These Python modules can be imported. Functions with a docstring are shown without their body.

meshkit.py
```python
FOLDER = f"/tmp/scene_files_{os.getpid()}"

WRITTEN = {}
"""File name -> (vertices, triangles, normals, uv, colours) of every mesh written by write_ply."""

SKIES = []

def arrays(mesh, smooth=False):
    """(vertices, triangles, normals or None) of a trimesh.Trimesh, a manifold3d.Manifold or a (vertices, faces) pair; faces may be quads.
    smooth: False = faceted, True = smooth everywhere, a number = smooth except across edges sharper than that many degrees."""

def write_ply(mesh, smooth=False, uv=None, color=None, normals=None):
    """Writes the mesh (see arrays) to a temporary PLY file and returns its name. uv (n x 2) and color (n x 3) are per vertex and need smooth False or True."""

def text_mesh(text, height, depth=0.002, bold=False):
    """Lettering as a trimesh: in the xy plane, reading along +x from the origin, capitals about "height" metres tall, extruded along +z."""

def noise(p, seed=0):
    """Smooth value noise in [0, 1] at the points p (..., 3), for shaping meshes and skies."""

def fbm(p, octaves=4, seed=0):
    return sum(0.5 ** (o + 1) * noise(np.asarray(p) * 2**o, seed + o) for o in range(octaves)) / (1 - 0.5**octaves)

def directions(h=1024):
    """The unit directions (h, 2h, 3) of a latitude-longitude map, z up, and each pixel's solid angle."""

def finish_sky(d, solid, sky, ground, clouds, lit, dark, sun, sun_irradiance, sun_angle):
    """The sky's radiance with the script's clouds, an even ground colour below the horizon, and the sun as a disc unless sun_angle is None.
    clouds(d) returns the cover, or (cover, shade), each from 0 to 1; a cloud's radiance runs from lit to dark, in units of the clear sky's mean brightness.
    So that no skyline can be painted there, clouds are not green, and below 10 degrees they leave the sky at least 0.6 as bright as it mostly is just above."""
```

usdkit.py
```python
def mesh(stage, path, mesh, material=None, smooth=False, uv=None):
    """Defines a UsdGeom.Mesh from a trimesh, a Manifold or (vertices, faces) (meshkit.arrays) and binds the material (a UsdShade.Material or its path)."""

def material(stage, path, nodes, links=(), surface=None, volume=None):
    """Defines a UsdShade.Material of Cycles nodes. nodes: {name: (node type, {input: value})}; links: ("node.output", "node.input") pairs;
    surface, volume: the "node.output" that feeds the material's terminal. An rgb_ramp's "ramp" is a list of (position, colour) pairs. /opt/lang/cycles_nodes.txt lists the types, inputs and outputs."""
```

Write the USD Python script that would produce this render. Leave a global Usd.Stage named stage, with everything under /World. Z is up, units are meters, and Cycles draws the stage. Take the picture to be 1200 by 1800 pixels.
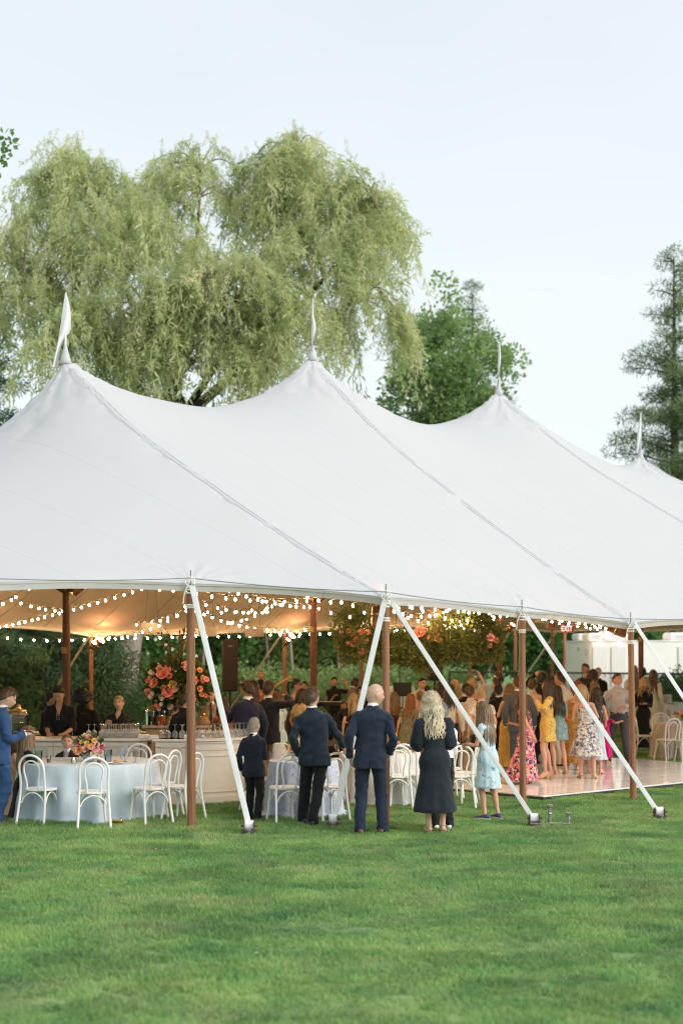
import math, random
import numpy as np, trimesh, usdkit, meshkit
from scipy import sparse
from scipy.sparse.linalg import spsolve
from scipy.spatial import Delaunay
from scipy.interpolate import PchipInterpolator
from manifold3d import Manifold, Mesh as MMesh, OpType
from pxr import Usd, UsdGeom, UsdLux, UsdShade, Gf, Sdf, Vt

# ------------------------------------------------------------------ camera, sky, sun, exposure
stage = Usd.Stage.CreateInMemory()
UsdGeom.SetStageUpAxis(stage, 'Z'); UsdGeom.SetStageMetersPerUnit(stage, 1.0)
UsdGeom.Xform.Define(stage, '/World'); UsdGeom.Scope.Define(stage, '/World/Looks')
EYE = 2.12; FP = 2500.0; HZ = 1160.0           # eye height, focal length in pixels of a 1200 wide picture, horizon row
cam = UsdGeom.Camera.Define(stage, '/World/camera')
cam.AddTranslateOp().Set((0, 0, EYE)); cam.AddRotateXOp().Set(90)
cam.CreateFocalLengthAttr(50.0); cam.CreateHorizontalApertureAttr(24.0); cam.CreateVerticalApertureAttr(36.0)
cam.CreateVerticalApertureOffsetAttr(5.2); cam.CreateClippingRangeAttr((0.1, 3000))
cam.CreateFStopAttr(1.3); cam.CreateFocusDistanceAttr(18.6)
cam.CreateExposureAttr(0.90)
SUN_AZ, SUN_EL = math.atan2(0.80, -0.45), math.radians(32)
sky_m = usdkit.material(stage, '/World/Looks/sky', {
    's': ('sky_texture', dict(sky_type='single_scattering', sun_disc=False, sun_elevation=SUN_EL, sun_rotation=SUN_AZ, altitude=50.0, air_density=1.0, aerosol_density=1.6, ozone_density=1.2)),
    'tc': ('texture_coordinate', {}), 'mp': ('mapping', dict(scale=(1.0, 1.0, 2.6))),
    'n': ('noise_texture', dict(scale=1.3, detail=4.0, roughness=0.5)),
    'r': ('rgb_ramp', dict(ramp=[(0.25, (.66, .66, .66)), (0.75, (.88, .88, .88))])),
    'm': ('mix', dict(mix_type='mix', color2=(5.35, 5.68, 5.66))),
    'b': ('background_shader', dict(strength=0.10))},
    [('tc.generated', 'mp.vector'), ('mp.vector', 'n.vector'), ('n.fac', 'r.fac'), ('r.color', 'm.fac'), ('s.color', 'm.color1'), ('m.color', 'b.color')], surface='b.background')
dome = UsdLux.DomeLight.Define(stage, '/World/sky')
UsdShade.MaterialBindingAPI.Apply(dome.GetPrim()).Bind(sky_m)
sun = UsdLux.DistantLight.Define(stage, '/World/sun')
sun.CreateNormalizeAttr(True); sun.CreateIntensityAttr(0.40); sun.CreateAngleAttr(40.0); sun.CreateColorAttr((1.0, 0.93, 0.83))
sun.AddRotateZOp().Set(math.degrees(-SUN_AZ)); sun.AddRotateXOp().Set(-(90 - math.degrees(SUN_EL)))

# ------------------------------------------------------------------ helpers
rng = np.random.default_rng(7); random.seed(7)
V3 = lambda *a: np.array(a, float)
def gz(y): return 0.0007 * np.clip(np.asarray(y, float) - 28, 0, 19) ** 2
def at(px, y, d): return V3((px - 600) / FP * d, d, EYE - (y - HZ) / FP * d)
ROW = V3(.740, .672, 0); NRM = V3(-.672, .740, 0)          # along the tent's ridge; across it, away from the camera
FLOOR_C = V3(3.05, 21.5, 0)
def base_z(x, y):
    r = V3(x, y, 0) - FLOOR_C; a, b = r @ ROW, r @ NRM
    if 0 <= a <= 7.6 and 0 <= b <= 7.2: return .06
    if 0.5 <= a <= 8 and 9 <= b <= 13: return .2 + float(gz(y))
    return float(gz(y))
names = {}
def numbered(path):
    k = names.get(path, 0); names[path] = k + 1
    return path if k == 0 else f'{path}_{k:03d}'
def put(prim, label=None, cat=None, group=None, kind=None):
    for k, v in (('label', label), ('category', cat), ('group', group), ('kind', kind)):
        if v: prim.SetCustomDataByKey(k, v)
def thing(name, label, cat, loc=(0, 0, 0), rz=0, group=None, scale=None, kind=None):
    x = UsdGeom.Xform.Define(stage, numbered('/World/' + name))
    x.AddTranslateOp().Set(tuple(map(float, loc))); x.AddRotateZOp().Set(float(rz))
    if scale is not None: x.AddScaleOp().Set((float(scale),) * 3 if np.ndim(scale) == 0 else tuple(map(float, scale)))
    put(x.GetPrim(), label, cat, group, kind)
    return x.GetPrim()
def part(parent, name, mesh, m, smooth=False, label=None, kind=None):
    p = usdkit.mesh(stage, numbered(f'{parent.GetPath()}/{name}'), mesh, m, smooth).GetPrim()
    p.GetAttribute('doubleSided').Set(True) if p.GetAttribute('doubleSided') else UsdGeom.Mesh(p).CreateDoubleSidedAttr(True)
    put(p, label, kind=kind)
    return p
def single(name, mesh, m, label=None, cat=None, group=None, kind=None, smooth=False):
    p = usdkit.mesh(stage, numbered('/World/' + name), mesh, m, smooth).GetPrim()
    UsdGeom.Mesh(p).CreateDoubleSidedAttr(True); put(p, label, cat, group, kind)
    return p
def dup(src, label, loc, rz=0, group=None, scale=None):
    was = src.GetCustomData(); name = src.GetName()
    while name[-4:-3] == '_' and name[-3:].isdigit(): name = name[:-4]
    r = thing(name, label or was['label'], was['category'], loc, rz, group or was.get('group'), scale)
    r.GetReferences().AddInternalReference(src.GetPath()); r.SetInstanceable(True)
    return r
def instancer(path, protos, mats, pos, quats, scales, ids):
    pi = UsdGeom.PointInstancer.Define(stage, path)
    for k, (mesh, m) in enumerate(zip(protos, mats)):
        q = usdkit.mesh(stage, f'{path}/leaf_cluster_{k:03d}' if k else f'{path}/leaf_cluster', mesh, m)
        q.CreateDoubleSidedAttr(True); pi.CreatePrototypesRel().AddTarget(q.GetPath())
    pi.CreatePositionsAttr(Vt.Vec3fArray.FromNumpy(np.asarray(pos, np.float32)))
    q = np.asarray(quats, float)
    pi.CreateOrientationsAttr(Vt.QuathArray([Gf.Quath(float(w), float(x), float(y), float(z)) for w, x, y, z in q]))
    pi.CreateScalesAttr(Vt.Vec3fArray.FromNumpy(np.asarray(scales, np.float32)))
    pi.CreateProtoIndicesAttr(Vt.IntArray.FromNumpy(np.asarray(ids, np.int32)))
    return pi.GetPrim()
def rand_quats(n, r, tilt=None):
    if tilt is None:
        q = r.normal(size=(n, 4)); return q / np.linalg.norm(q, axis=1, keepdims=True)
    a = r.uniform(0, 2 * np.pi, n); t = r.normal(0, tilt, n); b = r.uniform(0, 2 * np.pi, n)
    qz = np.stack([np.cos(a / 2), 0 * a, 0 * a, np.sin(a / 2)], 1); qt = np.stack([np.cos(t / 2), np.sin(t / 2) * np.cos(b), np.sin(t / 2) * np.sin(b), 0 * t], 1)
    w1, x1, y1, z1 = qt.T; w2, x2, y2, z2 = qz.T
    return np.stack([w1*w2-x1*x2-y1*y2-z1*z2, w1*x2+x1*w2+y1*z2-z1*y2, w1*y2-x1*z2+y1*w2+z1*x2, w1*z2+x1*y2-y1*x2+z1*w2], 1)

def join(*ms):
    if len(ms) == 1 and isinstance(ms[0], list): ms = ms[0]
    vs, fs, n = [], [], 0
    for m in ms:
        if hasattr(m, 'to_mesh'):
            q = m.to_mesh(); v, f = q.vert_properties[:, :3], q.tri_verts
        elif hasattr(m, 'vertices'): v, f = m.vertices, m.faces
        else: v, f = m
        v, f = np.asarray(v, float), np.asarray(f, int)
        if f.shape[1] == 4: f = np.vstack([f[:, [0, 1, 2]], f[:, [0, 2, 3]]])
        vs.append(v); fs.append(f + n); n += len(v)
    return np.vstack(vs), np.vstack(fs)
def moved(m, t=(0, 0, 0), rz=0, s=1, R=None):
    v, f = join(m); v = v * s
    if R is not None: v = v @ np.asarray(R).T
    if rz:
        c, q = math.cos(math.radians(rz)), math.sin(math.radians(rz)); v = v @ np.array([[c, q, 0], [-q, c, 0], [0, 0, 1]])
    return v + np.asarray(t, float), f
def box(c, s, bev=0.0):
    c, h = np.asarray(c, float), np.asarray(s, float) / 2
    bev = min(bev, h.min() * .49)
    if bev <= 0:
        t = trimesh.creation.box(2 * h); return np.array(t.vertices) + c, np.array(t.faces)
    pts = []
    for sx in (-1, 1):
        for sy in (-1, 1):
            for sz in (-1, 1):
                for k in range(3):
                    q = h.copy(); q[(k + 1) % 3] -= bev; q[(k + 2) % 3] -= bev
                    pts.append(c + q * (sx, sy, sz))
    return join(Manifold.hull_points(np.array(pts)))
def loft(R):
    R = np.asarray(R, float); m, n = R.shape[:2]
    v = np.vstack([R.reshape(-1, 3), R[0].mean(0), R[-1].mean(0)])
    i, j = np.meshgrid(np.arange(m - 1), np.arange(n), indexing='ij'); j2 = (j + 1) % n
    a, b, c, d = i * n + j, i * n + j2, (i + 1) * n + j2, (i + 1) * n + j
    f = np.vstack([np.stack([a, b, c], -1).reshape(-1, 3), np.stack([a, c, d], -1).reshape(-1, 3)])
    k = np.arange(n); k2 = (k + 1) % n
    return v, np.vstack([f, np.stack([k2, k, np.full(n, m * n)], 1), np.stack([(m - 1) * n + k, (m - 1) * n + k2, np.full(n, m * n + 1)], 1)])
def frames(P, side=None):
    P = np.asarray(P, float); T = np.gradient(P, axis=0); T /= np.linalg.norm(T, axis=1, keepdims=True) + 1e-12
    a = np.asarray(side if side is not None else ([1, 0, 0] if abs(T[0][0]) < .9 else [0, 1, 0]), float)
    A = []
    for t in T:
        a = a - t * (a @ t); l = np.linalg.norm(a)
        if l < 1e-6: a = np.cross(t, [0.3, .5, .8]); l = np.linalg.norm(a)
        a = a / l; A.append(a)
    A = np.array(A); return T, A, np.cross(T, A)
def tube(P, ra, rb=None, n=8, side=None):
    P = np.asarray(P, float); T, A, B = frames(P, side)
    ra = np.broadcast_to(np.asarray(ra, float), len(P)); rb = ra if rb is None else np.broadcast_to(np.asarray(rb, float), len(P))
    th = np.arange(n) * 2 * np.pi / n
    return loft(P[:, None] + np.cos(th)[None, :, None] * (A * ra[:, None])[:, None] + np.sin(th)[None, :, None] * (B * rb[:, None])[:, None])
def lathe(prof, n=24, c=(0, 0, 0)):
    th = np.arange(n) * 2 * np.pi / n
    return loft([np.stack([r * np.cos(th) + c[0], r * np.sin(th) + c[1], np.full(n, z + c[2])], 1) for r, z in prof])
def ball(c, r, sub=2):
    t = trimesh.creation.icosphere(sub); return np.array(t.vertices) * np.asarray(r, float) + np.asarray(c, float), np.array(t.faces)
def spline(P, n):
    P = np.asarray(P, float); t = np.r_[0, np.cumsum(np.linalg.norm(np.diff(P, axis=0), axis=1))]
    return np.stack([PchipInterpolator(t, P[:, k])(np.linspace(0, t[-1], n)) for k in range(P.shape[1])], 1)
def solid(m):
    v, f = join(m); r = Manifold(MMesh(vert_properties=v.astype(np.float32), tri_verts=f.astype(np.uint32)))
    return r
def union(ms):
    return Manifold.batch_boolean([m if hasattr(m, 'to_mesh') else solid(m) for m in ms], OpType.Add)
def relax(v, f, it=6, lam=.5, mu=-.53):
    e = np.vstack([f[:, [0, 1]], f[:, [1, 2]], f[:, [2, 0]]]); n = len(v)
    A = sparse.coo_matrix((np.ones(2 * len(e)), (np.r_[e[:, 0], e[:, 1]], np.r_[e[:, 1], e[:, 0]])), (n, n)).tocsr(); A.data[:] = 1
    D = sparse.diags(1 / np.maximum(np.asarray(A.sum(1)).ravel(), 1)) @ A
    for _ in range(it):
        v = v + lam * (D @ v - v); v = v + mu * (D @ v - v)
    return v
def vnormals(v, f):
    n = np.zeros_like(v); c = np.cross(v[f[:, 1]] - v[f[:, 0]], v[f[:, 2]] - v[f[:, 0]])
    for k in range(3): np.add.at(n, f[:, k], c)
    return n / np.maximum(np.linalg.norm(n, axis=1, keepdims=True), 1e-12)

# ------------------------------------------------------------------ materials
LK = '/World/Looks/'
made = {}
def plain(name, col, rough=.6, bump=0.0, bscale=60.0, vary=0.0, vscale=6.0, metal=0.0, spec=.5, sheen=0.0, extra=None):
    if name in made: return made[name]
    nd = {'p': ('principled_bsdf', dict(base_color=col, roughness=rough, metallic=metal, specular_ior_level=spec, sheen_weight=sheen, **(extra or {}))), 'tc': ('texture_coordinate', {})}
    ln = []
    if vary:
        nd['n'] = ('noise_texture', dict(scale=vscale, detail=4.0)); ln.append(('tc.object', 'n.vector'))
        nd['r'] = ('rgb_ramp', dict(ramp=[(.3, tuple(c * (1 - vary) for c in col)), (.7, tuple(min(1, c * (1 + vary)) for c in col))])); ln += [('n.fac', 'r.fac'), ('r.color', 'p.base_color')]
    if bump:
        nd['bn'] = ('noise_texture', dict(scale=bscale, detail=3.0)); nd['b'] = ('bump', dict(strength=bump, distance=.02)); ln += [('tc.object', 'bn.vector'), ('bn.fac', 'b.height'), ('b.normal', 'p.normal')]
    made[name] = usdkit.material(stage, LK + name, nd, ln, surface='p.BSDF'); return made[name]
def cloth(name, col, vary=.12): return plain(name, col, .85, .55, 9.0, vary, 9.0, spec=.25, sheen=.12)
def floral(name, base, cols, scale=14.0, cover=.55):
    if name in made: return made[name]
    ramp = [(0, base), (1 - cover, base)]; k = len(cols)
    for i, c in enumerate(cols): ramp += [(1 - cover + cover * (i + .02) / k, c), (1 - cover + cover * (i + .98) / k, c)]
    nd = {'tc': ('texture_coordinate', {}), 'w': ('noise_texture', dict(scale=scale * .8, detail=2.0)), 'mx': ('mix', dict(mix_type='add', fac=.10)),
          'v': ('voronoi_texture', dict(scale=scale)), 'sc': ('separate_color', {}), 'r': ('rgb_ramp', dict(ramp=ramp, interpolate=False)),
          'n2': ('noise_texture', dict(scale=scale * 1.7, detail=3.0)), 'gt': ('math', dict(math_type='greater_than', value2=.52)), 'm2': ('mix', dict(color1=base)),
          'bn': ('noise_texture', dict(scale=12.0, detail=3.0)), 'b': ('bump', dict(strength=.3, distance=.02)), 'p': ('principled_bsdf', dict(roughness=.85, specular_ior_level=.25))}
    ln = [('tc.object', 'w.vector'), ('tc.object', 'mx.color1'), ('w.color', 'mx.color2'), ('mx.color', 'v.vector'), ('v.color', 'sc.color'), ('sc.r', 'r.fac'),
          ('tc.object', 'n2.vector'), ('n2.fac', 'gt.value1'), ('gt.value', 'm2.fac'), ('r.color', 'm2.color2'), ('m2.color', 'p.base_color'), ('tc.object', 'bn.vector'), ('bn.fac', 'b.height'), ('b.normal', 'p.normal')]
    if cover > .75: ln = [l for l in ln if l != ('gt.value', 'm2.fac')]; nd['m2'][1]['fac'] = 1.0
    made[name] = usdkit.material(stage, LK + name, nd, ln, surface='p.BSDF'); return made[name]
def leafy(name, cols, trans=.35, nscale=.35, rough=.55):
    if name in made: return made[name]
    k = len(cols)
    nd = {'g': ('geometry', {}), 'n': ('noise_texture', dict(scale=nscale, detail=3.0)), 'o': ('object_info', {}), 'a': ('math', dict(math_type='multiply_add', value2=.35)), 'q': ('math', dict(math_type='multiply_add', value2=.75, value3=-.03)),
          'r': ('rgb_ramp', dict(ramp=[(.15 + .7 * i / (k - 1), c) for i, c in enumerate(cols)])), 'p': ('principled_bsdf', dict(roughness=rough, specular_ior_level=.3)), 't': ('translucent_bsdf', {}), 'm': ('mix_closure', dict(fac=trans)),
          'hs': ('hsv', dict(saturation=1.1, value=1.15))}
    ln = [('g.position', 'n.vector'), ('n.fac', 'q.value1'), ('o.random', 'a.value1'), ('q.value', 'a.value3'), ('a.value', 'r.fac'), ('r.color', 'p.base_color'), ('r.color', 'hs.color'), ('hs.color', 't.color'), ('p.BSDF', 'm.closure1'), ('t.BSDF', 'm.closure2')]
    made[name] = usdkit.material(stage, LK + name, nd, ln, surface='m.closure'); return made[name]
def glow(name, col, s):
    if name not in made: made[name] = usdkit.material(stage, LK + name, {'e': ('emission', dict(color=col, strength=s))}, surface='e.emission')
    return made[name]
def clear(name, tint=(1, 1, 1), ior=1.45, rough=.03):
    if name not in made:
        made[name] = usdkit.material(stage, LK + name, {'f': ('fresnel', dict(IOR=ior)), 't': ('transparent_bsdf', dict(color=tint)), 'g': ('glossy_bsdf', dict(roughness=rough, color=(.95, .95, .95))), 'm': ('mix_closure', {})},
            [('f.fac', 'm.fac'), ('t.BSDF', 'm.closure1'), ('g.BSDF', 'm.closure2')], surface='m.closure')
    return made[name]
def woody(name, c1, c2, scale=3.0, rough=.6):
    if name not in made:
        made[name] = usdkit.material(stage, LK + name, {'tc': ('texture_coordinate', {}), 'mp': ('mapping', dict(scale=(14, 14, .7))), 'n': ('noise_texture', dict(scale=scale, detail=6.0, roughness=.6)), 'r': ('rgb_ramp', dict(ramp=[(.3, c1), (.7, c2)])),
            'b': ('bump', dict(strength=.4, distance=.01)), 'p': ('principled_bsdf', dict(roughness=rough))},
            [('tc.object', 'mp.vector'), ('mp.vector', 'n.vector'), ('n.fac', 'r.fac'), ('r.color', 'p.base_color'), ('n.fac', 'b.height'), ('b.normal', 'p.normal')], surface='p.BSDF')
    return made[name]
WHITE_PAINT = plain('white_paint', (.80, .80, .79), .35, .06, 40.0, .03)
BLACK = plain('black_matte', (.012, .012, .013), .5)
STEEL = plain('galvanised_steel', (.33, .32, .31), .45, .3, 40.0, .35, 30.0, metal=.85)
RUST = plain('rusty_iron', (.13, .10, .085), .7, .4, 50.0, .4, 25.0, metal=.5)
GOLD = plain('brass', (.75, .52, .22), .28, metal=1.0)
COPPER = plain('copper_can', (.30, .13, .06), .35, .05, 20, .3, 12.0, metal=.8)
POLE = woody('pole_wood', (.17, .068, .032), (.33, .155, .08))
POLE_DARK = woody('dark_pole_wood', (.085, .028, .016), (.17, .06, .032))
BARK = woody('bark', (.15, .13, .115), (.36, .32, .28), 1.6, .9)
BARK_DARK = woody('dark_bark', (.03, .022, .016), (.08, .058, .042), 1.6, .9)
GLASS = clear('clear_glass')
ROPE = plain('white_rope', (.72, .71, .68), .8)
WIRE = plain('dark_wire', (.05, .045, .04), .6)
# ------------------------------------------------------------------ ground
grass_nodes = {'g': ('geometry', {}), 'mp': ('mapping', dict(scale=(.75, 1.0, 1.0))), 'n1': ('noise_texture', dict(scale=.75, detail=6.0, roughness=.66)), 'n2': ('noise_texture', dict(scale=2.3, detail=5.0, roughness=.6)), 'n3': ('noise_texture', dict(scale=1.1, detail=6.0, roughness=.68)),
    'mx': ('mix', dict(fac=.45)), 'r': ('rgb_ramp', dict(ramp=[(.35, (.085, .205, .085)), (.47, (.180, .330, .115)), (.57, (.255, .395, .135)), (.66, (.370, .440, .190))])),
    'r3': ('rgb_ramp', dict(ramp=[(.50, (0, 0, 0)), (.76, (.62, .62, .62))])), 'm3': ('mix', dict(color2=(.44, .42, .24)))}
grass_links = [('g.position', 'mp.vector'), ('mp.vector', 'n1.vector'), ('mp.vector', 'n2.vector'), ('mp.vector', 'n3.vector'), ('n1.fac', 'mx.color1'), ('n2.fac', 'mx.color2'), ('mx.color', 'r.fac'), ('n3.fac', 'r3.fac'), ('r3.color', 'm3.fac'), ('r.color', 'm3.color1')]
SOIL = usdkit.material(stage, LK + 'lawn_base', {**grass_nodes, 'd': ('hsv', dict(value=.9, saturation=.95)), 'nb': ('noise_texture', dict(scale=45.0, detail=4.0)), 'b': ('bump', dict(strength=.8, distance=.03)), 'p': ('principled_bsdf', dict(roughness=.95, specular_ior_level=.15))},
    grass_links + [('m3.color', 'd.color'), ('d.color', 'p.base_color'), ('g.position', 'nb.vector'), ('nb.fac', 'b.height'), ('b.normal', 'p.normal')], surface='p.BSDF')
BLADE = usdkit.material(stage, LK + 'grass_blade', {**grass_nodes, 'o': ('object_info', {}), 'ri': ('map_range', dict(to_min=.85, to_max=1.2)), 'h': ('hsv', {}), 'p': ('principled_bsdf', dict(roughness=.5, specular_ior_level=.25)), 't': ('translucent_bsdf', {}), 'm': ('mix_closure', dict(fac=.3))},
    grass_links + [('o.random', 'ri.value'), ('ri.result', 'h.value'), ('m3.color', 'h.color'), ('h.color', 'p.base_color'), ('h.color', 't.color'), ('p.BSDF', 'm.closure1'), ('t.BSDF', 'm.closure2')], surface='m.closure')
ys = np.r_[np.linspace(-30, 60, 61), np.geomspace(64, 900, 14)]; xs = np.r_[-np.geomspace(900, 35, 9), np.linspace(-30, 30, 31), np.geomspace(35, 900, 9)]
Xg, Yg = np.meshgrid(xs, ys, indexing='ij'); i, j = np.meshgrid(np.arange(len(xs) - 1), np.arange(len(ys) - 1), indexing='ij'); k = i * len(ys) + j
lawn_f = np.vstack([np.stack([k, k + len(ys), k + len(ys) + 1], -1).reshape(-1, 3), np.stack([k, k + len(ys) + 1, k + 1], -1).reshape(-1, 3)])
single('lawn', (np.stack([Xg, Yg, gz(Yg)], -1).reshape(-1, 3), lawn_f), SOIL, 'mown green lawn with paler dry patches under and before the tent', 'lawn', kind='structure', smooth=True)
def grass_tile(seed, n=1000, size=.5, h=.036):
    r = np.random.default_rng(seed); p = np.c_[r.uniform(-size / 2, size / 2, (n, 2)), np.zeros(n)]
    a = r.uniform(0, 2 * np.pi, n); hh = h * r.uniform(.55, 1.35, n); w = .0045 * r.uniform(.8, 1.3, n); lean = r.normal(0, .55, (n, 2)) * hh[:, None]
    s = np.c_[np.cos(a), np.sin(a), 0 * a] * w[:, None]
    mid = p + np.c_[lean * .4, hh * .6]; tip = p + np.c_[lean, hh]
    v = np.stack([p - s, p + s, mid - s * .7, mid + s * .7, tip], 1).reshape(-1, 3); b = np.arange(n)[:, None] * 5
    f = np.vstack([b + [0, 1, 3], b + [0, 3, 2], b + [2, 3, 4]])
    return v, f
pos = []
y = 4.5
while y < 42:
    x = -.29 * y - 5
    while x < .29 * y + 5:
        r_ = V3(x, y, 0) - FLOOR_C; a_, b_ = r_ @ ROW, r_ @ NRM
        if not (-.15 < a_ < 7.75 and -.15 < b_ < 7.35) and not (.4 < a_ < 8.1 and 8.9 < b_ < 13.1): pos.append((x + rng.uniform(-.06, .06), y + rng.uniform(-.06, .06), float(gz(y)) - .004))
        x += .46
    y += .46
n = len(pos)
pi = instancer('/World/lawn_grass', [grass_tile(s) for s in range(4)], [BLADE] * 4, pos, rand_quats(n, rng, .02), np.c_[rng.uniform(.9, 1.1, (n, 2)), .45 + 1.25 * meshkit.fbm(np.array(pos) * .9, 3, 5) * rng.uniform(.8, 1.25, n)], rng.integers(0, 4, n))
P_ = []
for k in range(9):
    q = V3(rng.uniform(-.2, .22), 1, 0) * rng.uniform(9, 18); P_.append(moved(ball((0, 0, 0), (.012, .008, .003), 1), (q[0], q[1], .042), rng.uniform(0, 180)))
single('fallen_petal', join(P_), plain('fallen_petal', (.62, .58, .48), .7), 'few pale fallen petals scattered on the open lawn', 'petals', kind='stuff')
put(pi, 'short green grass blades of the mown lawn', 'grass', kind='stuff')

# ------------------------------------------------------------------ dance floor and stage
FLOORM = usdkit.material(stage, LK + 'dance_floor_panel', {'tc': ('texture_coordinate', {}), 'n': ('noise_texture', dict(scale=1.5, detail=4.0)), 'r': ('rgb_ramp', dict(ramp=[(.3, (.80, .79, .79)), (.7, (.83, .82, .82))])), 'n2': ('noise_texture', dict(scale=9.0, detail=4.0)), 'r2': ('rgb_ramp', dict(ramp=[(.3, (.10, .10, .10)), (.8, (.14, .14, .14))])), 'p': ('principled_bsdf', dict(specular_ior_level=.6))},
    [('tc.object', 'n.vector'), ('n.fac', 'r.fac'), ('r.color', 'p.base_color'), ('tc.object', 'n2.vector'), ('n2.fac', 'r2.fac'), ('r2.color', 'p.roughness')], surface='p.BSDF')
ang = math.degrees(math.atan2(ROW[1], ROW[0]))
fl = thing('dance_floor', 'glossy white dance floor laid in square panels on the lawn', 'dance floor', FLOOR_C, ang)
part(fl, 'edge_frame', join(box((3.8, 3.6, .022), (7.64, 7.24, .036))), plain('floor_edge', (.03, .03, .035), .5))
for i in range(8):
    for j in range(7):
        part(fl, 'floor_panel', box((.475 + i * .95, .514 + j * 1.0286, .05), (.944, 1.022, .02), .002), FLOORM)
st = thing('stage', 'low black stage platform behind the dancing crowd', 'stage', FLOOR_C + ROW * .5 + NRM * 9 + V3(0, 0, .05), ang)
for i in range(3): part(st, 'stage_deck', box((1.25 + i * 2.5, 2, .1 + .05), (2.48, 4, .12), .01), plain('stage_deck', (.03, .028, .027), .6))
part(st, 'stage_skirt', box((3.75, 2, .0), (7.4, 3.9, .16)), BLACK)
# ------------------------------------------------------------------ tent
# plan: four peaks on the ridge line, eave poles along both sides and round both ends
PEAK = [(V3(*at(px, y, d))) for px, y, d in ((115, 621, 25.6), (549, 618, 29.5), (876, 681, 33.3), (1125, 797, 37.2))]
front = [at(335, 1026, 17.85), at(678, 1050, 18.15), at(917, 1075, 20.4), at(1108, 1096, 21.4), at(1290, 1090, 23.3)]
p0 = PEAK[0][:2]
def ring(c, r, a0, a1, n, z): return [V3(c[0] + r * math.cos(a), c[1] + r * math.sin(a), z) for a in np.radians(np.linspace(a0, a1, n))]
sideN = NRM[:2]
fline = [PEAK[3][:2] - sideN * 9.1 + ROW[:2] * s for s in (-5.7, -2.85, 0)]
right_front = [V3(*p, 2.9) for p in fline]
a_r = math.degrees(math.atan2(-NRM[1], -NRM[0]))
right_end = ring(PEAK[3][:2], 9.0, a_r + 18, a_r + 162, 9, 3.1)
far = [at(px, y, d) for px, y, d in ((1320, 1084, 57.5), (1190, 1087, 54.2), (1075, 1088, 51), (992, 1090, 49.2), (905, 1092, 47.4), (775, 1098, 45), (635, 1103, 42.7), (500, 1108, 40.7), (335, 1111, 38.3), (160, 1113, 36.2))]
a_f = math.degrees(math.atan2(far[-1][1] - p0[1], far[-1][0] - p0[0]))
left_end = ring(p0, 9.2, a_f + 16, 360 - 69.5 - 16, 8, 3.0)
EAVE = front + right_front + right_end + far + left_end
NE = len(EAVE)
def bay(a, b, n=9, dip=.16, lift=.05):
    t = np.linspace(0, 1, n, endpoint=False)[:, None]; p = a + (b - a) * t; c = np.array([*((np.mean([q[:2] for q in PEAK], 0))), 0])
    inn = np.cross([0, 0, 1.0], b - a); inn /= np.linalg.norm(inn); inn[2] = 0
    k = (4 * t * (1 - t))
    return p + inn * dip * k + V3(0, 0, lift) * k
edge = np.vstack([bay(EAVE[i], EAVE[(i + 1) % NE]) for i in range(NE)])

import shapely
poly = shapely.Polygon(edge[:, :2])
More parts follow.
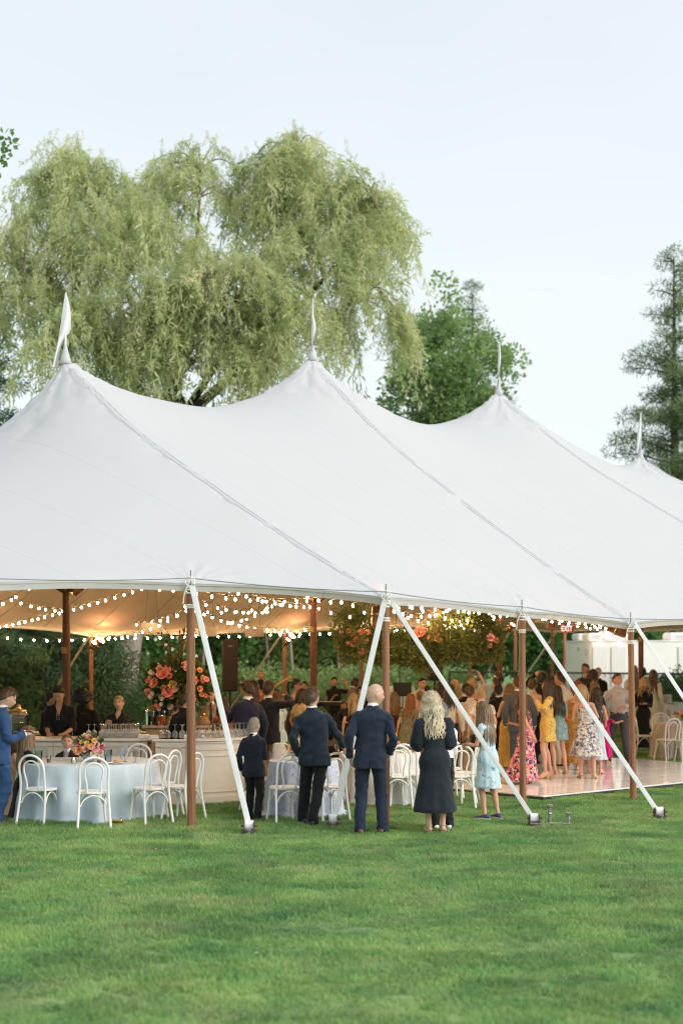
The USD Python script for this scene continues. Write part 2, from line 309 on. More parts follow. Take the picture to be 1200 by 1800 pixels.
# fixed lines: the ridge between the peaks and the seams from each peak to the eaves
fixed = [(p[:2], p[2]) for p in edge]
def ridge(a, b, zs, n=26):
    f = PchipInterpolator(*zip(*zs))
    for t in np.linspace(0, 1, n)[1:-1]: fixed.append((a[:2] + (b[:2] - a[:2]) * t, float(f(t))))
for a, b, zs in ((PEAK[0], PEAK[1], [(0, PEAK[0][2]), (.1, 7.32), (.25, 7.10), (.5, 7.03), (.75, 7.42), (.9, 7.98), (1, PEAK[1][2])]),
                 (PEAK[1], PEAK[2], [(0, PEAK[1][2]), (.1, 8.08), (.3, 7.55), (.55, 7.36), (.78, 7.66), (.92, 8.12), (1, PEAK[2][2])]),
                 (PEAK[2], PEAK[3], [(0, PEAK[2][2]), (.1, 8.15), (.25, 7.78), (.5, 7.40), (.76, 7.10), (.9, 7.2), (1, PEAK[3][2])])): ridge(a, b, zs)
prof = PchipInterpolator([0, .04, .1, .25, .5, .75, 1], [1, .925, .85, .672, .430, .205, 0])
seams = []
prof_end = PchipInterpolator([0, .03, .065, .13, .25, .5, .75, 1], [1, .90, .82, .69, .53, .32, .15, 0])
def seam(pk, ev, n=30, prof=prof):
    t = np.linspace(0, 1, n); d = ev - pk
    line = np.stack([pk[0] + d[0] * t, pk[1] + d[1] * t, ev[2] + (pk[2] - ev[2]) * prof(t)], 1)
    seams.append(line); fixed.extend((p[:2], p[2]) for p in line[1:-1])
fronts = front + right_front; F0 = 1
seam(PEAK[0], front[1]); seam(PEAK[1], front[3]); seam(PEAK[2], right_front[0]); seam(PEAK[3], right_front[2])
for k, pk in ((9, 0), (7, 1), (4, 2), (2, 3)): seam(PEAK[pk], far[k])
for e in left_end[::2]: seam(PEAK[0], e, 30, prof_end)
for e in right_end[1::3]: seam(PEAK[3], e)
for p in PEAK: fixed.append((p[:2], p[2]))
FX = np.array([[*a, z] for a, z in fixed])
mn, mx = edge[:, :2].min(0), edge[:, :2].max(0)
gx, gy = np.meshgrid(np.arange(mn[0], mx[0], .36), np.arange(mn[1], mx[1], .36), indexing='ij')
G = np.stack([gx.ravel(), gy.ravel()], 1); G[:, 0] += (np.floor((G[:, 1] - mn[1]) / .36 + .5) % 2) * .18
for p in PEAK:
    for r, n_ in ((.14, 40), (.24, 48), (.36, 54), (.5, 60), (.68, 66), (.9, 66), (1.2, 60)): G = np.vstack([G, [p[:2] + r * V3(math.cos(a), math.sin(a))[:2] for a in np.linspace(0, 2 * np.pi, n_, endpoint=False) + r]])
for p in front:
    for r, n_ in ((.12, 30), (.22, 44), (.34, 54), (.48, 60), (.66, 60), (.9, 54)): G = np.vstack([G, [p[:2] + r * V3(math.cos(a), math.sin(a))[:2] for a in np.linspace(0, 2 * np.pi, n_, endpoint=False) + r]])
inside = shapely.contains_xy(poly.buffer(-.12), G[:, 0], G[:, 1])
from scipy.spatial import cKDTree
G = G[inside]; G = G[cKDTree(FX[:, :2]).query(G)[0] > .05]
keep = cKDTree(G).query_pairs(.018); drop = {b for a, b in keep}; G = np.array([g for q, g in enumerate(G) if q not in drop])
P2 = np.vstack([FX[:, :2], G]); nf = len(FX)
tri = Delaunay(P2).simplices
cen = P2[tri].mean(1); tri = tri[shapely.contains_xy(poly, cen[:, 0], cen[:, 1])]
ar = (P2[tri[:, 1]] - P2[tri[:, 0]]); br = (P2[tri[:, 2]] - P2[tri[:, 0]]); cr = ar[:, 0] * br[:, 1] - ar[:, 1] * br[:, 0]
tri[cr < 0] = tri[cr < 0][:, ::-1]; tri = tri[np.abs(cr) > 1e-6]
# cotangent Laplacian: the cloth under even tension
I, J, W = [], [], []
for k in range(3):
    a, b, c = tri[:, k], tri[:, (k + 1) % 3], tri[:, (k + 2) % 3]
    u, w = P2[a] - P2[c], P2[b] - P2[c]; cot = np.clip((u * w).sum(1) / np.maximum(np.abs(u[:, 0] * w[:, 1] - u[:, 1] * w[:, 0]), 1e-9), -3, 6)
    I += [a, b]; J += [b, a]; W += [cot, cot]
Wm = sparse.coo_matrix((np.concatenate(W), (np.concatenate(I), np.concatenate(J))), (len(P2),) * 2).tocsr()
L = sparse.diags(np.asarray(Wm.sum(1)).ravel()) - Wm
z = np.zeros(len(P2)); z[:nf] = FX[:, 2]; fr = np.arange(nf, len(P2))
z[fr] = spsolve(L[fr][:, fr].tocsc(), -(L[fr][:, :nf] @ FX[:, 2]))
cv = np.c_[P2, z]
for _ in range(3):                                            # soften the creases along the lines, not the edge or the peaks
    D = sparse.diags(1 / np.maximum(np.asarray((Wm != 0).sum(1)).ravel(), 1)) @ (Wm != 0).astype(float)
    zn = D @ cv[:, 2]; free = np.ones(len(cv), bool); free[:len(edge)] = False; free[len(edge):nf] = False
    cv[free, 2] += .25 * (zn - cv[:, 2])[free]
for pts, K, amp, r0 in ((PEAK, 13, .018, .42), (front, 22, .012, .40)):                 # the cloth is gathered into radial folds at the peaks and at the eave poles
    for p in pts:
        dv = cv[:, :2] - p[:2]; rr_ = np.hypot(*dv.T); th_ = np.arctan2(dv[:, 1], dv[:, 0]); wv_ = amp * np.cos(K * th_ + 2 * np.sin(2 * th_)) * (rr_ / r0) * np.exp(1 - rr_ / r0) * (rr_ < 2.2); wv_[:len(edge)] = 0; wv_[nf - 4:nf] = 0; cv[:, 2] += wv_
cv[len(edge):, 2] += (.022 * (meshkit.fbm(np.c_[cv[len(edge):] @ ROW * .35, cv[len(edge):] @ NRM * 1.1, cv[len(edge):, 2] * .2], 3, 4) - .5))
canvas_z = __import__('scipy.interpolate', fromlist=['LinearNDInterpolator']).LinearNDInterpolator(cv[:, :2], cv[:, 2])
R_ = [tuple(ROW), tuple(NRM)]
CANVAS = usdkit.material(stage, LK + 'sailcloth', {'g': ('geometry', {}), 'mp': ('mapping', dict(rotation=(0, 0, math.radians(-ang)))), 'sx': ('separate_xyz', {}), 'm': ('math', dict(math_type='multiply', value2=1 / 1.42)), 'fr': ('math', dict(math_type='fraction')), 'pp': ('math', dict(math_type='subtract', value2=.5)), 'ab': ('math', dict(math_type='absolute')), 'gt': ('math', dict(math_type='less_than', value2=.009)),
    'c': ('mix', dict(color1=(.565, .58, .605), color2=(.545, .56, .585))), 'ct': ('mix', dict(color1=(.56, .46, .37), color2=(.28, .23, .19))), 'n': ('noise_texture', dict(scale=.8, detail=5.0)), 'wv': ('noise_texture', dict(scale=300.0, detail=1.0)), 'ad': ('math', dict(math_type='multiply_add', value2=.15)), 'b': ('bump', dict(strength=.22, distance=.12)),
    'p': ('principled_bsdf', dict(roughness=.62, specular_ior_level=.3)), 't': ('translucent_bsdf', {}), 'x': ('mix_closure', dict(fac=.14))},
    [('g.position', 'mp.vector'), ('mp.vector', 'sx.vector'), ('sx.x', 'm.value1'), ('m.value', 'fr.value1'), ('fr.value', 'pp.value1'), ('pp.value', 'ab.value1'), ('ab.value', 'gt.value1'), ('gt.value', 'c.fac'), ('gt.value', 'ct.fac'), ('c.color', 'p.base_color'), ('ct.color', 't.color'),
     ('g.position', 'n.vector'), ('n.fac', 'b.height'), ('b.normal', 'p.normal'), ('p.BSDF', 'x.closure1'), ('t.BSDF', 'x.closure2')], surface='x.closure')
WEB = plain('white_webbing', (.74, .75, .77), .6, .2, 60.0, .05)
SEAMM = plain('seam_tape', (.50, .52, .56), .7)
tent = thing('tent', 'large white sailcloth tent with peaked roof, wooden poles and pennants', 'tent')
canopy = part(tent, 'canopy', (cv, tri), CANVAS, smooth=True)
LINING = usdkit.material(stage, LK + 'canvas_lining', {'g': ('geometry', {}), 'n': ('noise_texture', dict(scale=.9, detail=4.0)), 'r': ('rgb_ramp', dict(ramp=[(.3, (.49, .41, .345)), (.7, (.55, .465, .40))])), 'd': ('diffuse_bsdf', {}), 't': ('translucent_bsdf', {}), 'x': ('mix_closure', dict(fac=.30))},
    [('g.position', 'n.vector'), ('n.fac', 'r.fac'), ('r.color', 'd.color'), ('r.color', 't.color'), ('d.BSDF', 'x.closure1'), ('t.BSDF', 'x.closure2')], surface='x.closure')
lv = cv - V3(0, 0, .03); lv[:len(edge), 2] -= .0; part(canopy, 'lining', (lv, tri[:, ::-1]), LINING, smooth=True)  # added sheet under the cloth; its tan carries the warm, dim interior light
LSEAM = plain('lining_seam', (.30, .235, .18), .8)
for a_ in np.arange(-24, 26, 1.42):                             # the stitched joins between the cloth widths, seen from below on the far half
    ln = [PEAK[1][:2] + ROW[:2] * a_ + NRM[:2] * b_ for b_ in np.arange(.5, 9.4, .45)]; zz_ = canvas_z(np.array(ln)); ok = ~np.isnan(zz_)
    if ok.sum() > 3: part(canopy, 'panel_join', tube(np.c_[np.array(ln)[ok], zz_[ok] - .036], .012, .004, n=4), LSEAM)
for line in seams[:8]:                                            # two narrow reinforcing tapes over each seam
    T = np.gradient(line, axis=0); sd = np.cross(T, [0, 0, 1.0]); sd /= np.linalg.norm(sd, axis=1, keepdims=True) + 1e-9
    top = line.copy(); q_ = canvas_z(line[1:-1, :2]); top[1:-1, 2] = np.where(np.isnan(q_), line[1:-1, 2], q_)
    top[:, 2] += .008
    m = join([tube(top[1:] + sd[1:] * o,   .007, .003, n=4) for o in (-.035, .035)])
    part(canopy, 'seam', m, SEAMM)
# hem hanging from the eave and the edge rope above it
lo = edge.copy(); lo[:, 2] -= .10
cc = np.r_[np.mean(edge[:, :2], 0), 0]; inn = cc - edge; inn[:, 2] = 0; inn /= np.linalg.norm(inn, axis=1, keepdims=True); lo += inn * .04
ne = len(edge); a = np.arange(ne); b = (a + 1) % ne
part(canopy, 'hem', (np.vstack([edge, lo]), np.vstack([np.stack([a, b, b + ne], 1), np.stack([a, b + ne, a + ne], 1)])), CANVAS)
for k in range(NE):
    p, q = EAVE[k] + V3(0, 0, .07), EAVE[(k + 1) % NE] + V3(0, 0, .07)
    t = np.linspace(0, 1, 9)[:, None]; ln = p + (q - p) * t; ln -= V3(0, 0, .03) * (4 * t * (1 - t)); ln -= np.r_[inn[k * 9][:2], 0] * .03
    part(tent, 'edge_rope', tube(ln, .008, n=4), plain('grey_rope', (.34, .36, .38), .7))
# poles
def pole_mesh(x, y, top, r, lean=(0, 0)):
    z0 = float(gz(y)) - .02; zz = np.linspace(z0, top, 7)
    return tube([V3(x + lean[0] * (top - q), y + lean[1] * (top - q), q) for q in zz], [r * 1.02, r * 1.03, r * 1.02, r, r * .98, r * .96, r * .93], n=14)
foot_dx = {0: .010, 1: .002, 2: .017, 3: .045}
for k, e in enumerate(EAVE):
    r = (.055 if k == 0 else .048) if k < NE - len(left_end) - len(far) else .056
    sp = part(tent, 'side_pole', pole_mesh(e[0], e[1], e[2] - .03, r, (foot_dx.get(k, 0) / 3, 0)), POLE, smooth=50)
    if k < 6 or k > NE - 4:
        part(sp, 'top_pin', tube([e + V3(0, 0, -.02), e + V3(0, 0, .17)], .009, n=6), STEEL)
        lash = [lathe([(r * 1.05, zz - .012), (r * 1.18, zz), (r * 1.05, zz + .012)], 12, (e[0], e[1], 0)) for zz in e[2] - .05 - np.array([.0, .03, .07, .22, .25])]
        part(sp, 'rope_lashing', join(lash), ROPE)
        # gathered rope loops over the eave
        lp = [e + V3(math.cos(q) * .06, -.06 + .02 * math.sin(3 * q), .02 + .06 * math.sin(q) ) for q in np.linspace(0, 7.5, 14)]
        part(sp, 'rope_loop', tube(lp + [e + V3(-.07, -.07, -.12), e + V3(-.09, -.06, -.26)], .008, n=5), ROPE)
for k, p in enumerate(PEAK):
    cp = part(tent, 'centre_pole', pole_mesh(p[0], p[1], p[2] - .05, .068, ((.003, .003, .004, .003)[k], 0)), POLE_DARK, smooth=50)
    bz = EYE - ((1148, 1085 + 25, 1102, 1128)[k] - HZ) / FP * p[1]
    part(cp, 'rope_binding', join([lathe([(.069, bz + q - .014), (.080, bz + q), (.069, bz + q + .014)], 14, (p[0], p[1], 0)) for q in (0, .028, .056, .085)]), plain('jute_rope', (.42, .30, .17), .9))
    ft = at(px := (116, 552, 876, 1122)[k], (514, 525, 600, 726)[k], p[1])
    fp = part(cp, 'flag_pole', tube([p + V3(0, 0, -.25), p + V3(0, 0, .1), V3(p[0] + .01, p[1], ft[2])], [.028, .02, .012], n=8), WHITE_PAINT)
    part(cp, 'peak_collar', lathe([(.12, -.20), (.085, -.09), (.055, .02), (.034, .12), (.016, .16)], 20, (p[0], p[1], p[2])), CANVAS, smooth=True)
    # a limp pennant hanging off the pole: left and right edge and the foot, in metres from the pole
    H = ft[2] - p[2]; rows = []; u_ = p[1] / FP
    LE, RE, DN = [(((0, -1), (.5, -11), (1, -23)), ((0, 1), (.46, 9), (.54, 6), (.62, -4), (1, -13)), 1.22), (((0, 0), (.3, -2), (.6, 0), (1, -3)), ((0, 1), (.25, 1), (.55, 6), (.8, 2), (1, -1)), .98), (((0, 0), (.5, -1), (1, -3)), ((0, 1), (.45, 3), (.7, 1), (1, -1)), .92), (((0, 0), (.5, -6), (1, -8)), ((0, 1), (.5, 1), (1, 0)), .98)][k]
    fl_, fr_ = PchipInterpolator(*zip(*LE)), PchipInterpolator(*zip(*RE))
    for s in np.linspace(0, 1, 16): rows.append([V3(p[0] + .01 + u_ * (fl_(s) + (fr_(s) - fl_(s)) * u), p[1] - .03 + .05 * math.sin(u * 7 + s * 4) * s, ft[2] - .02 - s * H * DN) for u in np.linspace(0, 1, 7)])
    R = np.array(rows); m_, n_ = R.shape[:2]; ii, jj = np.meshgrid(np.arange(m_ - 1), np.arange(n_ - 1), indexing='ij'); kk = ii * n_ + jj
    part(cp, 'pennant', (R.reshape(-1, 3), np.vstack([np.stack([kk, kk + n_, kk + n_ + 1], -1).reshape(-1, 3), np.stack([kk, kk + n_ + 1, kk + 1], -1).reshape(-1, 3)])), plain('pennant_cloth', (.70, .71, .73), .8), smooth=True)
# guy straps: flat webbing from eave to ground anchor
def strap(a, b, w=.036):
    a, b = np.asarray(a, float), np.asarray(b, float); part(tent, 'guy_strap', tube(np.linspace(a, b, 5), w, .0025, n=12, side=np.cross(b - a, [0, 1, 0])), WEB)
def gnd(px, y): d = FP * EYE / (y - HZ); return at(px, y, d)
anchor_a, anchor_b, anchor_c, anchor_d = gnd(438, 1466), gnd(585, 1454), gnd(938, 1452), gnd(1158, 1440)
strap(front[0] + V3(.02, -.06, -.02), anchor_a + V3(0, .02, .07)); strap(front[1] + V3(-.02, -.05, -.06), anchor_b + V3(.02, .02, .09))
strap(front[1] + V3(.08, -.05, -.08), anchor_c + V3(-.03, .0, .12), .030); strap(front[2] + V3(.06, -.05, -.08), anchor_d + V3(-.02, 0, .1), .030)
strap(front[3] + V3(.05, -.05, 0), gnd(1330, 1436) + V3(0, 0, .1), .028)
for k, e in enumerate(far):
    o = V3(-1.3 * -NRM[0], 1.3 * NRM[1], 0) if False else NRM * 2.6 + ROW * (.4 * (-1) ** k)
    q = e + o; q[2] = float(gz(q[1])); part(tent, 'guy_strap', tube(np.linspace(e, q, 3), .03, .004, n=6), plain('khaki_webbing', (.36, .33, .27), .8))
# ground anchors
def reel(c, s=1.0):
    th = np.linspace(0, 2 * np.pi, 20)
    cyl = tube([c + V3(-.05 * s, 0, 0), c + V3(.05 * s, 0, 0)], .062 * s, n=16)
    return cyl
def anchor(p, label, plate=False):
    t = thing('ground_anchor', label, 'tent anchor', p, 0)
    part(t, 'strap_roll', reel(V3(0, 0, .10)), WEB, smooth=40)
    part(t, 'ratchet_frame', join(box((-.06, -.01, .08), (.012, .16, .13), .003), box((.06, -.01, .08), (.012, .16, .13), .003), tube([V3(-.085, -.06, .05), V3(.085, -.06, .05)], .014, n=8), box((0, -.09, .03), (.13, .07, .02), .004)), RUST)
    part(t, 'ratchet_handle', join(box((.03, .04, .035), (.16, .05, .03), .006), tube([V3(-.1, -.04, .1), V3(.1, -.04, .1)], .012, n=8)), RUST)
    if plate:
        part(t, 'anchor_plate', box((.20, -.06, .035), (.52, .075, .022), .004), STEEL)
        for x, h in ((.19, .27), (.43, .17)):
            part(t, 'steel_stake', join(tube([V3(x, -.06, -.1), V3(x, -.06, h)], .021, n=10), lathe([(.02, h - .03), (.042, h - .02), (.045, h), (.03, h + .012)], 12, (x, -.06, 0)), lathe([(.028, h * .55), (.034, h * .6), (.028, h * .65)], 10, (x, -.06, 0))), STEEL)
    else:
        part(t, 'steel_stake', join(tube([V3(.0, -.13, -.1), V3(.0, -.13, .06)], .02, n=10), lathe([(.02, .04), (.038, .05), (.04, .065), (.02, .075)], 12, (0, -.13, 0))), STEEL)
anchor(anchor_a, 'strap ratchet staked in the grass below the leftmost guy strap'); anchor(anchor_b, 'rusty strap ratchet on the grass between the two standing men')
anchor(anchor_c, 'steel anchor plate with two tall stakes and a strap roll', True); anchor(anchor_d, 'strap ratchet staked right of the last wooden pole in front')
# ------------------------------------------------------------------ trees, hedges, fence, trailers
def leaf_ball(seed, n, R, ln, wd, flat=1.0, droop=0.0):
    """n pointed leaves (four corners and a fold) spread through a ball"""
    r = np.random.default_rng(seed); d = r.normal(size=(n, 3)); d /= np.linalg.norm(d, axis=1, keepdims=True)
    c = d * (R * r.uniform(.25, 1, n) ** .5)[:, None]; c[:, 2] *= flat
    a = d * .7 + r.normal(size=(n, 3)) * .6 - V3(0, 0, droop); a /= np.linalg.norm(a, axis=1, keepdims=True)
    b = np.cross(a, r.normal(size=(n, 3))); b /= np.linalg.norm(b, axis=1, keepdims=True); k = np.cross(a, b)
    L = ln * r.uniform(.6, 1.25, n)[:, None]; w = wd * r.uniform(.7, 1.2, n)[:, None]
    v = np.stack([c, c + a * L * .5 + b * w - k * w * .3, c + a * L, c + a * L * .5 - b * w - k * w * .3], 1).reshape(-1, 3)
    i = np.arange(n)[:, None] * 4
    return v, np.vstack([i + [0, 1, 2], i + [0, 2, 3]])
def limb(P, r0, r1, n=7, k=9): P = spline(P, k); return tube(P, np.linspace(r0, r1, k), n=n)
G_DEEP = leafy('deep_foliage', [(.042, .085, .044), (.078, .155, .066), (.125, .23, .09)])
G_MID = leafy('mid_foliage', [(.060, .125, .050), (.115, .23, .078), (.19, .32, .11)])
G_BRIGHT = leafy('bright_foliage', [(.12, .185, .075), (.22, .325, .125), (.34, .46, .20)], nscale=.6)
G_PINE = leafy('pine_foliage', [(.085, .13, .06), (.15, .21, .10), (.225, .285, .145)], nscale=.5)
G_WILLOW = leafy('willow_foliage', [(.20, .265, .125), (.42, .485, .245), (.57, .60, .34), (.70, .68, .46)], trans=.5, nscale=.7)
G_HEMLOCK = leafy('hemlock_foliage', [(.032, .072, .044), (.066, .135, .070), (.115, .20, .095)], nscale=.9)
def crown_points(n, C, S, r, shell=.55, lump=.35, seed=0):
    d = r.normal(size=(n * 2, 3)); d /= np.linalg.norm(d, axis=1, keepdims=True)
    p = d * (r.uniform(shell ** 3, 1, n * 2) ** (1 / 3))[:, None]
    l = meshkit.noise(d * 2.3 + 10, seed) - .5; p *= (1 + lump * 2 * l)[:, None]
    keep = meshkit.noise(p * 3.1 + 5, seed + 3) > .36
    return (np.asarray(C) + p * np.asarray(S))[keep][:n]
def tree(name, label, x, y, height, spread, m, seed, cat='tree', clump=.55, leaf=(.16, .055), n=420, trunk_r=.22, base=.28, group=None, bark=BARK_DARK, flat=.8, shell=.5, trunk_lean=0., per=70):
    r = np.random.default_rng(seed); z0 = float(gz(y)); t = thing(name, label, cat, (x, y, z0), 0, group)
    top = V3(trunk_lean, 0, height * .85)
    ms = [limb([V3(0, 0, -.2), V3(.05, 0, height * .3), top], trunk_r, trunk_r * .18)]
    for k in range(7):
        a = r.uniform(0, 6.28); h = height * r.uniform(base, .7); s = V3(trunk_lean * h / height, 0, h)
        ms.append(limb([s, s + V3(math.cos(a) * spread * .4, math.sin(a) * spread * .4, height * .10), s + V3(math.cos(a) * spread * .8, math.sin(a) * spread * .8, height * .17)], trunk_r * .4, .02, 5))
    part(t, 'trunk', join(ms), bark, smooth=True)
    C = V3(trunk_lean * .7, 0, height * (base + 1) / 2); S = V3(spread, spread, height * (1 - base) / 2)
    P = crown_points(n, C, S, r, shell, .35, seed); k = len(P)
    pr = [leaf_ball(seed * 10 + q, per, clump, *leaf, flat) for q in range(3)]
    put(instancer(f'{t.GetPath()}/crown', pr, [m] * 3, P, rand_quats(k, r), np.repeat(r.uniform(.7, 1.25, (k, 1)), 3, 1), r.integers(0, 3, k)))
    return t

# weeping willow: domes of outer twigs from which leafy strands hang
def strand(seed, L=1.75, n=60):
    r = np.random.default_rng(seed); t = np.sort(r.uniform(0.03, 1, n)); bx, by = r.uniform(-.25, .25, 2)
    cx = lambda t: np.stack([.75 * np.sqrt(t) + bx * t * t + .05 * np.sin(t * 9 + seed), by * t * t + .05 * np.cos(t * 8), .10 * np.sin(np.minimum(t * 5, 3.14)) - L * t ** 1.35], -1)
    c = cx(t); a = np.stack([r.normal(0, .55, n), r.normal(0, .55, n), -np.abs(r.normal(.9, .4, n))], 1); a /= np.linalg.norm(a, axis=1, keepdims=True)
    b = np.cross(a, r.normal(size=(n, 3))); b /= np.linalg.norm(b, axis=1, keepdims=True)
    Ln = (.24 * r.uniform(.6, 1.2, n))[:, None]; w = (.021 * r.uniform(.8, 1.3, n))[:, None]
    off = r.normal(0, .07, (n, 3)); c = c + off
    v = np.stack([c, c + a * Ln * .45 + b * w, c + a * Ln, c + a * Ln * .45 - b * w], 1).reshape(-1, 3); i = np.arange(n)[:, None] * 4
    tw = tube(cx(np.linspace(0, 1, 8)), np.linspace(.014, .004, 8), n=3)
    return join((v, np.vstack([i + [0, 1, 2], i + [0, 2, 3]])), tw)
WD = 47.0
wb = at(216, 1286, 42.5); wb[2] = float(gz(42.5))
willow = thing('willow_tree', 'huge weeping willow with pale hanging strands towering behind the tent', 'tree', wb)
wl = lambda px, y, dd=0: at(px, y, WD + dd) - wb
fork = wl(262, 800, -2)
limbs = [limb([V3(0, 0, -.3), V3(.05, .2, 1.8), V3(.25, .6, 3.6), fork], .42, .36, 12, 14)]
ends = [[(300, 700, 0), (262, 610, 0), (235, 540, 1), (190, 440, 1), (150, 330, 1)], [(310, 690, 1), (325, 560, 2), (345, 430, 2), (352, 300, 2)], [(340, 720, 0), (430, 640, 1), (500, 570, 1), (560, 500, 0), (610, 440, 0), (660, 360, 0)],
        [(250, 700, -1), (170, 600, -2), (100, 560, -2), (40, 500, -2)], [(380, 640, 1), (470, 470, 2), (510, 330, 2), (525, 260, 2)], [(300, 680, -2), (380, 590, -3), (420, 520, -3), (440, 470, -3)], [(560, 560, 1), (640, 520, 1), (690, 470, 1)], [(330, 740, -1), (290, 640, -3), (262, 560, -3)]]
for k, e in enumerate(ends):
    P = [fork] + [wl(*q) for q in e]; limbs.append(limb(P, .24 if k < 4 else .17, .025, 7, 16))
wt = part(willow, 'trunk', limbs[0], BARK, smooth=True)
for m in limbs[1:]: part(wt, 'limb', m, BARK_DARK, smooth=True)
domes = [  # px, y, half-width px, half-height px, depth offset, twigs
    (150, 335, 110, 88, 1, 26), (60, 430, 100, 80, -1, 22), (35, 560, 110, 75, -2, 20), (335, 345, 88, 100, 2, 22), (250, 420, 95, 80, -1, 20), (515, 300, 72, 72, 2, 24), (580, 370, 98, 95, 1, 26), (650, 420, 60, 70, 0, 13),
    (560, 460, 95, 70, -1, 18), (410, 520, 105, 70, -3, 30), (250, 545, 110, 66, -3, 22), (480, 585, 90, 66, -2, 18), (160, 600, 100, 66, -3, 20), (640, 560, 75, 66, 1, 10), (330, 620, 120, 56, -2, 20), (680, 600, 40, 40, 1, 4), (130, 470, 90, 70, -2, 16), (430, 400, 80, 60, 1, 8)]
def qtilt(a, t, b):
    w1, x1, y1 = math.cos(t / 2), math.sin(t / 2) * math.cos(b), math.sin(t / 2) * math.sin(b); w2, z2 = math.cos(a / 2), math.sin(a / 2)
    return (w1 * w2, x1 * w2 + y1 * z2, y1 * w2 - x1 * z2, w1 * z2)
limb_pts = np.array([q for e in ends for q in spline([fork] + [wl(*p) for p in e], 14)])
wp, wq, ws, twigs = [], [], [], []
for px, y, hw, hh, dd, n in domes:
    c = wl(px, y, dd); S = V3(hw / FP * WD, hw / FP * WD * .8, hh / FP * WD)
    for _ in range(n):
        d = rng.normal(size=3); d /= np.linalg.norm(d); d[2] = abs(d[2]) if d[2] < -.2 else d[2]
        tip = c + d * S * rng.uniform(.62, 1.12); base = limb_pts[np.argmin(np.linalg.norm(limb_pts - (tip * .6 + c * .4), axis=1) + rng.uniform(0, .8, len(limb_pts)))]
        mid = base * .45 + tip * .55 + V3(0, 0, .25 * np.linalg.norm((tip - base)[:2]) * rng.uniform(.5, 1.3)); P = spline([base, mid, tip, tip + (tip - mid) * V3(.35, .35, 0) - V3(0, 0, .35)], 12); twigs.append(tube(P, np.linspace(.035, .006, 12), n=4))
        for k in range(int(rng.integers(8, 15))):
            u = rng.uniform(.35, 1) ** .8; q = P[min(11, int(u * 11.99))] + rng.normal(0, .10, 3); a = math.atan2(*(tip - base)[[1, 0]]) + rng.normal(0, 1.1); s = rng.uniform(.40, 1.15) * (1.1 - .4 * (d[2] > .5))
            wp.append(q); wq.append(qtilt(a, rng.normal(0, .32), rng.uniform(0, 6.28))); ws.append((s * 1.2, s * 1.2, s * rng.uniform(.6, 1.3)))
        for k in range(4):                                            # short upright shoots that feather the outline
            q = P[8 + k % 4] + rng.normal(0, .08, 3); a = rng.uniform(0, 6.28); wp.append(q); wq.append((math.cos(a / 2), 0, 0, math.sin(a / 2))); s = rng.uniform(.25, .45); ws.append((s, s, -s * .6))
put(part(willow, 'twig', join(twigs), plain('willow_twig', (.20, .18, .085), .8)), kind='stuff')
put(instancer(f'{willow.GetPath()}/crown', [strand(s) for s in range(6)], [G_WILLOW] * 6, wp, wq, ws, rng.integers(0, 6, len(wp))))
print('willow strands', len(wp))

# broad green tree and the pointed conifer behind it
def conifer(name, label, x, y, height, spread, m, seed, tiers=26, per=9, clump=.5, droop=.25, leaf=(.22, .022), n=90, trunk_r=.25, base=.1, gaps=.25, z0=None, cat='tree', flat=.45, power=.9):
    r = np.random.default_rng(seed); z0 = float(gz(y)) if z0 is None else z0; t = thing(name, label, cat, (x, y, z0))
    ms = [tube([V3(0, 0, -.2), V3(.03, 0, height * .5), V3(0, 0, height * .985)], [trunk_r, trunk_r * .6, .02], n=8)]; P, Q, Sc = [], [], []
    for k in range(tiers):
        f = k / (tiers - 1); h = height * (base + (1 - base) * f); R = spread * (1 - f) ** power + .12
        for j in range(max(3, int(per * (.5 + .5 * (1 - f))))):
            if r.random() < gaps: continue
            a = r.uniform(0, 6.283); l = R * r.uniform(.6, 1.12); dz = -droop * l * r.uniform(.5, 1.2); s = V3(0, 0, h); e = V3(math.cos(a) * l, math.sin(a) * l, h + dz + .12 * l)
            ms.append(tube([s, s * .45 + e * .55 + V3(0, 0, .05 * l), e], [.035 + .02 * (1 - f), .022, .008], n=4))
            m_ = max(1, int(l / (clump * .62)))
            for q in range(m_):
                u = (q + .7) / m_; P.append(s + (e - s) * u + r.normal(0, .08, 3) + V3(0, 0, .05 * l * math.sin(u * 3.1))); Q.append((math.cos(a / 2), 0, 0, math.sin(a / 2))); w = r.uniform(.65, 1.15) * (.75 + .25 * (1 - f)); Sc.append((w, w, w))
    part(t, 'trunk', join(ms), BARK_DARK, smooth=True)
    pr = [leaf_ball(seed * 7 + q, n, clump, *leaf, flat, droop) for q in range(3)]
    put(instancer(f'{t.GetPath()}/crown', pr, [m] * 3, P, Q, Sc, r.integers(0, 3, len(P))))
    return t
def px_at(px, d): return (px - 600) / FP * d
conifer('conifer_tree', 'dark pointed conifer rising behind the round green tree', px_at(830, 70), 70, 2.12 + 657 / FP * 70 - .25, 3.6, G_PINE, 41, 26, 10, .62, .1, base=.3, gaps=.15)
tree('maple_tree', 'round bright green leafy tree showing over the tent roof', px_at(786, 62), 62, 17.9, 2.75, G_BRIGHT, 42, n=300, clump=.62, leaf=(.17, .075), base=.42, trunk_r=.3, shell=.3, per=110)
tree('maple_tree', 'small round leafy bush tree low between the tent peaks', px_at(705, 60), 60, 14.6, 1.3, G_BRIGHT, 43, n=190, clump=.5, leaf=(.24, .09), base=.45, trunk_r=.2) if False else None
conifer('pine_tree', 'tall open pine tree at the right edge behind the tent', px_at(1184, 56), 56, 18.0, 2.9, G_PINE, 44, 27, 7, .50, -.06, leaf=(.30, .022), n=85, trunk_r=.30, base=.36, gaps=.30, flat=.6, power=.62)
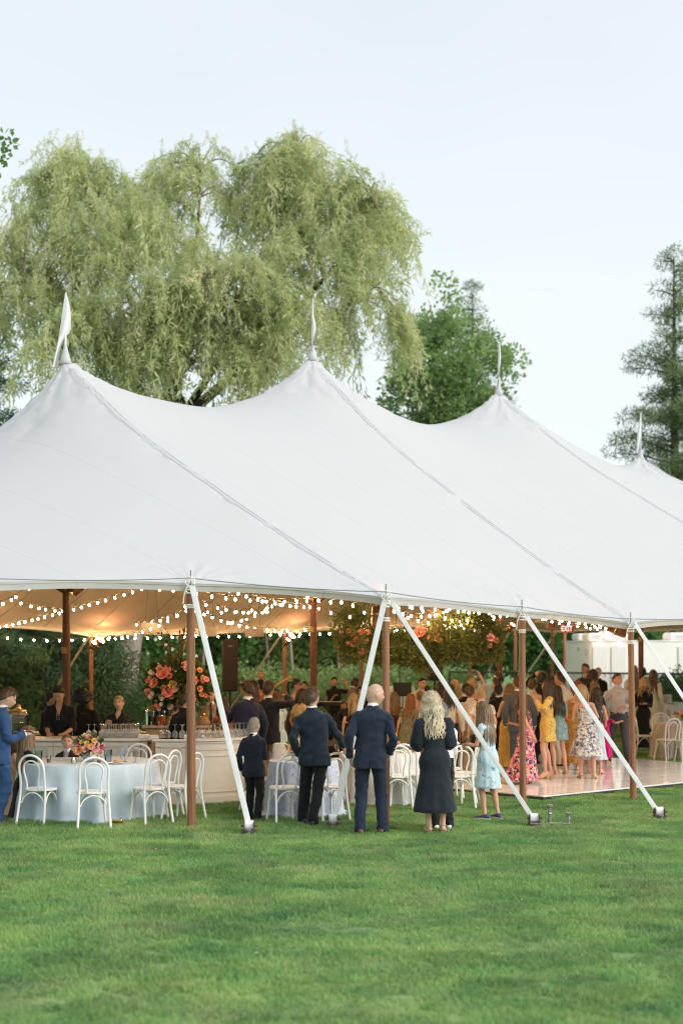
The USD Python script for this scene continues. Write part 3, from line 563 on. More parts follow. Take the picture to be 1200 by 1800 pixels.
conifer('pine_tree', 'second pine whose branches lean in at the right border', px_at(1275, 60), 60, 19.5, 3.0, G_PINE, 45, 24, 8, .55, -.04, leaf=(.30, .022), n=100, trunk_r=.28, base=.3, gaps=.25, flat=.6, power=.7)
conifer('spruce_tree', 'dark spruce at the left edge behind the willow', px_at(-22, 53), 53, 16.4, 3.6, G_DEEP, 46, 24, 11, .6, .35, leaf=(.24, .03), base=.05, gaps=.1)
tree('leafy_tree', 'tree whose single branch tip enters at the upper left', px_at(-146, 34), 34, 18.5, 1.75, G_MID, 47, n=200, clump=.40, leaf=(.13, .05), base=.70, trunk_r=.25, shell=.35)
# drooping hemlocks behind the bar
for k, (px, d, h, s, lb) in enumerate(((20, 37.5, 8.5, 3.0, 'dark drooping hemlock at the far left behind the bar'), (118, 39.5, 8.0, 2.4, 'dark drooping hemlock behind the bartenders'), (-70, 36.5, 8.5, 2.6, 'dark drooping hemlock cut by the left border'))):
    conifer('hemlock_tree', lb, px_at(px, d), d, h, s, G_HEMLOCK, 60 + k, 26, 13, .42, .42, leaf=(.15, .022), n=110, trunk_r=.16, base=.02, gaps=.08, flat=.55)
# the wooded edge seen under the canopy
wood = [(235, 47, 6.0, 2.2, 1, 'bushy dogwood with pale blossoms right of the grey willow trunk'), (330, 50, 6.5, 2.4, 1, 'leafy tree behind the coral flower arrangement'), (430, 52, 6.2, 2.3, 2, 'light green leafy tree left of the guitarist'), (505, 56, 7.0, 2.5, 1, 'leafy tree behind the guitar neck'),
        (580, 55, 6.4, 2.4, 2, 'light green leafy tree right of the second centre pole'), (655, 58, 6.8, 2.5, 0, 'dark leafy tree behind the bald man'), (730, 60, 6.5, 2.5, 1, 'leafy tree behind the hanging greenery'), (800, 63, 7.0, 2.6, 0, 'dark leafy tree right of the hanging speaker'), (875, 64, 7.2, 2.6, 1, 'leafy tree behind the third centre pole'), (945, 66, 6.9, 2.5, 0, 'dark leafy tree left of the white trailer'),
        (1010, 72, 6.6, 2.7, 0, 'dark leafy tree rising over the left end of the trailer'), (1080, 74, 6.4, 2.7, 1, 'leafy tree over the middle of the trailer roof'), (1150, 76, 6.3, 2.8, 0, 'dark leafy tree over the trailer beside the last centre pole'), (1215, 78, 6.6, 2.8, 0, 'dark leafy tree over the trailer at the right border'), (170, 52, 6.5, 2.4, 0, 'dark leafy tree behind the grey willow trunk'), (60, 50, 6.5, 2.6, 0, 'dark leafy tree behind the hemlocks'), (285, 56, 6.8, 2.4, 0, 'dark leafy tree behind the bar flowers')]
for k, (px, d, h, s, c, lb) in enumerate(wood):
    tree('leafy_tree', lb, px_at(px, d), d, h, s, (G_DEEP, G_MID, G_BRIGHT)[c], 70 + k, n=330, clump=.5, leaf=(.20, .075), base=.14, trunk_r=.09, shell=.3)
for k, (px, d) in enumerate(((352, 46), (517, 47), (612, 49), (598, 52), (636, 51), (475, 50))):
    t = thing('sapling', ('slim bare sapling trunk behind the speaker', 'slim bare sapling trunk right of the guitar', 'leaning bare sapling trunk left of the bald man', 'thin bare sapling behind the keyboard player', 'thin bare sapling right of the keyboard player', 'thin bare sapling left of the guitar')[k], 'tree', (px_at(px, d), d, float(gz(d))))
    part(t, 'trunk', limb([V3(0, 0, -.1), V3(.1 * (-1) ** k, 0, 2), V3(.45 * (-1) ** k, .2, 4.6)], .07, .03), BARK, smooth=True)
    r = np.random.default_rng(k); P = V3(.4 * (-1) ** k, 0, 4.6) + r.normal(0, .7, (40, 3))
    put(instancer(f'{t.GetPath()}/crown', [leaf_ball(900 + k, 50, .4, .16, .06)], [G_MID], P, rand_quats(40, r), np.ones((40, 3)), np.zeros(40, int)))
# pale flowering shrubs along the grass behind the band
for k, (px, d, s, h, c, lb) in enumerate(((545, 46, 1.8, 1.5, 2, 'low bright green shrub behind the band'), (645, 48, 1.7, 1.5, 2, 'low bright green shrub left of the bald head'), (430, 45, 1.6, 1.6, 2, 'low bright green shrub under the speaker'), (740, 50, 1.6, 1.6, 2, 'low bright green shrub behind the smiling man'), (1195, 47, 1.6, 1.35, 0, 'dark round shrub beyond the right-hand tables'), (228, 43, 1.0, 1.9, 1, 'green shrub beside the grey trunk'))):
    tree('shrub', lb, px_at(px, d), d, h, s, (G_DEEP, G_MID, G_BRIGHT)[c], 120 + k, 'shrub', n=170, clump=.32, leaf=(.10, .04), base=.02, trunk_r=.04, shell=.3)
blo = []
for k in range(30):
    p = at(rng.uniform(245, 345), rng.uniform(1118, 1195), 45.2 + rng.uniform(-.4, .4)); blo.append(p)
pet = join([moved(join([ball((math.cos(a) * .03, 0, math.sin(a) * .03), (.034, .012, .034), 1) for a in (0, 1.57, 3.14, 4.71)]), p, rng.uniform(0, 90)) for p in blo])
single('dogwood_blossom', pet, plain('cream_petal', (.50, .54, .45), .7), 'scattered cream dogwood blossoms in the green behind the bar flowers', 'blossom', kind='stuff')
# chain-link fence
fence = thing('chain_link_fence', 'dark chain-link fence crossing behind the dancers and in front of the trailer', 'fence', (0, 0, 0))
fa, fb = at(790, 1181, 47.0), at(1330, 1186, 45.0)
DKM = plain('dark_fence_metal', (.02, .03, .028), .5)
nf_ = 9
for i in range(nf_ + 1):
    p = fa + (fb - fa) * i / nf_; part(fence, 'fence_post', tube([V3(p[0], p[1], 0), V3(p[0], p[1], p[2] + .03)], .035, n=8), DKM)
part(fence, 'top_rail', tube([fa, fb], .028, n=8), DKM)
mesh_m = usdkit.material(stage, LK + 'chain_link', {'tc': ('geometry', {}), 'mp': ('mapping', dict(rotation=(0, math.radians(45), 0), scale=(26, 26, 26))), 'sx': ('separate_xyz', {}), 'fx': ('math', dict(math_type='fraction')), 'fz': ('math', dict(math_type='fraction')), 'lx': ('math', dict(math_type='less_than', value2=.13)), 'lz': ('math', dict(math_type='less_than', value2=.13)), 'mx': ('math', dict(math_type='maximum')), 't': ('transparent_bsdf', {}), 'd': ('diffuse_bsdf', dict(color=(.02, .03, .028))), 'm': ('mix_closure', {})},
    [('tc.position', 'mp.vector'), ('mp.vector', 'sx.vector'), ('sx.x', 'fx.value1'), ('sx.z', 'fz.value1'), ('fx.value', 'lx.value1'), ('fz.value', 'lz.value1'), ('lx.value', 'mx.value1'), ('lz.value', 'mx.value2'), ('mx.value', 'm.fac'), ('t.BSDF', 'm.closure1'), ('d.BSDF', 'm.closure2')], surface='m.closure')
part(fence, 'wire_mesh', (np.array([[fa[0], fa[1], .1], [fb[0], fb[1], .1], fb - V3(0, 0, .03), fa - V3(0, 0, .03)]), np.array([[0, 1, 2], [0, 2, 3]])), mesh_m)
# restroom trailer
TRW = plain('trailer_white', (.78, .79, .80), .35, vary=.03, vscale=1.2); TRD = plain('trailer_trim', (.42, .44, .46), .4)
ta, tb, tc = at(972, 1128, 51.5), at(1037, 1127, 49.5), at(1330, 1122, 51.0)
yaw = math.degrees(math.atan2(tc[1] - tb[1], tc[0] - tb[0])); Lx = np.linalg.norm((tc - tb)[:2]); Wd = 2.5; top = 2.80; bot = .70
tr = thing('restroom_trailer', 'long white restroom trailer with roof air units behind the fence', 'trailer', (tb[0], tb[1], 0), yaw)
part(tr, 'body', box((Lx / 2, Wd / 2, (top + bot) / 2), (Lx, Wd, top - bot), .06), TRW, smooth=30)
part(tr, 'roof_edge', join(box((Lx / 2, Wd / 2, top - .02), (Lx + .04, Wd + .04, .05), .012)), TRW)
part(tr, 'skirt', box((Lx / 2, Wd / 2, bot - .12), (Lx - .1, Wd - .1, .24), .02), TRD)
for x in (2.2, 3.1): 
    w = part(tr, 'wheel', tube([V3(x, .02, .38), V3(x, .24, .38)], .36, n=24), BLACK, smooth=40)
for x, w, h in ((-.0, 0, 0),): pass
for x, y_, w, h in ((.25, .55, .55, .26), (.25, 1.5, .6, .26), (1.0, 1.0, 1.15, .36), (3.55, 1.0, .95, .30), (4.35, 1.1, 1.05, .42), (5.15, 1.0, .8, .30)):
    a = part(tr, 'air_unit', box((x + w * .5 - .2, y_, top + h / 2), (w, .62, h), .09), plain('air_unit_plastic', (.74, .75, .76), .5), smooth=30)
    part(a, 'grille', join([box((x + w * .5 - .2, y_ - .315, top + h * q), (w * .55, .012, .018)) for q in (.35, .5, .65)]), TRD)
for x in (.35, 1.05, 3.6, 4.15):
    d_ = part(tr, 'door', box((x, -.012, 1.72), (.56, .03, 1.75), .01), plain('trailer_door', (.72, .73, .74), .4))
    part(d_, 'handle', box((x + .2, -.035, 1.6), (.03, .03, .14), .005), TRD); part(d_, 'hinge_strip', box((x - .265, -.03, 1.72), (.012, .02, 1.6)), TRD)
    part(d_, 'porch_lamp', box((x + .03, -.05, 2.66), (.14, .09, .08), .03), glow('porch_lamp_glow', (1, .98, .94), 1.5))
part(tr, 'end_vent', tube([V3(-.01, 1.0, 2.5), V3(-.035, 1.0, 2.5)], .07, n=14), TRD)
part(tr, 'end_hatch', tube([V3(-.01, .32, 2.4), V3(-.03, .32, 2.4)], .13, n=18), plain('hatch_plastic', (.58, .62, .66), .5))
# ------------------------------------------------------------------ bars
BARW = plain('bar_cream_paint', (.66, .60, .52), .45, .05, 30.0, .03); BART = plain('bar_top_cream', (.70, .65, .58), .35, vary=.02)
def panel(parent, x0, x1, z0, z1, y, name='front_panel', m=BARW, rail=.075):
    """a framed, recessed panel on a face that looks towards -y"""
    p = part(parent, name, box(((x0 + x1) / 2, y + .02, (z0 + z1) / 2), (x1 - x0, .03, z1 - z0)), m)
    fr = [box(((x0 + x1) / 2, y - .006, z1 - rail / 2), (x1 - x0, .026, rail), .004), box(((x0 + x1) / 2, y - .006, z0 + rail), (x1 - x0, .026, rail * 2), .004), box((x0 + rail / 2, y - .005, (z0 + z1) / 2), (rail, .024, z1 - z0 - rail * 3 + .02), .004), box((x1 - rail / 2, y - .005, (z0 + z1) / 2), (rail, .024, z1 - z0 - rail * 3 + .02), .004)]
    part(p, 'rail', fr[0], m); part(p, 'rail', fr[1], m); part(p, 'stile', fr[2], m); part(p, 'stile', fr[3], m)
    a, b, c, d = x0 + rail, x1 - rail, z0 + rail * 2, z1 - rail
    part(p, 'moulding', join(box(((a + b) / 2, y - .004, d - .012), (b - a, .02, .02), .006), box(((a + b) / 2, y - .004, c + .012), (b - a, .02, .02), .006), box((a + .012, y - .004, (c + d) / 2), (.02, .02, d - c - .05), .006), box((b - .012, y - .004, (c + d) / 2), (.02, .02, d - c - .05), .006)), m)
DL = 20.75
xl, xr = px_at(-60, DL), px_at(260, DL)
bar = thing('bar_counter', 'cream panelled bar counter behind the blue table with wine glasses on it', 'bar', (xl, DL, 0)); W = xr - xl; BH = .97
part(bar, 'counter_top', box((W / 2 + .02, .32, BH - .018), (W + .06, .78, .036), .01), BART)
part(bar, 'carcass', box((W / 2, .36, (BH - .04) / 2), (W - .04, .60, BH - .05)), BARW)
for k in range(2): panel(bar, .0 + k * (W - .1) / 2, (k + 1) * (W - .1) / 2 - .006, .02, BH - .04, .0)
part(bar, 'pilaster', box((W - .045, .0, (BH - .04) / 2), (.09, .07, BH - .05), .008), BARW)
part(bar, 'plinth', box((W / 2, -.012, .05), (W + .02, .05, .10), .01), BARW)
# curved bar
B0 = at(273, 1160, 20.6); B1 = at(330, 1160, 20.75); CR = 1.25
bar2 = thing('bar_counter', 'cream bar counter with a curved front behind the first wooden pole', 'bar', (B0[0], B0[1], 0)); w0 = B1[0] - B0[0]
panel(bar2, 0, w0, .02, BH - .04, .0); part(bar2, 'pilaster', box((w0 + .03, .0, (BH - .04) / 2), (.075, .07, BH - .05), .008), BARW)
cx_, cy_ = w0 + .06 - .25, CR + .02
def arc(r, a0=-78, a1=-24, n=26): return [(cx_ + r * math.cos(a), cy_ + r * math.sin(a)) for a in np.radians(np.linspace(a0, a1, n))]
def arc_band(r0, r1, z0, z1, a0=-78, a1=-24):
    o, i = arc(r1, a0, a1), arc(r0, a0, a1)
    return loft([np.array([(*o[k], z0), (*o[k], z1), (*i[k], z1), (*i[k], z0)]) for k in range(len(o))])
part(bar2, 'curved_front', arc_band(CR - .12, CR, .02, BH - .04), BARW, smooth=40)
for z0, z1, e in ((.0, .115, .022), (.115, .13, .014), (.185, .20, .012), (.71, .725, .012), (.80, .84, .014), (.90, .93, .02)): part(bar2, 'moulding', arc_band(CR - .01, CR + e, z0, z1), BARW, smooth=40)
part(bar2, 'counter_top', arc_band(CR - .62, CR + .05, BH - .036, BH, -100, -23), BART, smooth=40)
part(bar2, 'carcass', box((w0 / 2 - .0, .36, BH / 2 - .03), (w0 - .02, .62, BH - .07)), BARW)
part(bar2, 'counter_top', box((w0 / 2 - .02, .30, BH - .018), (w0 + .06, .70, .036), .01), BART)
for x, z in ((-.02, .06), (w0 + .02, .06)): part(bar2, 'top_block', box((x, .02, BH + .03), (.12, .12, .06), .01), BART)
part(bar, 'top_block', box((W - .06, .02, BH + .03), (.16, .12, .06), .01), BART)
# back bar that carries the flowers
K0, K1 = px_at(256, 23.2), px_at(430, 23.2); HB = 1.04
bbk = thing('back_bar', 'tall tan back bar carrying drink dispensers and the coral flowers', 'bar', (K0, 23.2, 0)); W2 = K1 - K0
TAN = plain('back_bar_paint', (.52, .42, .33), .5, vary=.04)
part(bbk, 'carcass', box((W2 / 2, .33, HB / 2 - .02), (W2, .6, HB - .04)), TAN); part(bbk, 'counter_top', box((W2 / 2, .32, HB - .02), (W2 + .12, .72, .045), .01), TAN)
panel(bbk, 0, W2 / 2, .03, HB - .06, -.0, m=TAN); panel(bbk, W2 / 2 + .004, W2, .03, HB - .06, -.0, m=TAN)
bb2 = thing('back_bar', 'low dark back counter behind the black shirted bartenders', 'bar', (px_at(-40, 23.6), 23.6, 0)); part(bb2, 'carcass', box((1.5, .3, .43), (3.0, .55, .86)), plain('dark_counter', (.05, .045, .04), .6)); part(bb2, 'counter_top', box((1.5, .3, .885), (3.1, .65, .04), .01), TAN)
# drink dispensers: glass urn, brass lid, tap, coloured drink
def dispenser(p, col, label, s=1.0, m=None):
    t = thing('drink_dispenser', label, 'drink dispenser', p, 0, None, s)
    part(t, 'glass_jar', lathe([(.095, .0), (.105, .01), (.108, .20), (.10, .24), (.07, .275), (.075, .28), (.112, .243), (.114, .20), (.112, .005)], 24), clear('jar_glass', (.93, .95, .94)), smooth=40)
    part(t, 'drink', lathe([(.09, .012), (.100, .02), (.101, .15), (.0, .15)], 24), plain(m or 'drink_' + label.split()[0], col, .15, spec=.6), smooth=40)
    part(t, 'lid', lathe([(.085, .272), (.095, .28), (.09, .292), (.05, .305), (.02, .315), (.018, .33), (.03, .345), (.0, .355)], 20), GOLD, smooth=40)
    part(t, 'tap', join(tube([V3(0, -.105, .045), V3(0, -.15, .045), V3(0, -.155, .02)], .012, n=8), tube([V3(-.02, -.145, .062), V3(.02, -.145, .062)], .008, n=6)), STEEL)
    part(t, 'rib_band', join([lathe([(.109, z), (.1165, z + .006), (.109, z + .012)], 20) for z in (.165, .185, .205)]), clear('jar_glass', (.93, .95, .94)))
zb = HB + .003
for px, c, lb in ((268, (.02, .005, .006), 'dark purple drink in a glass dispenser, leftmost on the tan back bar'), (281, (.62, .10, .03), 'orange red drink in a glass dispenser on the tan back bar'), (299, (.80, .42, .03), 'yellow drink in a glass dispenser under the coral flowers')):
    p = at(px, 1160, 23.38); dispenser((p[0], p[1], zb), c, lb, 1.0)
p = at(359, 1160, 23.4); t = thing('glass_cloche', 'gold topped glass jar between the bartender and the grey suited man', 'jar', (p[0], p[1] - .1, zb))
part(t, 'dome', lathe([(.10, 0), (.105, .05), (.095, .10), (.06, .14), (.02, .16)], 24), plain('amber_glass', (.55, .36, .16), .12, spec=.7, extra=dict(transmission_weight=.5)), smooth=50); part(t, 'knob', lathe([(.015, .155), (.03, .175), (.022, .195), (0, .20)], 14), GOLD, smooth=50); part(t, 'base', lathe([(.12, -.0), (.125, .012), (.11, .016)], 24), GOLD)
for px, c, lb in ((13, (.55, .07, .025), 'red orange drink in a glass dispenser beside the man in blue'), (40, (.06, .008, .008), 'dark red drink in a gold lidded dispenser by the seated woman')):
    p = at(px, 1160, 21.6); dispenser((p[0], p[1] - .28, BH), c, lb, 1.35)
# upturned wine glasses on the two counters
def goblet(name, label, p, group=None, up=False, m=GLASS, drink=None):
    pr = [(.034, 0), (.036, .002), (.012, .006), (.006, .02), (.0055, .075), (.012, .085), (.034, .105), (.042, .135), (.040, .175), (.033, .20)]
    if not up: pr = [(r, .20 - z) for r, z in pr][::-1]
    t = thing(name, label, 'glass', p, 0, group)
    part(t, 'bowl', lathe(pr, 14), m, smooth=50)
    if drink: part(t, 'drink', lathe([(.008, .088), (.034, .108), (.040, .135), (.039, .155), (0, .155)], 14), drink, smooth=50)
    return t
g0 = None; gi = 0
WG = plain('wine_glass', (.92, .93, .92), .04, spec=.8, extra=dict(transmission_weight=.88, ior=1.15))
spots = [(156, 1), (166, 1)] + [(178 + 4.3 * i, 0) for i in range(16)]
GL = []
for k, (px, r_) in enumerate(spots):
    for row in range(1 if k < 2 else 2):
        y_ = DL + .14 + row * .16 + (.05 if k % 2 else 0); GL.append((px_at(px + row * 1.5, y_), y_, 'upside-down wine glass on the cream counter before the black bartenders', 'wine glasses on the straight bar'))
for k in range(13):
    a = math.radians(-84 + 58 * k / 12)
    for row in range(2):
        r_ = CR - .12 - row * .15; GL.append((B0[0] + cx_ + r_ * math.cos(a), B0[1] + cy_ + r_ * math.sin(a), 'upside-down wine glass on the curved bar counter behind the wooden pole', 'wine glasses on the curved bar'))
for k in range(4): GL.append((B0[0] + .06 + .10 * k, B0[1] + .2, 'upside-down wine glass on the short counter left of the wooden pole', 'wine glasses left of the pole'))
for x, y_, lb, gr in GL:
    if g0 is None: g0 = goblet('wine_glass', lb, (x, y_, BH + .001), gr, m=WG)
    else: dup(g0, lb, (x, y_, BH + .001), rng.uniform(0, 90), gr)
t = thing('glass_rack', 'thin dark wire rack over the glasses on the curved bar', 'rack', (B0[0], B0[1], BH))
part(t, 'wire_frame', join([tube([V3(*q, h) for q in arc(CR - .05, -80, -26, 16)], .006, n=5) for h in (.205,)] + [tube([V3(*arc(CR - .05, a, a + 1, 2)[0], 0), V3(*arc(CR - .05, a, a + 1, 2)[0], .205)], .005, n=5) for a in (-80, -53, -26)]), WIRE)

# ------------------------------------------------------------------ tables
TBL = plain('light_wood', (.45, .33, .22), .5)
def folded_cloth(R, H, seed, folds=17, spread=.10, n=150, m=16, puddle=.03):
    r = np.random.default_rng(seed); th = np.arange(n) * 2 * np.pi / n; ph = r.uniform(0, 6.28, 4)
    rows = []
    for k in range(m):
        f = k / (m - 1); z = H - .012 - (H - .012) * f
        wob = .5 * np.cos(folds * th + ph[0] + 1.3 * np.sin(2 * th + ph[1])) + .3 * np.cos((folds // 2 + 3) * th + ph[2]) + .2 * np.cos(5 * th + ph[3])
        rr = R * (1 + .012 * min(1, f * 8)) + spread * f ** .8 * .55 + (.075 + .05 * f) * wob * min(1, f * 1.6) * (R / .9) ** .5
        if k == m - 1: rr = rr + puddle; z = .012
        rows.append(np.stack([rr * np.cos(th), rr * np.sin(th), np.full(n, z) + (.015 * wob if 0 < k < m - 1 else 0)], 1))
    top = [np.stack([R * q * np.cos(th), R * q * np.sin(th), np.full(n, H + .0 if q < .99 else H - .004)], 1) for q in (.4, .985)]
    return loft(np.array(top + rows)[::-1])
def linen(name, c1, c2, scale=7.0, gloss=.7): 
    if name not in made:
        made[name] = usdkit.material(stage, LK + name, {'tc': ('texture_coordinate', {}), 'mp': ('mapping', dict(scale=(1, 1, .35))), 'n': ('noise_texture', dict(scale=scale, detail=5.0, roughness=.6)), 'r': ('rgb_ramp', dict(ramp=[(.3, c1), (.7, c2)])), 'n2': ('noise_texture', dict(scale=7.0, detail=3.0)), 'b': ('bump', dict(strength=.2, distance=.03)), 'p': ('principled_bsdf', dict(roughness=gloss, sheen_weight=.15))},
            [('tc.object', 'mp.vector'), ('mp.vector', 'n.vector'), ('n.fac', 'r.fac'), ('r.color', 'p.base_color'), ('tc.object', 'n2.vector'), ('n2.fac', 'b.height'), ('b.normal', 'p.normal')], surface='p.BSDF')
    return made[name]
BLUE_LINEN = linen('pale_blue_linen', (.46, .55, .63), (.56, .65, .72)); GREY_LINEN = linen('grey_white_linen', (.55, .55, .55), (.66, .66, .66)); BEIGE_LINEN = linen('beige_grey_linen', (.42, .36, .32), (.52, .46, .42)); PALE_LINEN = linen('pale_blue_white_linen', (.52, .60, .66), (.62, .70, .75))
TOILE = floral('blue_toile_linen', (.58, .62, .70), [(.10, .15, .34), (.22, .29, .48), (.38, .45, .60)], 62.0, .72)
def table(x, y, R, m, tlabel, clabel, seed, H=.745, folds=17, parts=True, puddle=.03, spread=.10):
    z0 = base_z(x, y); t = thing('round_table', tlabel, 'table', (x, y, z0))
    part(t, 'tabletop', lathe([(R - .03, H - .035), (R - .012, H - .028), (R - .012, H - .006), (R - .03, H - .002)], 40), TBL)
    for a in (45, 135, 225, 315): part(t, 'leg', tube([V3(R * .62 * math.cos(math.radians(a)), R * .62 * math.sin(math.radians(a)), 0), V3(R * .55 * math.cos(math.radians(a)), R * .55 * math.sin(math.radians(a)), H - .035)], .018, n=8), STEEL)
    c = thing('tablecloth', clabel, 'tablecloth', (x, y, z0)) if False else None
    q = single('tablecloth', moved(folded_cloth(R, H, seed, folds, spread, puddle=puddle), (x, y, z0)), m, clabel, 'tablecloth', smooth=60)
    return z0 + H
T1 = V3(px_at(156, 19.35), 19.35, 0); T2 = V3(px_at(533, 19.5), 19.5, 0); T3 = V3(px_at(668, 21.3), 21.3, 0); T4 = V3(px_at(1196, 30.6), 30.6, 0); T5 = V3(px_at(1168, 38), 38, 0)
table(*T1[:2], .93, BLUE_LINEN, 'large round table under the plain pale blue cloth', 'plain pale blue cloth falling to the grass at the left table', 1)
table(*T2[:2], .47, TOILE, 'small round table under the blue patterned cloth', 'blue and white patterned cloth pooling on the grass behind the striding man', 2, folds=13, puddle=.07)
table(*T3[:2], .60, GREY_LINEN, 'round table under the plain whitish cloth behind the bald man', 'plain whitish grey cloth on the table behind the bald man', 3)
table(*T4[:2], .56, BEIGE_LINEN, 'round table under the beige cloth at the right border', 'beige grey cloth on the right-hand dining table', 4)
table(*T5[:2], .48, GREY_LINEN, 'square draped table carrying stacked plates at the right', 'grey cloth on the serving table with stacked plates', 5, H=.9)
for k, (px, d, R, yt, lb) in enumerate(((693, 44, .62, 1207, 'pale blue draped table far behind the smiling man'), (838, 45.5, .55, 1203, 'white draped table far behind the dancers'), (1040, 42, .5, 1218, 'pale table behind the tuxedo man'))):
    x = px_at(px, d); H = EYE - (yt - HZ) / FP * d - float(gz(d)); table(x, d, R, PALE_LINEN, lb, lb.replace('draped table', 'cloth on the table').replace('pale table', 'pale cloth on the table'), 10 + k, H=H, spread=.04)

# ------------------------------------------------------------------ bentwood chairs
def chair(loc, rz, label):
    t = thing('bentwood_chair', label, 'chair', loc, rz)
    part(t, 'seat', lathe([(.19, .435), (.205, .442), (.207, .462), (.195, .470), (.12, .466), (.0, .464)], 30), WHITE_PAINT, smooth=40)
    a = np.linspace(0, math.pi, 15)
    hoop = [V3(.205, -.265, 0), V3(.192, -.222, .22), V3(.18, -.19, .46), V3(.175, -.20, .58), V3(.180, -.222, .70)] + [V3(.180 * math.cos(q), -.228 - .02 * math.sin(q), .735 + .165 * math.sin(q)) for q in a] + [V3(-.180, -.222, .70), V3(-.175, -.20, .58), V3(-.18, -.19, .46), V3(-.192, -.222, .22), V3(-.205, -.265, 0)]
    part(t, 'back_frame', tube(spline(hoop, 46), .0165, n=8), WHITE_PAINT, smooth=60)
    loop = [V3(.085, -.185, .46), V3(.088, -.20, .56), V3(.112, -.215, .68)] + [V3(.114 * math.cos(q), -.223 - .015 * math.sin(q), .725 + .105 * math.sin(q)) for q in a] + [V3(-.112, -.215, .68), V3(-.088, -.20, .56), V3(-.085, -.185, .46)]
    part(t, 'back_loop', tube(spline(loop, 34), .0125, n=8), WHITE_PAINT, smooth=60)
    for s in (-1, 1): part(t, 'front_leg', tube(spline([V3(s * .145, .14, .44), V3(s * .158, .158, .25), V3(s * .185, .195, 0)], 8), [.019, .0185, .018, .0175, .017, .0165, .016, .015], n=8), WHITE_PAINT, smooth=60)
    C = [(.150, .148), (-.150, .148), (-.182, -.195), (.182, -.195)]
    for k in range(4):
        p, q = V3(*C[k], 0), V3(*C[(k + 1) % 4], 0); u = np.linspace(0, 1, 13)
        part(t, 'arched_brace', tube(np.array([p + (q - p) * (.04 + .92 * s) + V3(0, 0, .285 + .135 * math.sin(math.pi * s) ** .6) for s in u]), .0105, n=6), WHITE_PAINT, smooth=60)
    return t
CH = [  # px of seat, depth, heading (0 = its back towards the camera), label
    (72, 18.35, -20, 'white bentwood chair in front of the pale blue table, leftmost'), (163, 17.95, 14, 'white bentwood chair in front of the flower centrepiece, above the gold shoes'), (262, 18.45, 38, 'white bentwood chair at the right front of the pale blue table'),
    (280, 19.2, 66, 'white bentwood chair half hidden behind the chair at the pale blue table\'s right'), (318, 18.7, 62, 'white bentwood chair behind the leftmost wooden pole'), (238, 20.3, 176, 'white bentwood chair between the pale blue table and the bar'),
    (500, 18.55, 22, 'white bentwood chair in front of the blue patterned cloth'), (574, 18.75, 30, 'white bentwood chair behind the legs of the striding man'), (506, 20.4, 190, 'white bentwood chair behind the patterned table with a cream jacket on it'), (462, 19.9, -60, 'white bentwood chair just right of the boy in the dark suit'),
    (693, 20.35, 12, 'white bentwood chair between the bald man and the wooden pole'), (712, 20.7, -6, 'white bentwood chair between the second front pole and the woman in black'), (640, 21.0, 60, 'white bentwood chair hidden behind the bald man'),
    (800, 20.4, 18, 'white bentwood chair right of the woman in black'), (810, 20.95, 78, 'white bentwood chair seen from the side, behind the girl in pale blue'), (786, 21.8, 5, 'white bentwood chair farther back, right of the blonde hair woman'),
    (1133, 31.0, -88, 'white bentwood chair seen from its side at the right-hand table'), (1171, 29.6, 24, 'white bentwood chair with its back to us at the beige table'), (1158, 32.0, 160, 'white bentwood chair on the far side of the beige table'), (1206, 29.3, 10, 'white bentwood chair cut by the right border'),
    (1166, 36.6, 8, 'white bentwood chair before the table of stacked plates'), (1190, 36.2, 60, 'white bentwood chair turned sideways near the right border'), (1150, 36.9, 30, 'white bentwood chair left of the table of stacked plates')]
ch0 = None
for px, d, a, lb in CH:
    loc = (px_at(px, d), d, base_z(px_at(px, d), d))
    if ch0 is None: ch0 = chair(loc, a, lb)
    else: dup(ch0, lb, loc, a)
# jacket draped on the chair behind the patterned table
x, d = px_at(506, 20.4), 20.4
dr = [np.stack([(.20 + .015 * math.sin(k)) * np.cos(np.linspace(0, 2 * np.pi, 18, endpoint=False)), (.05 + .02 * (k > 2)) * np.sin(np.linspace(0, 2 * np.pi, 18, endpoint=False)) + .22, np.full(18, z)], 1) for k, z in enumerate((.46, .55, .65, .75, .84, .90, .915))]
dr[-1][:, :2] *= (.8, 1); single('jacket', moved(loft(dr), (x, d, 0), 10), cloth('cream_jacket', (.60, .52, .44)), 'cream jacket draped over the chair back by the patterned table', 'jacket', smooth=50)

# ------------------------------------------------------------------ table things
ZT = .748
def leaf_mesh(p, a, l, w, r):
    a = a / np.linalg.norm(a); b = np.cross(a, r.normal(size=3)); b /= np.linalg.norm(b); k = np.cross(a, b)
    return np.array([p, p + a * l * .5 + b * w + k * w * .3, p + a * l, p + a * l * .5 - b * w + k * w * .3]), np.array([[0, 1, 2], [0, 2, 3]])
def rose(c, R, r, face=None):
    """a layered bloom of cupped petals"""
    f = V3(*(face if face is not None else (0, -1, .4))); f /= np.linalg.norm(f); T, A, B = frames([c, c + f]); A, B = A[0], B[0]; ms = []
    for layer, (n, tilt, s) in enumerate(((4, .25, .5), (6, .7, .75), (7, 1.15, 1.0))):
        for k in range(n):
            a = 2 * math.pi * (k + .5 * layer) / n + r.uniform(-.15, .15); o = (A * math.cos(a) + B * math.sin(a)); d = f * math.cos(tilt) + o * math.sin(tilt); sd = np.cross(f, o)
            L = R * s; w = L * .62; b = c + o * R * .12 * layer
            ms.append((np.array([b - sd * w * .3, b + sd * w * .3, b + d * L * .6 + sd * w, b + d * L + f * L * .12 + sd * w * .35, b + d * L + f * L * .12 - sd * w * .35, b + d * L * .6 - sd * w]), np.array([[0, 1, 2], [0, 2, 3], [0, 3, 4], [0, 4, 5]])))
    return join(ms)
def petal(name, c): return plain('petal_' + name, c, .7, vary=.18, vscale=25.0)
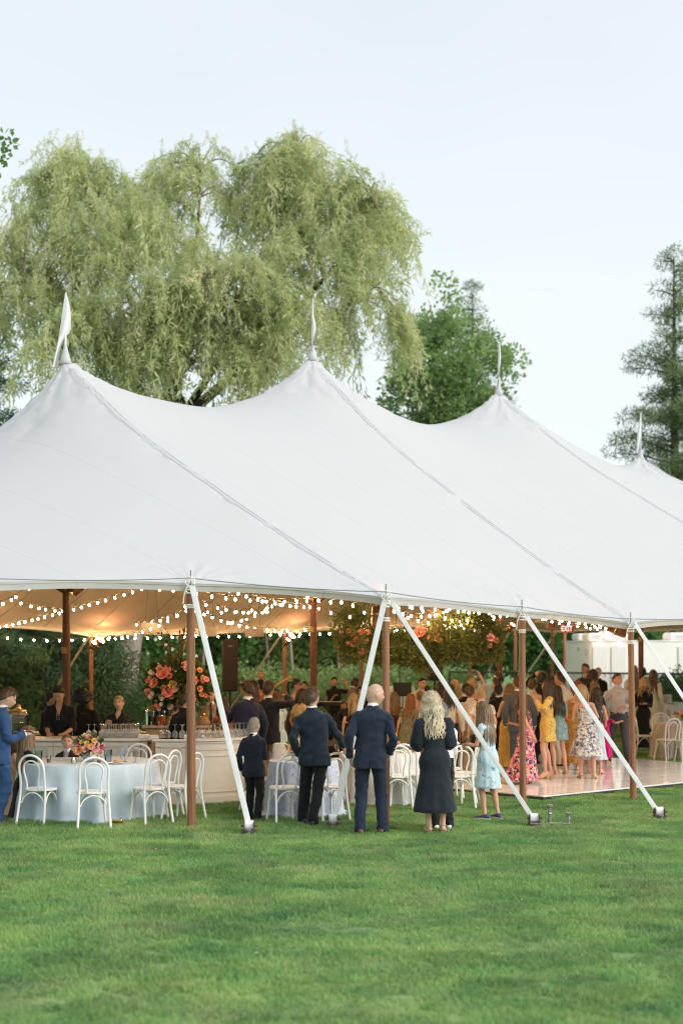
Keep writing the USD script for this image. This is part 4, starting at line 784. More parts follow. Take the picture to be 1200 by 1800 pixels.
CORAL, PEACH, PINK, CREAM, HOT, YEL = petal('coral', (.84, .29, .23)), petal('peach', (.85, .42, .22)), petal('pink', (.80, .38, .42)), petal('cream', (.80, .70, .55)), petal('hot_pink', (.70, .10, .20)), petal('yellow', (.80, .52, .12))
G_FLOR = leafy('floral_green', [(.05, .085, .025), (.10, .15, .045), (.20, .22, .08)], nscale=6)
def bouquet(name, label, p, vase, W, H, blooms, nleaf, seed, lz=0.0, leaf=(.10, .022), cat='flowers', sub=None, depth=.8):
    r = np.random.default_rng(seed); t = thing(name, label, cat, p)
    if vase: part(t, 'vase', vase[0], vase[1], smooth=40)
    C = V3(0, 0, lz + H / 2); ms = []
    for k in range(nleaf):
        d = r.normal(size=3); d /= np.linalg.norm(d); q = C + d * (W / 2, W / 2 * depth, H / 2) * r.uniform(.2, 1.0) ** .5; ms.append(leaf_mesh(q, d + r.normal(0, .5, 3), leaf[0] * r.uniform(.6, 1.3), leaf[1], r))
    for k in range(24):
        d = r.normal(size=3); d[2] = abs(d[2]); d /= np.linalg.norm(d); ms.append(tube([V3(0, 0, lz), C + d * (W / 2, W / 2 * depth, H / 2) * .9], .004, n=3))
    put(part(t, 'foliage', join(ms), G_FLOR), kind='stuff')
    for k, (u, v, w, R, m) in enumerate(blooms):
        c = C + V3(u * W / 2, w * W / 2 * depth, v * H / 2); part(t, 'bloom', rose(c, R * .74, r, (u * .7, -1 + max(0, w), .35 + v * .4)), m)
    return t
r_ = np.random.default_rng(3)
bl = [(-.62, -.35, -.8, .085, PEACH), (-.15, -.25, -.9, .06, PINK), (-.78, .1, -.5, .05, HOT), (.25, -.05, -.9, .055, PEACH), (.55, -.25, -.8, .065, PINK), (.78, -.3, -.5, .06, HOT), (.05, .75, -.4, .055, PEACH), (-.3, .85, -.2, .05, CREAM), (.42, .45, -.6, .045, YEL), (.85, -.65, -.5, .06, CREAM), (.62, .12, -.7, .05, PINK), (-.05, .25, -.9, .045, YEL), (.95, .0, -.2, .045, PINK), (-.42, .35, -.7, .04, YEL), (.4, -.7, -.8, .055, CREAM), (-.85, -.6, -.4, .045, HOT)]
bouquet('flower_centrepiece', 'peach and pink flower centrepiece on the pale blue table', (px_at(157, 19.25), 19.25, ZT), (lathe([(.05, 0), (.075, .01), (.09, .06), (.085, .11), (.06, .12)], 18), plain('grey_vase', (.45, .47, .48), .3)), .38, .30, bl, 260, 5, .06, (.07, .018))
def small_posy(p, label, seed): 
    r = np.random.default_rng(seed); b = [(r.uniform(-.9, .9), r.uniform(-.5, .9), -r.uniform(.2, .9), r.uniform(.04, .06), [PEACH, CREAM, YEL, PINK][k % 4]) for k in range(8)]
    bouquet('flower_posy', label, p, (lathe([(.04, 0), (.055, .02), (.05, .08), (.045, .1)], 14), plain('grey_vase', (.45, .47, .48), .3)), .26, .22, b, 90, seed, .06, (.06, .016))
small_posy((px_at(519, 19.5), 19.5, ZT), 'small yellow and peach posy on the blue patterned table', 21); small_posy((px_at(690, 44), 44, .93), 'posy of peach flowers on the far pale blue table', 22); small_posy((px_at(842, 45.5), 45.5, 1.35), 'posy of peach flowers on the far white table', 23); small_posy((px_at(686, 21.2), 21.2, ZT), 'small white posy on the table behind the wooden pole', 24); small_posy((px_at(1193, 30.5), 30.5, ZT), 'small green posy on the beige table', 25)
# big coral arrangement on the back bar
r = np.random.default_rng(12); bl = []
for k in range(85):
    u, v = r.uniform(-.95, .95), r.uniform(-.85, .75)
    if u * u + v * v > .98: continue
    bl.append((u, v, -r.uniform(.35, .95), r.uniform(.035, .065), [CORAL, CORAL, PINK, PINK, PEACH, PEACH, CREAM][int(r.integers(0, 7))]))
bl += [(-.66, .10, -.8, .10, CORAL), (-.38, .45, -.8, .13, CORAL), (-.28, .58, -.7, .10, CORAL), (-.22, -.22, -.95, .12, CORAL), (.50, .20, -.8, .11, CORAL), (.42, -.35, -.8, .11, CORAL), (-.10, .05, -.95, .08, YEL), (.3, .75, -.5, .10, PINK), (-.75, -.35, -.6, .09, PINK)]
big = bouquet('flower_arrangement', 'huge coral and peach flower arrangement on the back bar behind the pole', (px_at(312, 23.45), 23.45, HB), (lathe([(.12, 0), (.15, .02), (.19, .16), (.16, .26), (.17, .28)], 20), plain('straw_urn', (.55, .42, .22), .7)), 1.06, .86, bl, 1500, 13, .22, (.13, .030), depth=.6)
G_RUST = leafy('rusty_green', [(.07, .06, .02), (.13, .10, .04), (.22, .14, .06)], nscale=6); r = np.random.default_rng(31)
for k in range(26):
    a = r.uniform(-1.5, 1.5) if k > 7 else r.uniform(-.25, .1); l = r.uniform(.55, .85) if k > 7 else r.uniform(.95, 1.15); d = V3(math.sin(a) * 1.0, r.uniform(-.4, .1), math.cos(a) * .8 + .1); d /= np.linalg.norm(d); s0 = V3(0, 0, .45)
    ms = [tube([s0, s0 + d * l], [.008, .003], n=4)] + [leaf_mesh(s0 + d * l * r.uniform(.35, 1), d + r.normal(0, .6, 3), r.uniform(.05, .11), .016, r) for _ in range(26)]
    part(big, 'spray', join(ms), G_RUST)
# hanging greenery over the dance floor
hp = at(737, 1150, 27.0); hang = thing('hanging_greenery', 'long hanging box of dark greenery and coral flowers over the dance floor', 'hanging flowers', hp)
r = np.random.default_rng(17); pr = [leaf_ball(300 + k, 60, .14, .075, .020, .8) for k in range(3)]; P = []
for k in range(520):
    u = r.uniform(-1, 1); lo_ = -.0 - .14 * meshkit.noise(V3(u * 4, 0, 0)[None], 5)[0] - .35 * (abs(u) < .12) * 0; hi = .30 + .24 * meshkit.noise(V3(u * 5, 3, 0)[None], 6)[0]; P.append((u * 1.46 + .03 * (u > .9), r.normal(0, .17), r.uniform(lo_, hi) - .08 * u * 0))
for k in range(26): P.append((r.normal(.12, .12), r.normal(0, .1), r.uniform(-.30, 0)))
for k in range(40): P.append((r.normal(-1.3, .14), r.normal(0, .12), r.uniform(.3, .92)))
for k in range(40): P.append((r.normal(1.05, .2), r.normal(0, .12), r.uniform(.5, .85)))
G_OLIVE = leafy('olive_green', [(.10, .125, .045), (.17, .21, .08), (.28, .30, .13)], nscale=4)
put(instancer(f'{hang.GetPath()}/foliage', pr, [G_OLIVE] * 3, P, rand_quats(len(P), r), np.repeat(r.uniform(.7, 1.2, (len(P), 1)), 3, 1), r.integers(0, 3, len(P))), kind='stuff')
part(hang, 'trough', box((0, 0, .18), (2.85, .22, .2), .02), plain('moss_box', (.05, .05, .03), .9))
for x in (-1.35, -.45, .45, 1.35): part(hang, 'wire', tube([V3(x, 0, .3), V3(x * .8, .3, 3.2)], .006, n=4), WIRE)
for px, y_, R, m in ((628, 1127, .11, CORAL), (622, 1119, .09, CORAL), (634, 1112, .08, CORAL), (620, 1133, .07, PINK), (642, 1127, .08, PEACH), (613, 1110, .06, CORAL), (645, 1112, .07, CORAL), (634, 1145, .09, PINK), (637, 1148, .07, CORAL), (736, 1113, .13, CORAL), (729, 1116, .10, CORAL), (744, 1110, .10, PINK), (758, 1122, .11, PEACH), (770, 1106, .09, CORAL), (767, 1114, .08, CORAL), (771, 1125, .08, PEACH), (862, 1122, .10, PINK), (871, 1126, .07, PEACH), (600, 1112, .05, PINK), (861, 1136, .06, PINK), (612, 1131, .05, CORAL)):
    q = at(px, y_, 26.72) - hp; part(hang, 'bloom', rose(q, R * .72, r), m)
# glasses, candles, plates on the tables
TINT = plain('blue_goblet', (.55, .62, .68), .08, spec=.8, extra=dict(transmission_weight=.8, ior=1.2)); TEA = plain('tea_drink', (.30, .09, .03), .15)
for k, (px, d, dr, lb) in enumerate(((213, 18.9, None, 'tall ribbed goblet on the pale blue table, left of the two at its right'), (238, 19.0, TEA, 'goblet of amber drink at the right end of the pale blue table'), (57, 18.9, None, 'smoky goblet on the left end of the pale blue table'), (219, 19.2, None, 'goblet behind the tall ribbed one on the pale blue table'))):
    goblet('goblet', lb, (px_at(px, d), d, ZT), None, True, TINT, dr)
def tumbler(label, p, s, m, drink=None):
    t = thing('tumbler', label, 'glass', p, 0, None, s); part(t, 'glass_cup', lathe([(.03, 0), (.034, .004), (.044, .13), (.042, .13), (.031, .012), (0, .01)], 16), m, smooth=40)
    if drink: part(t, 'drink', lathe([(.03, .013), (.036, .07), (0, .07)], 16), drink, smooth=40)
tumbler('wide frosted green glass on the left of the pale blue table', (px_at(68, 18.95), 18.95, ZT), 1.25, clear('green_glass', (.78, .88, .80))); tumbler('wide hurricane glass right of the flower centrepiece', (px_at(190, 19.1), 19.1, ZT), 1.25, clear('blue_glass', (.82, .88, .92)))
tumbler('short tumbler of brown drink before the seated boy', (px_at(86, 18.9), 18.9, ZT), .75, GLASS, TEA); tumbler('short red drink behind the chair before the flowers', (px_at(174, 18.75), 18.75, ZT), .75, GLASS, TEA); tumbler('glass of amber drink on the table by the striding man', (px_at(592, 20.9), 20.9, ZT), .95, GLASS, TEA); tumbler('clear glass on the table behind the wooden pole', (px_at(706, 21.0), 21.0, ZT), .9, GLASS); tumbler('orange candle glass beside the woman in black', (px_at(727, 21.0), 21.0, ZT), .8, GLASS, plain('orange_drink', (.75, .22, .05), .3))
t = thing('candle', 'small white votive candle in glass before the seated boy', 'candle', (px_at(130, 18.85), 18.85, ZT)); part(t, 'cup', lathe([(.03, 0), (.035, .01), (.036, .07), (.032, .07), (.028, .012)], 14), GLASS, smooth=40); part(t, 'wax', lathe([(.026, .012), (.027, .045), (.0, .047)], 12), plain('wax', (.8, .74, .62), .5)); part(t, 'flame', lathe([(.001, .05), (.005, .058), (.001, .075)], 8), glow('candle_flame', (1, .6, .2), 12.0))
for k, (px, d, lb) in enumerate(((205, 18.75, 'bread roll on a plate near the right end of the pale blue table'),)):
    t = thing('plate', lb, 'plate', (px_at(px, d), d, ZT)); part(t, 'dish', lathe([(.06, 0), (.10, .008), (.115, .016), (.11, .018), (.06, .006)], 24), WHITE_PAINT, smooth=40); part(t, 'bread', ball((0, 0, .03), (.045, .03, .022)), plain('bread_crust', (.55, .30, .10), .7, .4, 40, .2), smooth=True)
# gold shoes under the chair
for k, (px, lb) in enumerate(((201, 'left gold pump lying in the grass under the pale blue cloth'), (210, 'right gold pump lying in the grass under the pale blue cloth'))):
    p = gnd(px, 1451); t = thing('gold_shoe', lb, 'shoe', (p[0], p[1], .015), 70 + 40 * k)
    part(t, 'upper', join(solid(loft([np.stack([x * np.ones(12), wy * np.cos(np.linspace(0, 2 * np.pi, 12, endpoint=False)), hz + hh * np.sin(np.linspace(0, 2 * np.pi, 12, endpoint=False))], 1) for x, wy, hz, hh in ((-.11, .012, .05, .025), (-.09, .03, .05, .035), (0, .032, .03, .022), (.07, .038, .022, .02), (.115, .02, .016, .012), (.125, .005, .014, .006))]))), GOLD, smooth=60); part(t, 'heel', tube([V3(-.09, 0, .04), V3(-.095, 0, -.01)], [.015, .01], n=8), GOLD)
# stacked plates at the right
for k, (px, n, lb) in enumerate(((1157, 12, 'left stack of white plates on the serving table'), (1173, 13, 'taller right stack of white plates on the serving table'))):
    t = thing('plate_stack', lb, 'plates', (px_at(px, 37.7), 37.7, .9 + float(gz(38)) + .01))
    for q in range(n): part(t, 'plate', lathe([(.07, q * .017), (.10, q * .017 + .004), (.115, q * .017 + .014), (.11, q * .017 + .017), (0, q * .017 + .006)], 18), WHITE_PAINT, smooth=40)
tt = at(1180, 1160, 38); t = thing('platter', 'long white platter before the stacked plates', 'plate', (tt[0], 37.6, .9 + float(gz(38)) + .006)); part(t, 'dish', lathe([(.15, 0), (.2, .012), (.21, .02), (.19, .02), (0, .008)], 24), WHITE_PAINT, smooth=40)
p = at(1157, 1160, 38.4); t = thing('menu_sign', 'pale blue upright card behind the stacked plates', 'sign', (p[0], 38.3, .9 + float(gz(38)))); part(t, 'card', box((0, 0, .28), (.10, .012, .5), .004), plain('pale_card', (.55, .68, .80), .5)); part(t, 'foot', box((0, 0, .012), (.09, .09, .02), .004), WHITE_PAINT)
# ------------------------------------------------------------------ string lights
BULB = glow('warm_bulb', (1.0, .60, .27), 160.0); SOCK = plain('bulb_socket', (.04, .035, .03), .6)
b_m = ball((0, 0, -.055), (.019, .019, .026), 2); s_m = lathe([(.012, -.03), (.014, -.015), (.012, 0)], 8)
def string(a, b, sag, label, step=.62, jit=.0, drop=0.0):
    a, b = np.asarray(a, float), np.asarray(b, float); L = np.linalg.norm(b - a); u_ = lambda q: V3(q[0] / q[1], (q[2] - EYE) / q[1], 0) * FP; n = max(3, min(int(L / .36), int(np.linalg.norm(u_(b) - u_(a)) / 13.5))); t = thing('string_lights', label, 'string lights', (0, 0, 0))
    P = lambda u: a + (b - a) * u - V3(0, 0, sag) * 4 * u * (1 - u)
    part(t, 'cable', tube([P(u) for u in np.linspace(0, 1, 14)], .004, n=4), SOCK)
    for k in range(n + 1):
        q = P(min(1, max(0, (k + rng.uniform(-jit, jit)) / n))) - V3(0, 0, drop * (k % 3 == 1)); bp = part(t, 'bulb', moved(b_m, q), BULB, smooth=True); part(bp, 'socket', moved(s_m, q), SOCK)
E = lambda px, y, d: at(px, y, d)
inner = lambda e, k=.25: e - NRM * k - V3(0, 0, .09)
FE = dict(zip((1320, 1190, 1075, 992, 905, 775, 635, 500, 335, 160), far))
def between(p, q, label, **kw): string(inner(FE[p]) - V3(0, 0, -.04), inner(FE[q]) + V3(0, 0, .04), .05, label, **kw)
between(160, 335, 'string of warm bulbs along the far eave left of the first front pole', step=.55); between(335, 500, 'string of warm bulbs along the far eave behind the speaker', step=.5); between(500, 635, 'string of warm bulbs along the far eave behind the second centre pole', step=.5); between(635, 775, 'string of warm bulbs along the far eave behind the hanging greenery', step=.5)
between(775, 905, 'string of warm bulbs along the far eave left of the third centre pole', step=.5); between(905, 992, 'string of warm bulbs along the far eave left of the exit signs', step=.5); between(992, 1190, 'string of warm bulbs along the far eave over the trailer', step=.55)
string(E(-60, 1107, 33), inner(FE[160]), .12, 'string of warm bulbs along the far eave at the left border', .6)
string(E(300, 1014, 25), E(-10, 1101, 33), .06, 'string of warm bulbs slanting down to the left border', .62, .1); string(E(75, 1012, 26), E(-40, 1070, 27), .1, 'short string of warm bulbs at the far upper left', .75)
string(inner(FE[160]), E(345, 1056, 27), .22, 'string of warm bulbs from the far left pole up to the first front pole', .68, .1)
string(E(190, 1010, 22), E(330, 1032, 20), .05, 'string of warm bulbs under the eave left of the first front pole', .55)
string(E(325, 1062, 31), E(505, 1106, 40), .15, 'string of warm bulbs falling to the far pole with the bright lamp', .75, .15); string(E(345, 1038, 20.5), E(560, 1050, 24), .06, 'string of warm bulbs just inside the eave before the speaker', .6, .15)
string(E(560, 1052, 27), inner(FE[500]), .30, 'string of warm bulbs curving from the second centre pole to the far eave', .75, .1); string(E(550, 1040, 28.5), E(365, 1072, 30), .12, 'string of warm bulbs left of the second centre pole', .72, .15)
string(E(540, 1044, 21), E(700, 1062, 20), .04, 'string of warm bulbs under the eave right of the second centre pole', .42, .1); string(E(560, 1065, 29), inner(FE[775]), .25, 'string of warm bulbs running behind the second front pole', .7, .1); string(E(640, 1072, 26), inner(FE[635]), .25, 'string of warm bulbs over the left end of the greenery', .7, .1)
string(E(695, 1056, 21), E(880, 1072, 24), .04, 'string of warm bulbs just inside the eave above the greenery', .40, .15); string(E(700, 1075, 25), E(880, 1076, 33), .22, 'string of warm bulbs over the middle of the greenery', .55, .15); string(E(885, 1070, 33), inner(FE[775]), .28, 'string of warm bulbs from the third centre pole to the far eave', .7, .1); string(E(690, 1068, 22.5), E(790, 1066, 29), .12, 'string of warm bulbs above the coral blooms', .42, .15); string(E(800, 1063, 26), E(905, 1075, 30), .1, 'string of warm bulbs left of the third front pole', .5, .15)
string(E(925, 1076, 21.2), E(1110, 1093, 22.5), .03, 'string of warm bulbs under the eave before the exit sign', .45, .15); string(E(935, 1078, 30), E(1120, 1088, 36), .2, 'string of warm bulbs between the third and last front poles', .6, .15); string(E(1130, 1086, 36), inner(FE[992]), .2, 'string of warm bulbs from the last centre pole to the far eave', .7, .1); string(E(1125, 1086, 23), E(1230, 1082, 26), .03, 'string of warm bulbs under the eave at the right border', .42, .15); string(E(1135, 1084, 37), E(1290, 1080, 42), .15, 'string of warm bulbs beyond the last centre pole', .55, .1)
for k, (a, b, sg, lb) in enumerate(((E(345, 1052, 22), E(470, 1072, 33), .08, 'string of warm bulbs right of the first front pole, middle depth'), (E(400, 1030, 19.5), E(545, 1062, 25), .06, 'string of warm bulbs before the second centre pole'), (E(240, 1094, 34), E(330, 1068, 30), .06, 'string of warm bulbs above the coral flower arrangement'),
        (E(600, 1052, 20), E(640, 1100, 36), .12, 'string of warm bulbs left of the second front pole'), (E(720, 1060, 21), E(860, 1090, 36), .10, 'string of warm bulbs slanting over the greenery'), (E(840, 1066, 22), E(790, 1098, 40), .10, 'string of warm bulbs falling behind the greenery'), (E(400, 1092, 37), E(480, 1060, 29), .08, 'string of warm bulbs above the black speaker'), (E(960, 1078, 23), E(1060, 1090, 40), .08, 'string of warm bulbs above the exit sign, middle depth'), (E(20, 1050, 28), E(110, 1070, 31), .05, 'string of warm bulbs left of the first centre pole'))):
    string(a, b, sg, lb, .7, .2)
# ------------------------------------------------------------------ up-lights in copper cans, with their lamps
def can(p, aim, label, power=60.0, lit=True, s=1.0, col=(1.0, .38, .15), m=COPPER, lamp=True):
    aim = np.asarray(aim, float); aim /= np.linalg.norm(aim); t = thing('uplight', label, 'lamp', p)
    T, A, B = frames([V3(0, 0, 0), aim]); R = np.stack([A[0], B[0], aim], 1)
    part(t, 'housing', moved(lathe([(.05, -.15), (.075, -.14), (.085, -.05), (.088, .12), (.080, .12), (.076, .10), (.0, .095)], 20), s=s, R=R), m, smooth=40)
    part(t, 'lens', moved(lathe([(.0, .101), (.074, .103), (.0, .108)], 18), s=s, R=R), glow('lamp_lens', (1, .75, .42), 14.0) if lit else plain('dark_lens', (.1, .1, .1), .2))
    part(t, 'bracket', join(tube([-aim * .05 * s, -aim * .05 * s + V3(.0, .10, -.04)], .014, n=6), moved(lathe([(.09, -.012), (.098, 0), (.09, .012)], 18), s=s, R=R)), STEEL)
    if lamp:
        l = UsdLux.SphereLight.Define(stage, f'{t.GetPath()}/lamp'); l.CreateRadiusAttr(.06); l.CreateIntensityAttr(power); l.CreateColorAttr(col); l.CreateNormalizeAttr(True); l.AddTranslateOp().Set(tuple(map(float, aim * .19 * s)))
        sh = UsdLux.ShapingAPI.Apply(l.GetPrim()); sh.CreateShapingConeAngleAttr(62.0); sh.CreateShapingConeSoftnessAttr(.5)
        q = Gf.Rotation(Gf.Vec3d(0, 0, -1), Gf.Vec3d(*map(float, aim))).GetQuat(); l.AddOrientOp().Set(Gf.Quatf(q))
def on(px, y, d): return at(px, y, d)
LP = 13.0
for px, y, d, aim, lb in ((140, 1028, 25.5, (.7, .2, .75), 'copper lamp aimed right on the first centre pole'), (106, 1027, 25.5, (-.7, .1, .5), 'copper lamp aimed left on the first centre pole'), (541, 1043, 29.3, (-.6, .1, .8), 'copper lamp aimed left on the second centre pole'), (566, 1044, 29.3, (.6, .1, .8), 'copper lamp aimed right on the second centre pole')): can(on(px, y, d), aim, lb, LP, s=1.35)
can(on(172, 1132, 36.0), (.55, -.35, .55), 'lit lamp on the orange far pole by the willow trunk', LP * .4, s=1.3); can(on(508, 1123, 40.5), (.5, -.5, .5), 'bright lit lamp on the far pole above the guitarist', LP * .4, s=1.3)
can(on(664, 1084, 18.6), (.05, .3, .95), 'copper lamp on the second front pole', LP * .35, s=1.0); can(on(1085, 1106, 21.8), (-.8, .35, .45), 'copper lamp angled left on the last front pole', LP * .4, lit=True, s=1.05)
for k, (px, y, d, lb) in enumerate(((152, 1112, 35.8, 'small bright uplight where the far left pole meets the canopy'), (492, 1109, 40.3, 'small bright uplight where the far pole behind the band meets the canopy'), (748, 1094, 44.0, 'small bright uplight behind the hanging greenery'), (880, 1079, 33.1, 'small uplight on the third centre pole'))):
    can(on(px, y, d) - NRM * .30 - V3(0, 0, .32), -NRM * .75 + V3(0, 0, .7), lb, LP * .3, s=.8)
# ------------------------------------------------------------------ exit signs, hanging panels, speakers, microphones
RED = glow('exit_glow', (1.0, .10, .09), 1.3)
for k, (px, y, d, w, lit, rz, lb) in enumerate(((996, 1105, 38.5, .34, True, -4, 'lit red EXIT sign hanging under the far eave'), (968, 1098.5, 38, .28, False, 40, 'dark red exit sign seen at an angle left of the lit EXIT sign'))):
    p = at(px, y, d); t = thing('exit_sign', lb, 'exit sign', p, rz)
    part(t, 'housing', box((0, .02, 0), (w, .04, w * .62), .008), plain('exit_red', (.50, .035, .03) if k == 0 else (.30, .02, .02), .4) if k == 0 else plain('exit_dark_red', (.22, .02, .02), .4))
    part(t, 'frame', join(box((0, .0, w * .32), (w + .03, .06, .015)), box((0, .0, -w * .32), (w + .03, .06, .015)), box((-w / 2 - .008, 0, 0), (.015, .058, w * .62)), box((w / 2 + .008, 0, 0), (.015, .058, w * .62))), plain('exit_frame', (.55, .30, .25), .4))
    tx = meshkit.text_mesh('EXIT', w * .40, .006, bold=True); v = np.array(tx.vertices); v -= (v.min(0) + v.max(0)) / 2; v[:, 0] *= w * .86 / np.ptp(v[:, 0]); v = np.stack([v[:, 0], -v[:, 2] - .006, v[:, 1]], 1)
    part(t, 'lettering', (v, np.array(tx.faces)), glow('exit_letters', (1.0, .62, .56), 1.0) if lit else plain('exit_letters_off', (.55, .18, .16), .5))
    part(t, 'hanger', tube([V3(0, .02, w * .3), V3(0, .02, w * .3 + .35)], .006, n=5), WIRE)
PANEL = plain('grey_panel', (.36, .31, .28), .6, vary=.06)  # plain grey boards hung on wires, their use unknown
for px, y, d, w, h, rz, lb in ((267, 1104, 33, .49, .25, 4, 'grey rectangular board hung left of the first front pole'), (366, 1111, 34, .46, .22, -12, 'grey rectangular board hung behind the top of the guy strap'), (447, 1112, 35, .46, .22, 3, 'grey rectangular board hung right of the speaker'), (951, 1089, 34, .36, .17, 0, 'grey board hung just right of the third front pole'), (1012, 1093, 35, .38, .20, -15, 'grey board hung above the lit EXIT sign'), (1070, 1095, 34, .36, .19, 10, 'grey board hung left of the last front pole')):
    p = at(px, y, d); t = thing('hanging_sign', lb, 'sign', p, rz); part(t, 'board', box((0, 0, 0), (w, .05, h), .006), PANEL)
    zc = canvas_z(p[0], p[1]); zc = 6.0 if np.isnan(zc) else float(zc)
    for s in (-1, 1): part(t, 'wire', tube([V3(s * w * .3, 0, h / 2), V3(s * w * .05, 0, zc - p[2] - .05)], .004, n=4), WIRE)
def speaker(px, y0, y1, w, d, label):
    a, b = at(px, y0, d), at(px, y1, d); h = a[2] - b[2]; t = thing('speaker', label, 'loudspeaker', (b[0], d, b[2]), 6)
    part(t, 'cabinet', box((0, .2, h / 2), (w, .4, h), .02), plain('speaker_black', (.018, .014, .013), .55)); part(t, 'grille', box((0, -.012, h / 2), (w * .9, .03, h * .95), .01), plain('speaker_grille', (.03, .022, .02), .8, .5, 200.0))
    part(t, 'badge', box((-.0, -.03, h * .87), (w * .3, .01, .04)), plain('badge_grey', (.10, .09, .09), .4)); part(t, 'pole', tube([V3(0, .2, .02), V3(0, .2, -b[2] + .3)], .025, n=8), BLACK)
    for q in (0, 120, 240): part(t, 'tripod_leg', tube([V3(0, .2, -b[2] + .9), V3(.45 * math.cos(math.radians(q)), .2 + .45 * math.sin(math.radians(q)), -b[2] + float(gz(d)) )], .015, n=6), BLACK)
speaker(404.5, 1124, 1216, .37, 33.5, 'tall black speaker on a stand left of the guitarist'); speaker(766, 1140, 1197, .36, 37, 'black speaker on a stand below the hanging greenery')
for px, d, h, lb in ((556, 31.5, 1.62, 'black microphone stand left of the keyboard'), (702, 33, 1.70, 'black microphone stand with a boom near the smiling man'), (552, 33.5, 1.75, 'thin black microphone stand behind the sunglasses woman')):
    x = px_at(px, d); t = thing('microphone_stand', lb, 'microphone stand', (x, d, base_z(x, d))); part(t, 'upright', tube([V3(0, 0, 0), V3(0, 0, h)], .012, n=6), BLACK); part(t, 'base', lathe([(.15, 0), (.15, .015), (.03, .03)], 16), BLACK); part(t, 'boom', tube([V3(0, 0, h), V3(.22, -.05, h + .16)], .010, n=6), BLACK); part(t, 'microphone', tube([V3(.22, -.05, h + .16), V3(.30, -.07, h + .20), V3(.335, -.08, h + .215)], [.016, .026, .02], n=8), BLACK)
x = px_at(702, 33.2); t = thing('music_stand', 'black music stand before the far pale blue table', 'music stand', (px_at(707, 32.6), 32.6, .22), -25); part(t, 'desk', box((0, 0, 1.22), (.45, .02, .32), .004), BLACK); part(t, 'upright', tube([V3(0, .02, 0), V3(0, .02, 1.1)], .012, n=6), BLACK); part(t, 'base', lathe([(.18, 0), (.18, .012), (.03, .03)], 14), BLACK)
x = px_at(594, 31.8); t = thing('keyboard', 'dark stage keyboard on a stand before the musician in black', 'keyboard', (x, 31.8, base_z(x, 31.8)), -14); part(t, 'case', box((0, 0, .92), (1.1, .32, .10), .015), BLACK); part(t, 'keys', box((0, -.10, .974), (1.0, .13, .012), .003), WHITE_PAINT)
for s in (-1, 1): part(t, 'stand_leg', tube([V3(s * .4, -.12, 0), V3(-s * .35, .1, .87)], .015, n=6), BLACK)
# electric guitar held by the musician beside the speaker
p = at(468, 1216, 32.7); t = thing('electric_guitar', 'electric guitar whose pale neck points up right behind the guests', 'guitar', p); q = at(511, 1190, 32.3) - p
nk = q / np.linalg.norm(q); part(t, 'body', join(union([ball(-nk * .25 + V3(0, -.03, .0), (.17, .03, .16)), ball(-nk * .48 + V3(0, -.03, -.02), (.20, .03, .19))])), plain('guitar_body', (.45, .12, .04), .2), smooth=60)
nm = part(t, 'neck', tube([-nk * .2, q * .86], [.035, .027], [.02, .016], n=8, side=np.cross(nk, [0, 1, 0])), plain('maple_neck', (.62, .36, .14), .35)); hd = part(t, 'headstock', tube([q * .84, q * .9, q * 1.02], [.03, .055, .04], [.012, .012, .01], n=8, side=np.cross(nk, [0, 1, 0])), plain('maple_neck', (.62, .36, .14), .35))
for k in range(6): part(hd, 'tuning_peg', ball(q * (.88 + .025 * k) + np.cross(nk, [0, 1, 0]) * .065, .012, 1), STEEL)
# ------------------------------------------------------------------ people: figure builder (local frame: faces +y, x to its right, 1.75 m tall, then scaled)
SKIN = {k: plain('skin_' + k, c, .5, .08, 80.0, .05, 20.0, spec=.35) for k, c in dict(fair=(.60, .37, .27), rosy=(.62, .34, .25), tan=(.43, .245, .155), brown=(.22, .115, .07), dark=(.10, .052, .034)).items()}
def hairm(name, c1, c2):
    if name not in made:
        made[name] = usdkit.material(stage, LK + name, {'tc': ('texture_coordinate', {}), 'mp': ('mapping', dict(scale=(60, 60, 9))), 'n': ('noise_texture', dict(scale=1.0, detail=4.0)), 'r': ('rgb_ramp', dict(ramp=[(.3, c1), (.7, c2)])), 'b': ('bump', dict(strength=.6, distance=.01)), 'p': ('principled_bsdf', dict(roughness=.42, specular_ior_level=.45))},
            [('tc.object', 'mp.vector'), ('mp.vector', 'n.vector'), ('n.fac', 'r.fac'), ('r.color', 'p.base_color'), ('n.fac', 'b.height'), ('b.normal', 'p.normal')], surface='p.BSDF')
    return made[name]
HAIR = {k: hairm('hair_' + k, *c) for k, c in dict(black=((.006, .005, .005), (.022, .017, .015)), dark=((.018, .010, .007), (.055, .030, .019)), brown=((.050, .026, .014), (.130, .070, .037)), light=((.12, .070, .035), (.26, .160, .085)), blond=((.26, .17, .085), (.52, .38, .21)), platinum=((.36, .29, .19), (.70, .60, .44)), ginger=((.16, .058, .020), (.33, .135, .050)), grey=((.14, .13, .12), (.34, .32, .30)), stubble=((.44, .29, .225), (.53, .335, .25)), ash=((.20, .17, .13), (.42, .37, .30))).items()}
EYEM = plain('eye_dark', (.03, .02, .018), .2); LIPM = plain('lip', (.45, .17, .14), .45); EYEW = plain('eye_white', (.62, .58, .55), .3); TEETH = plain('teeth', (.75, .72, .68), .3)
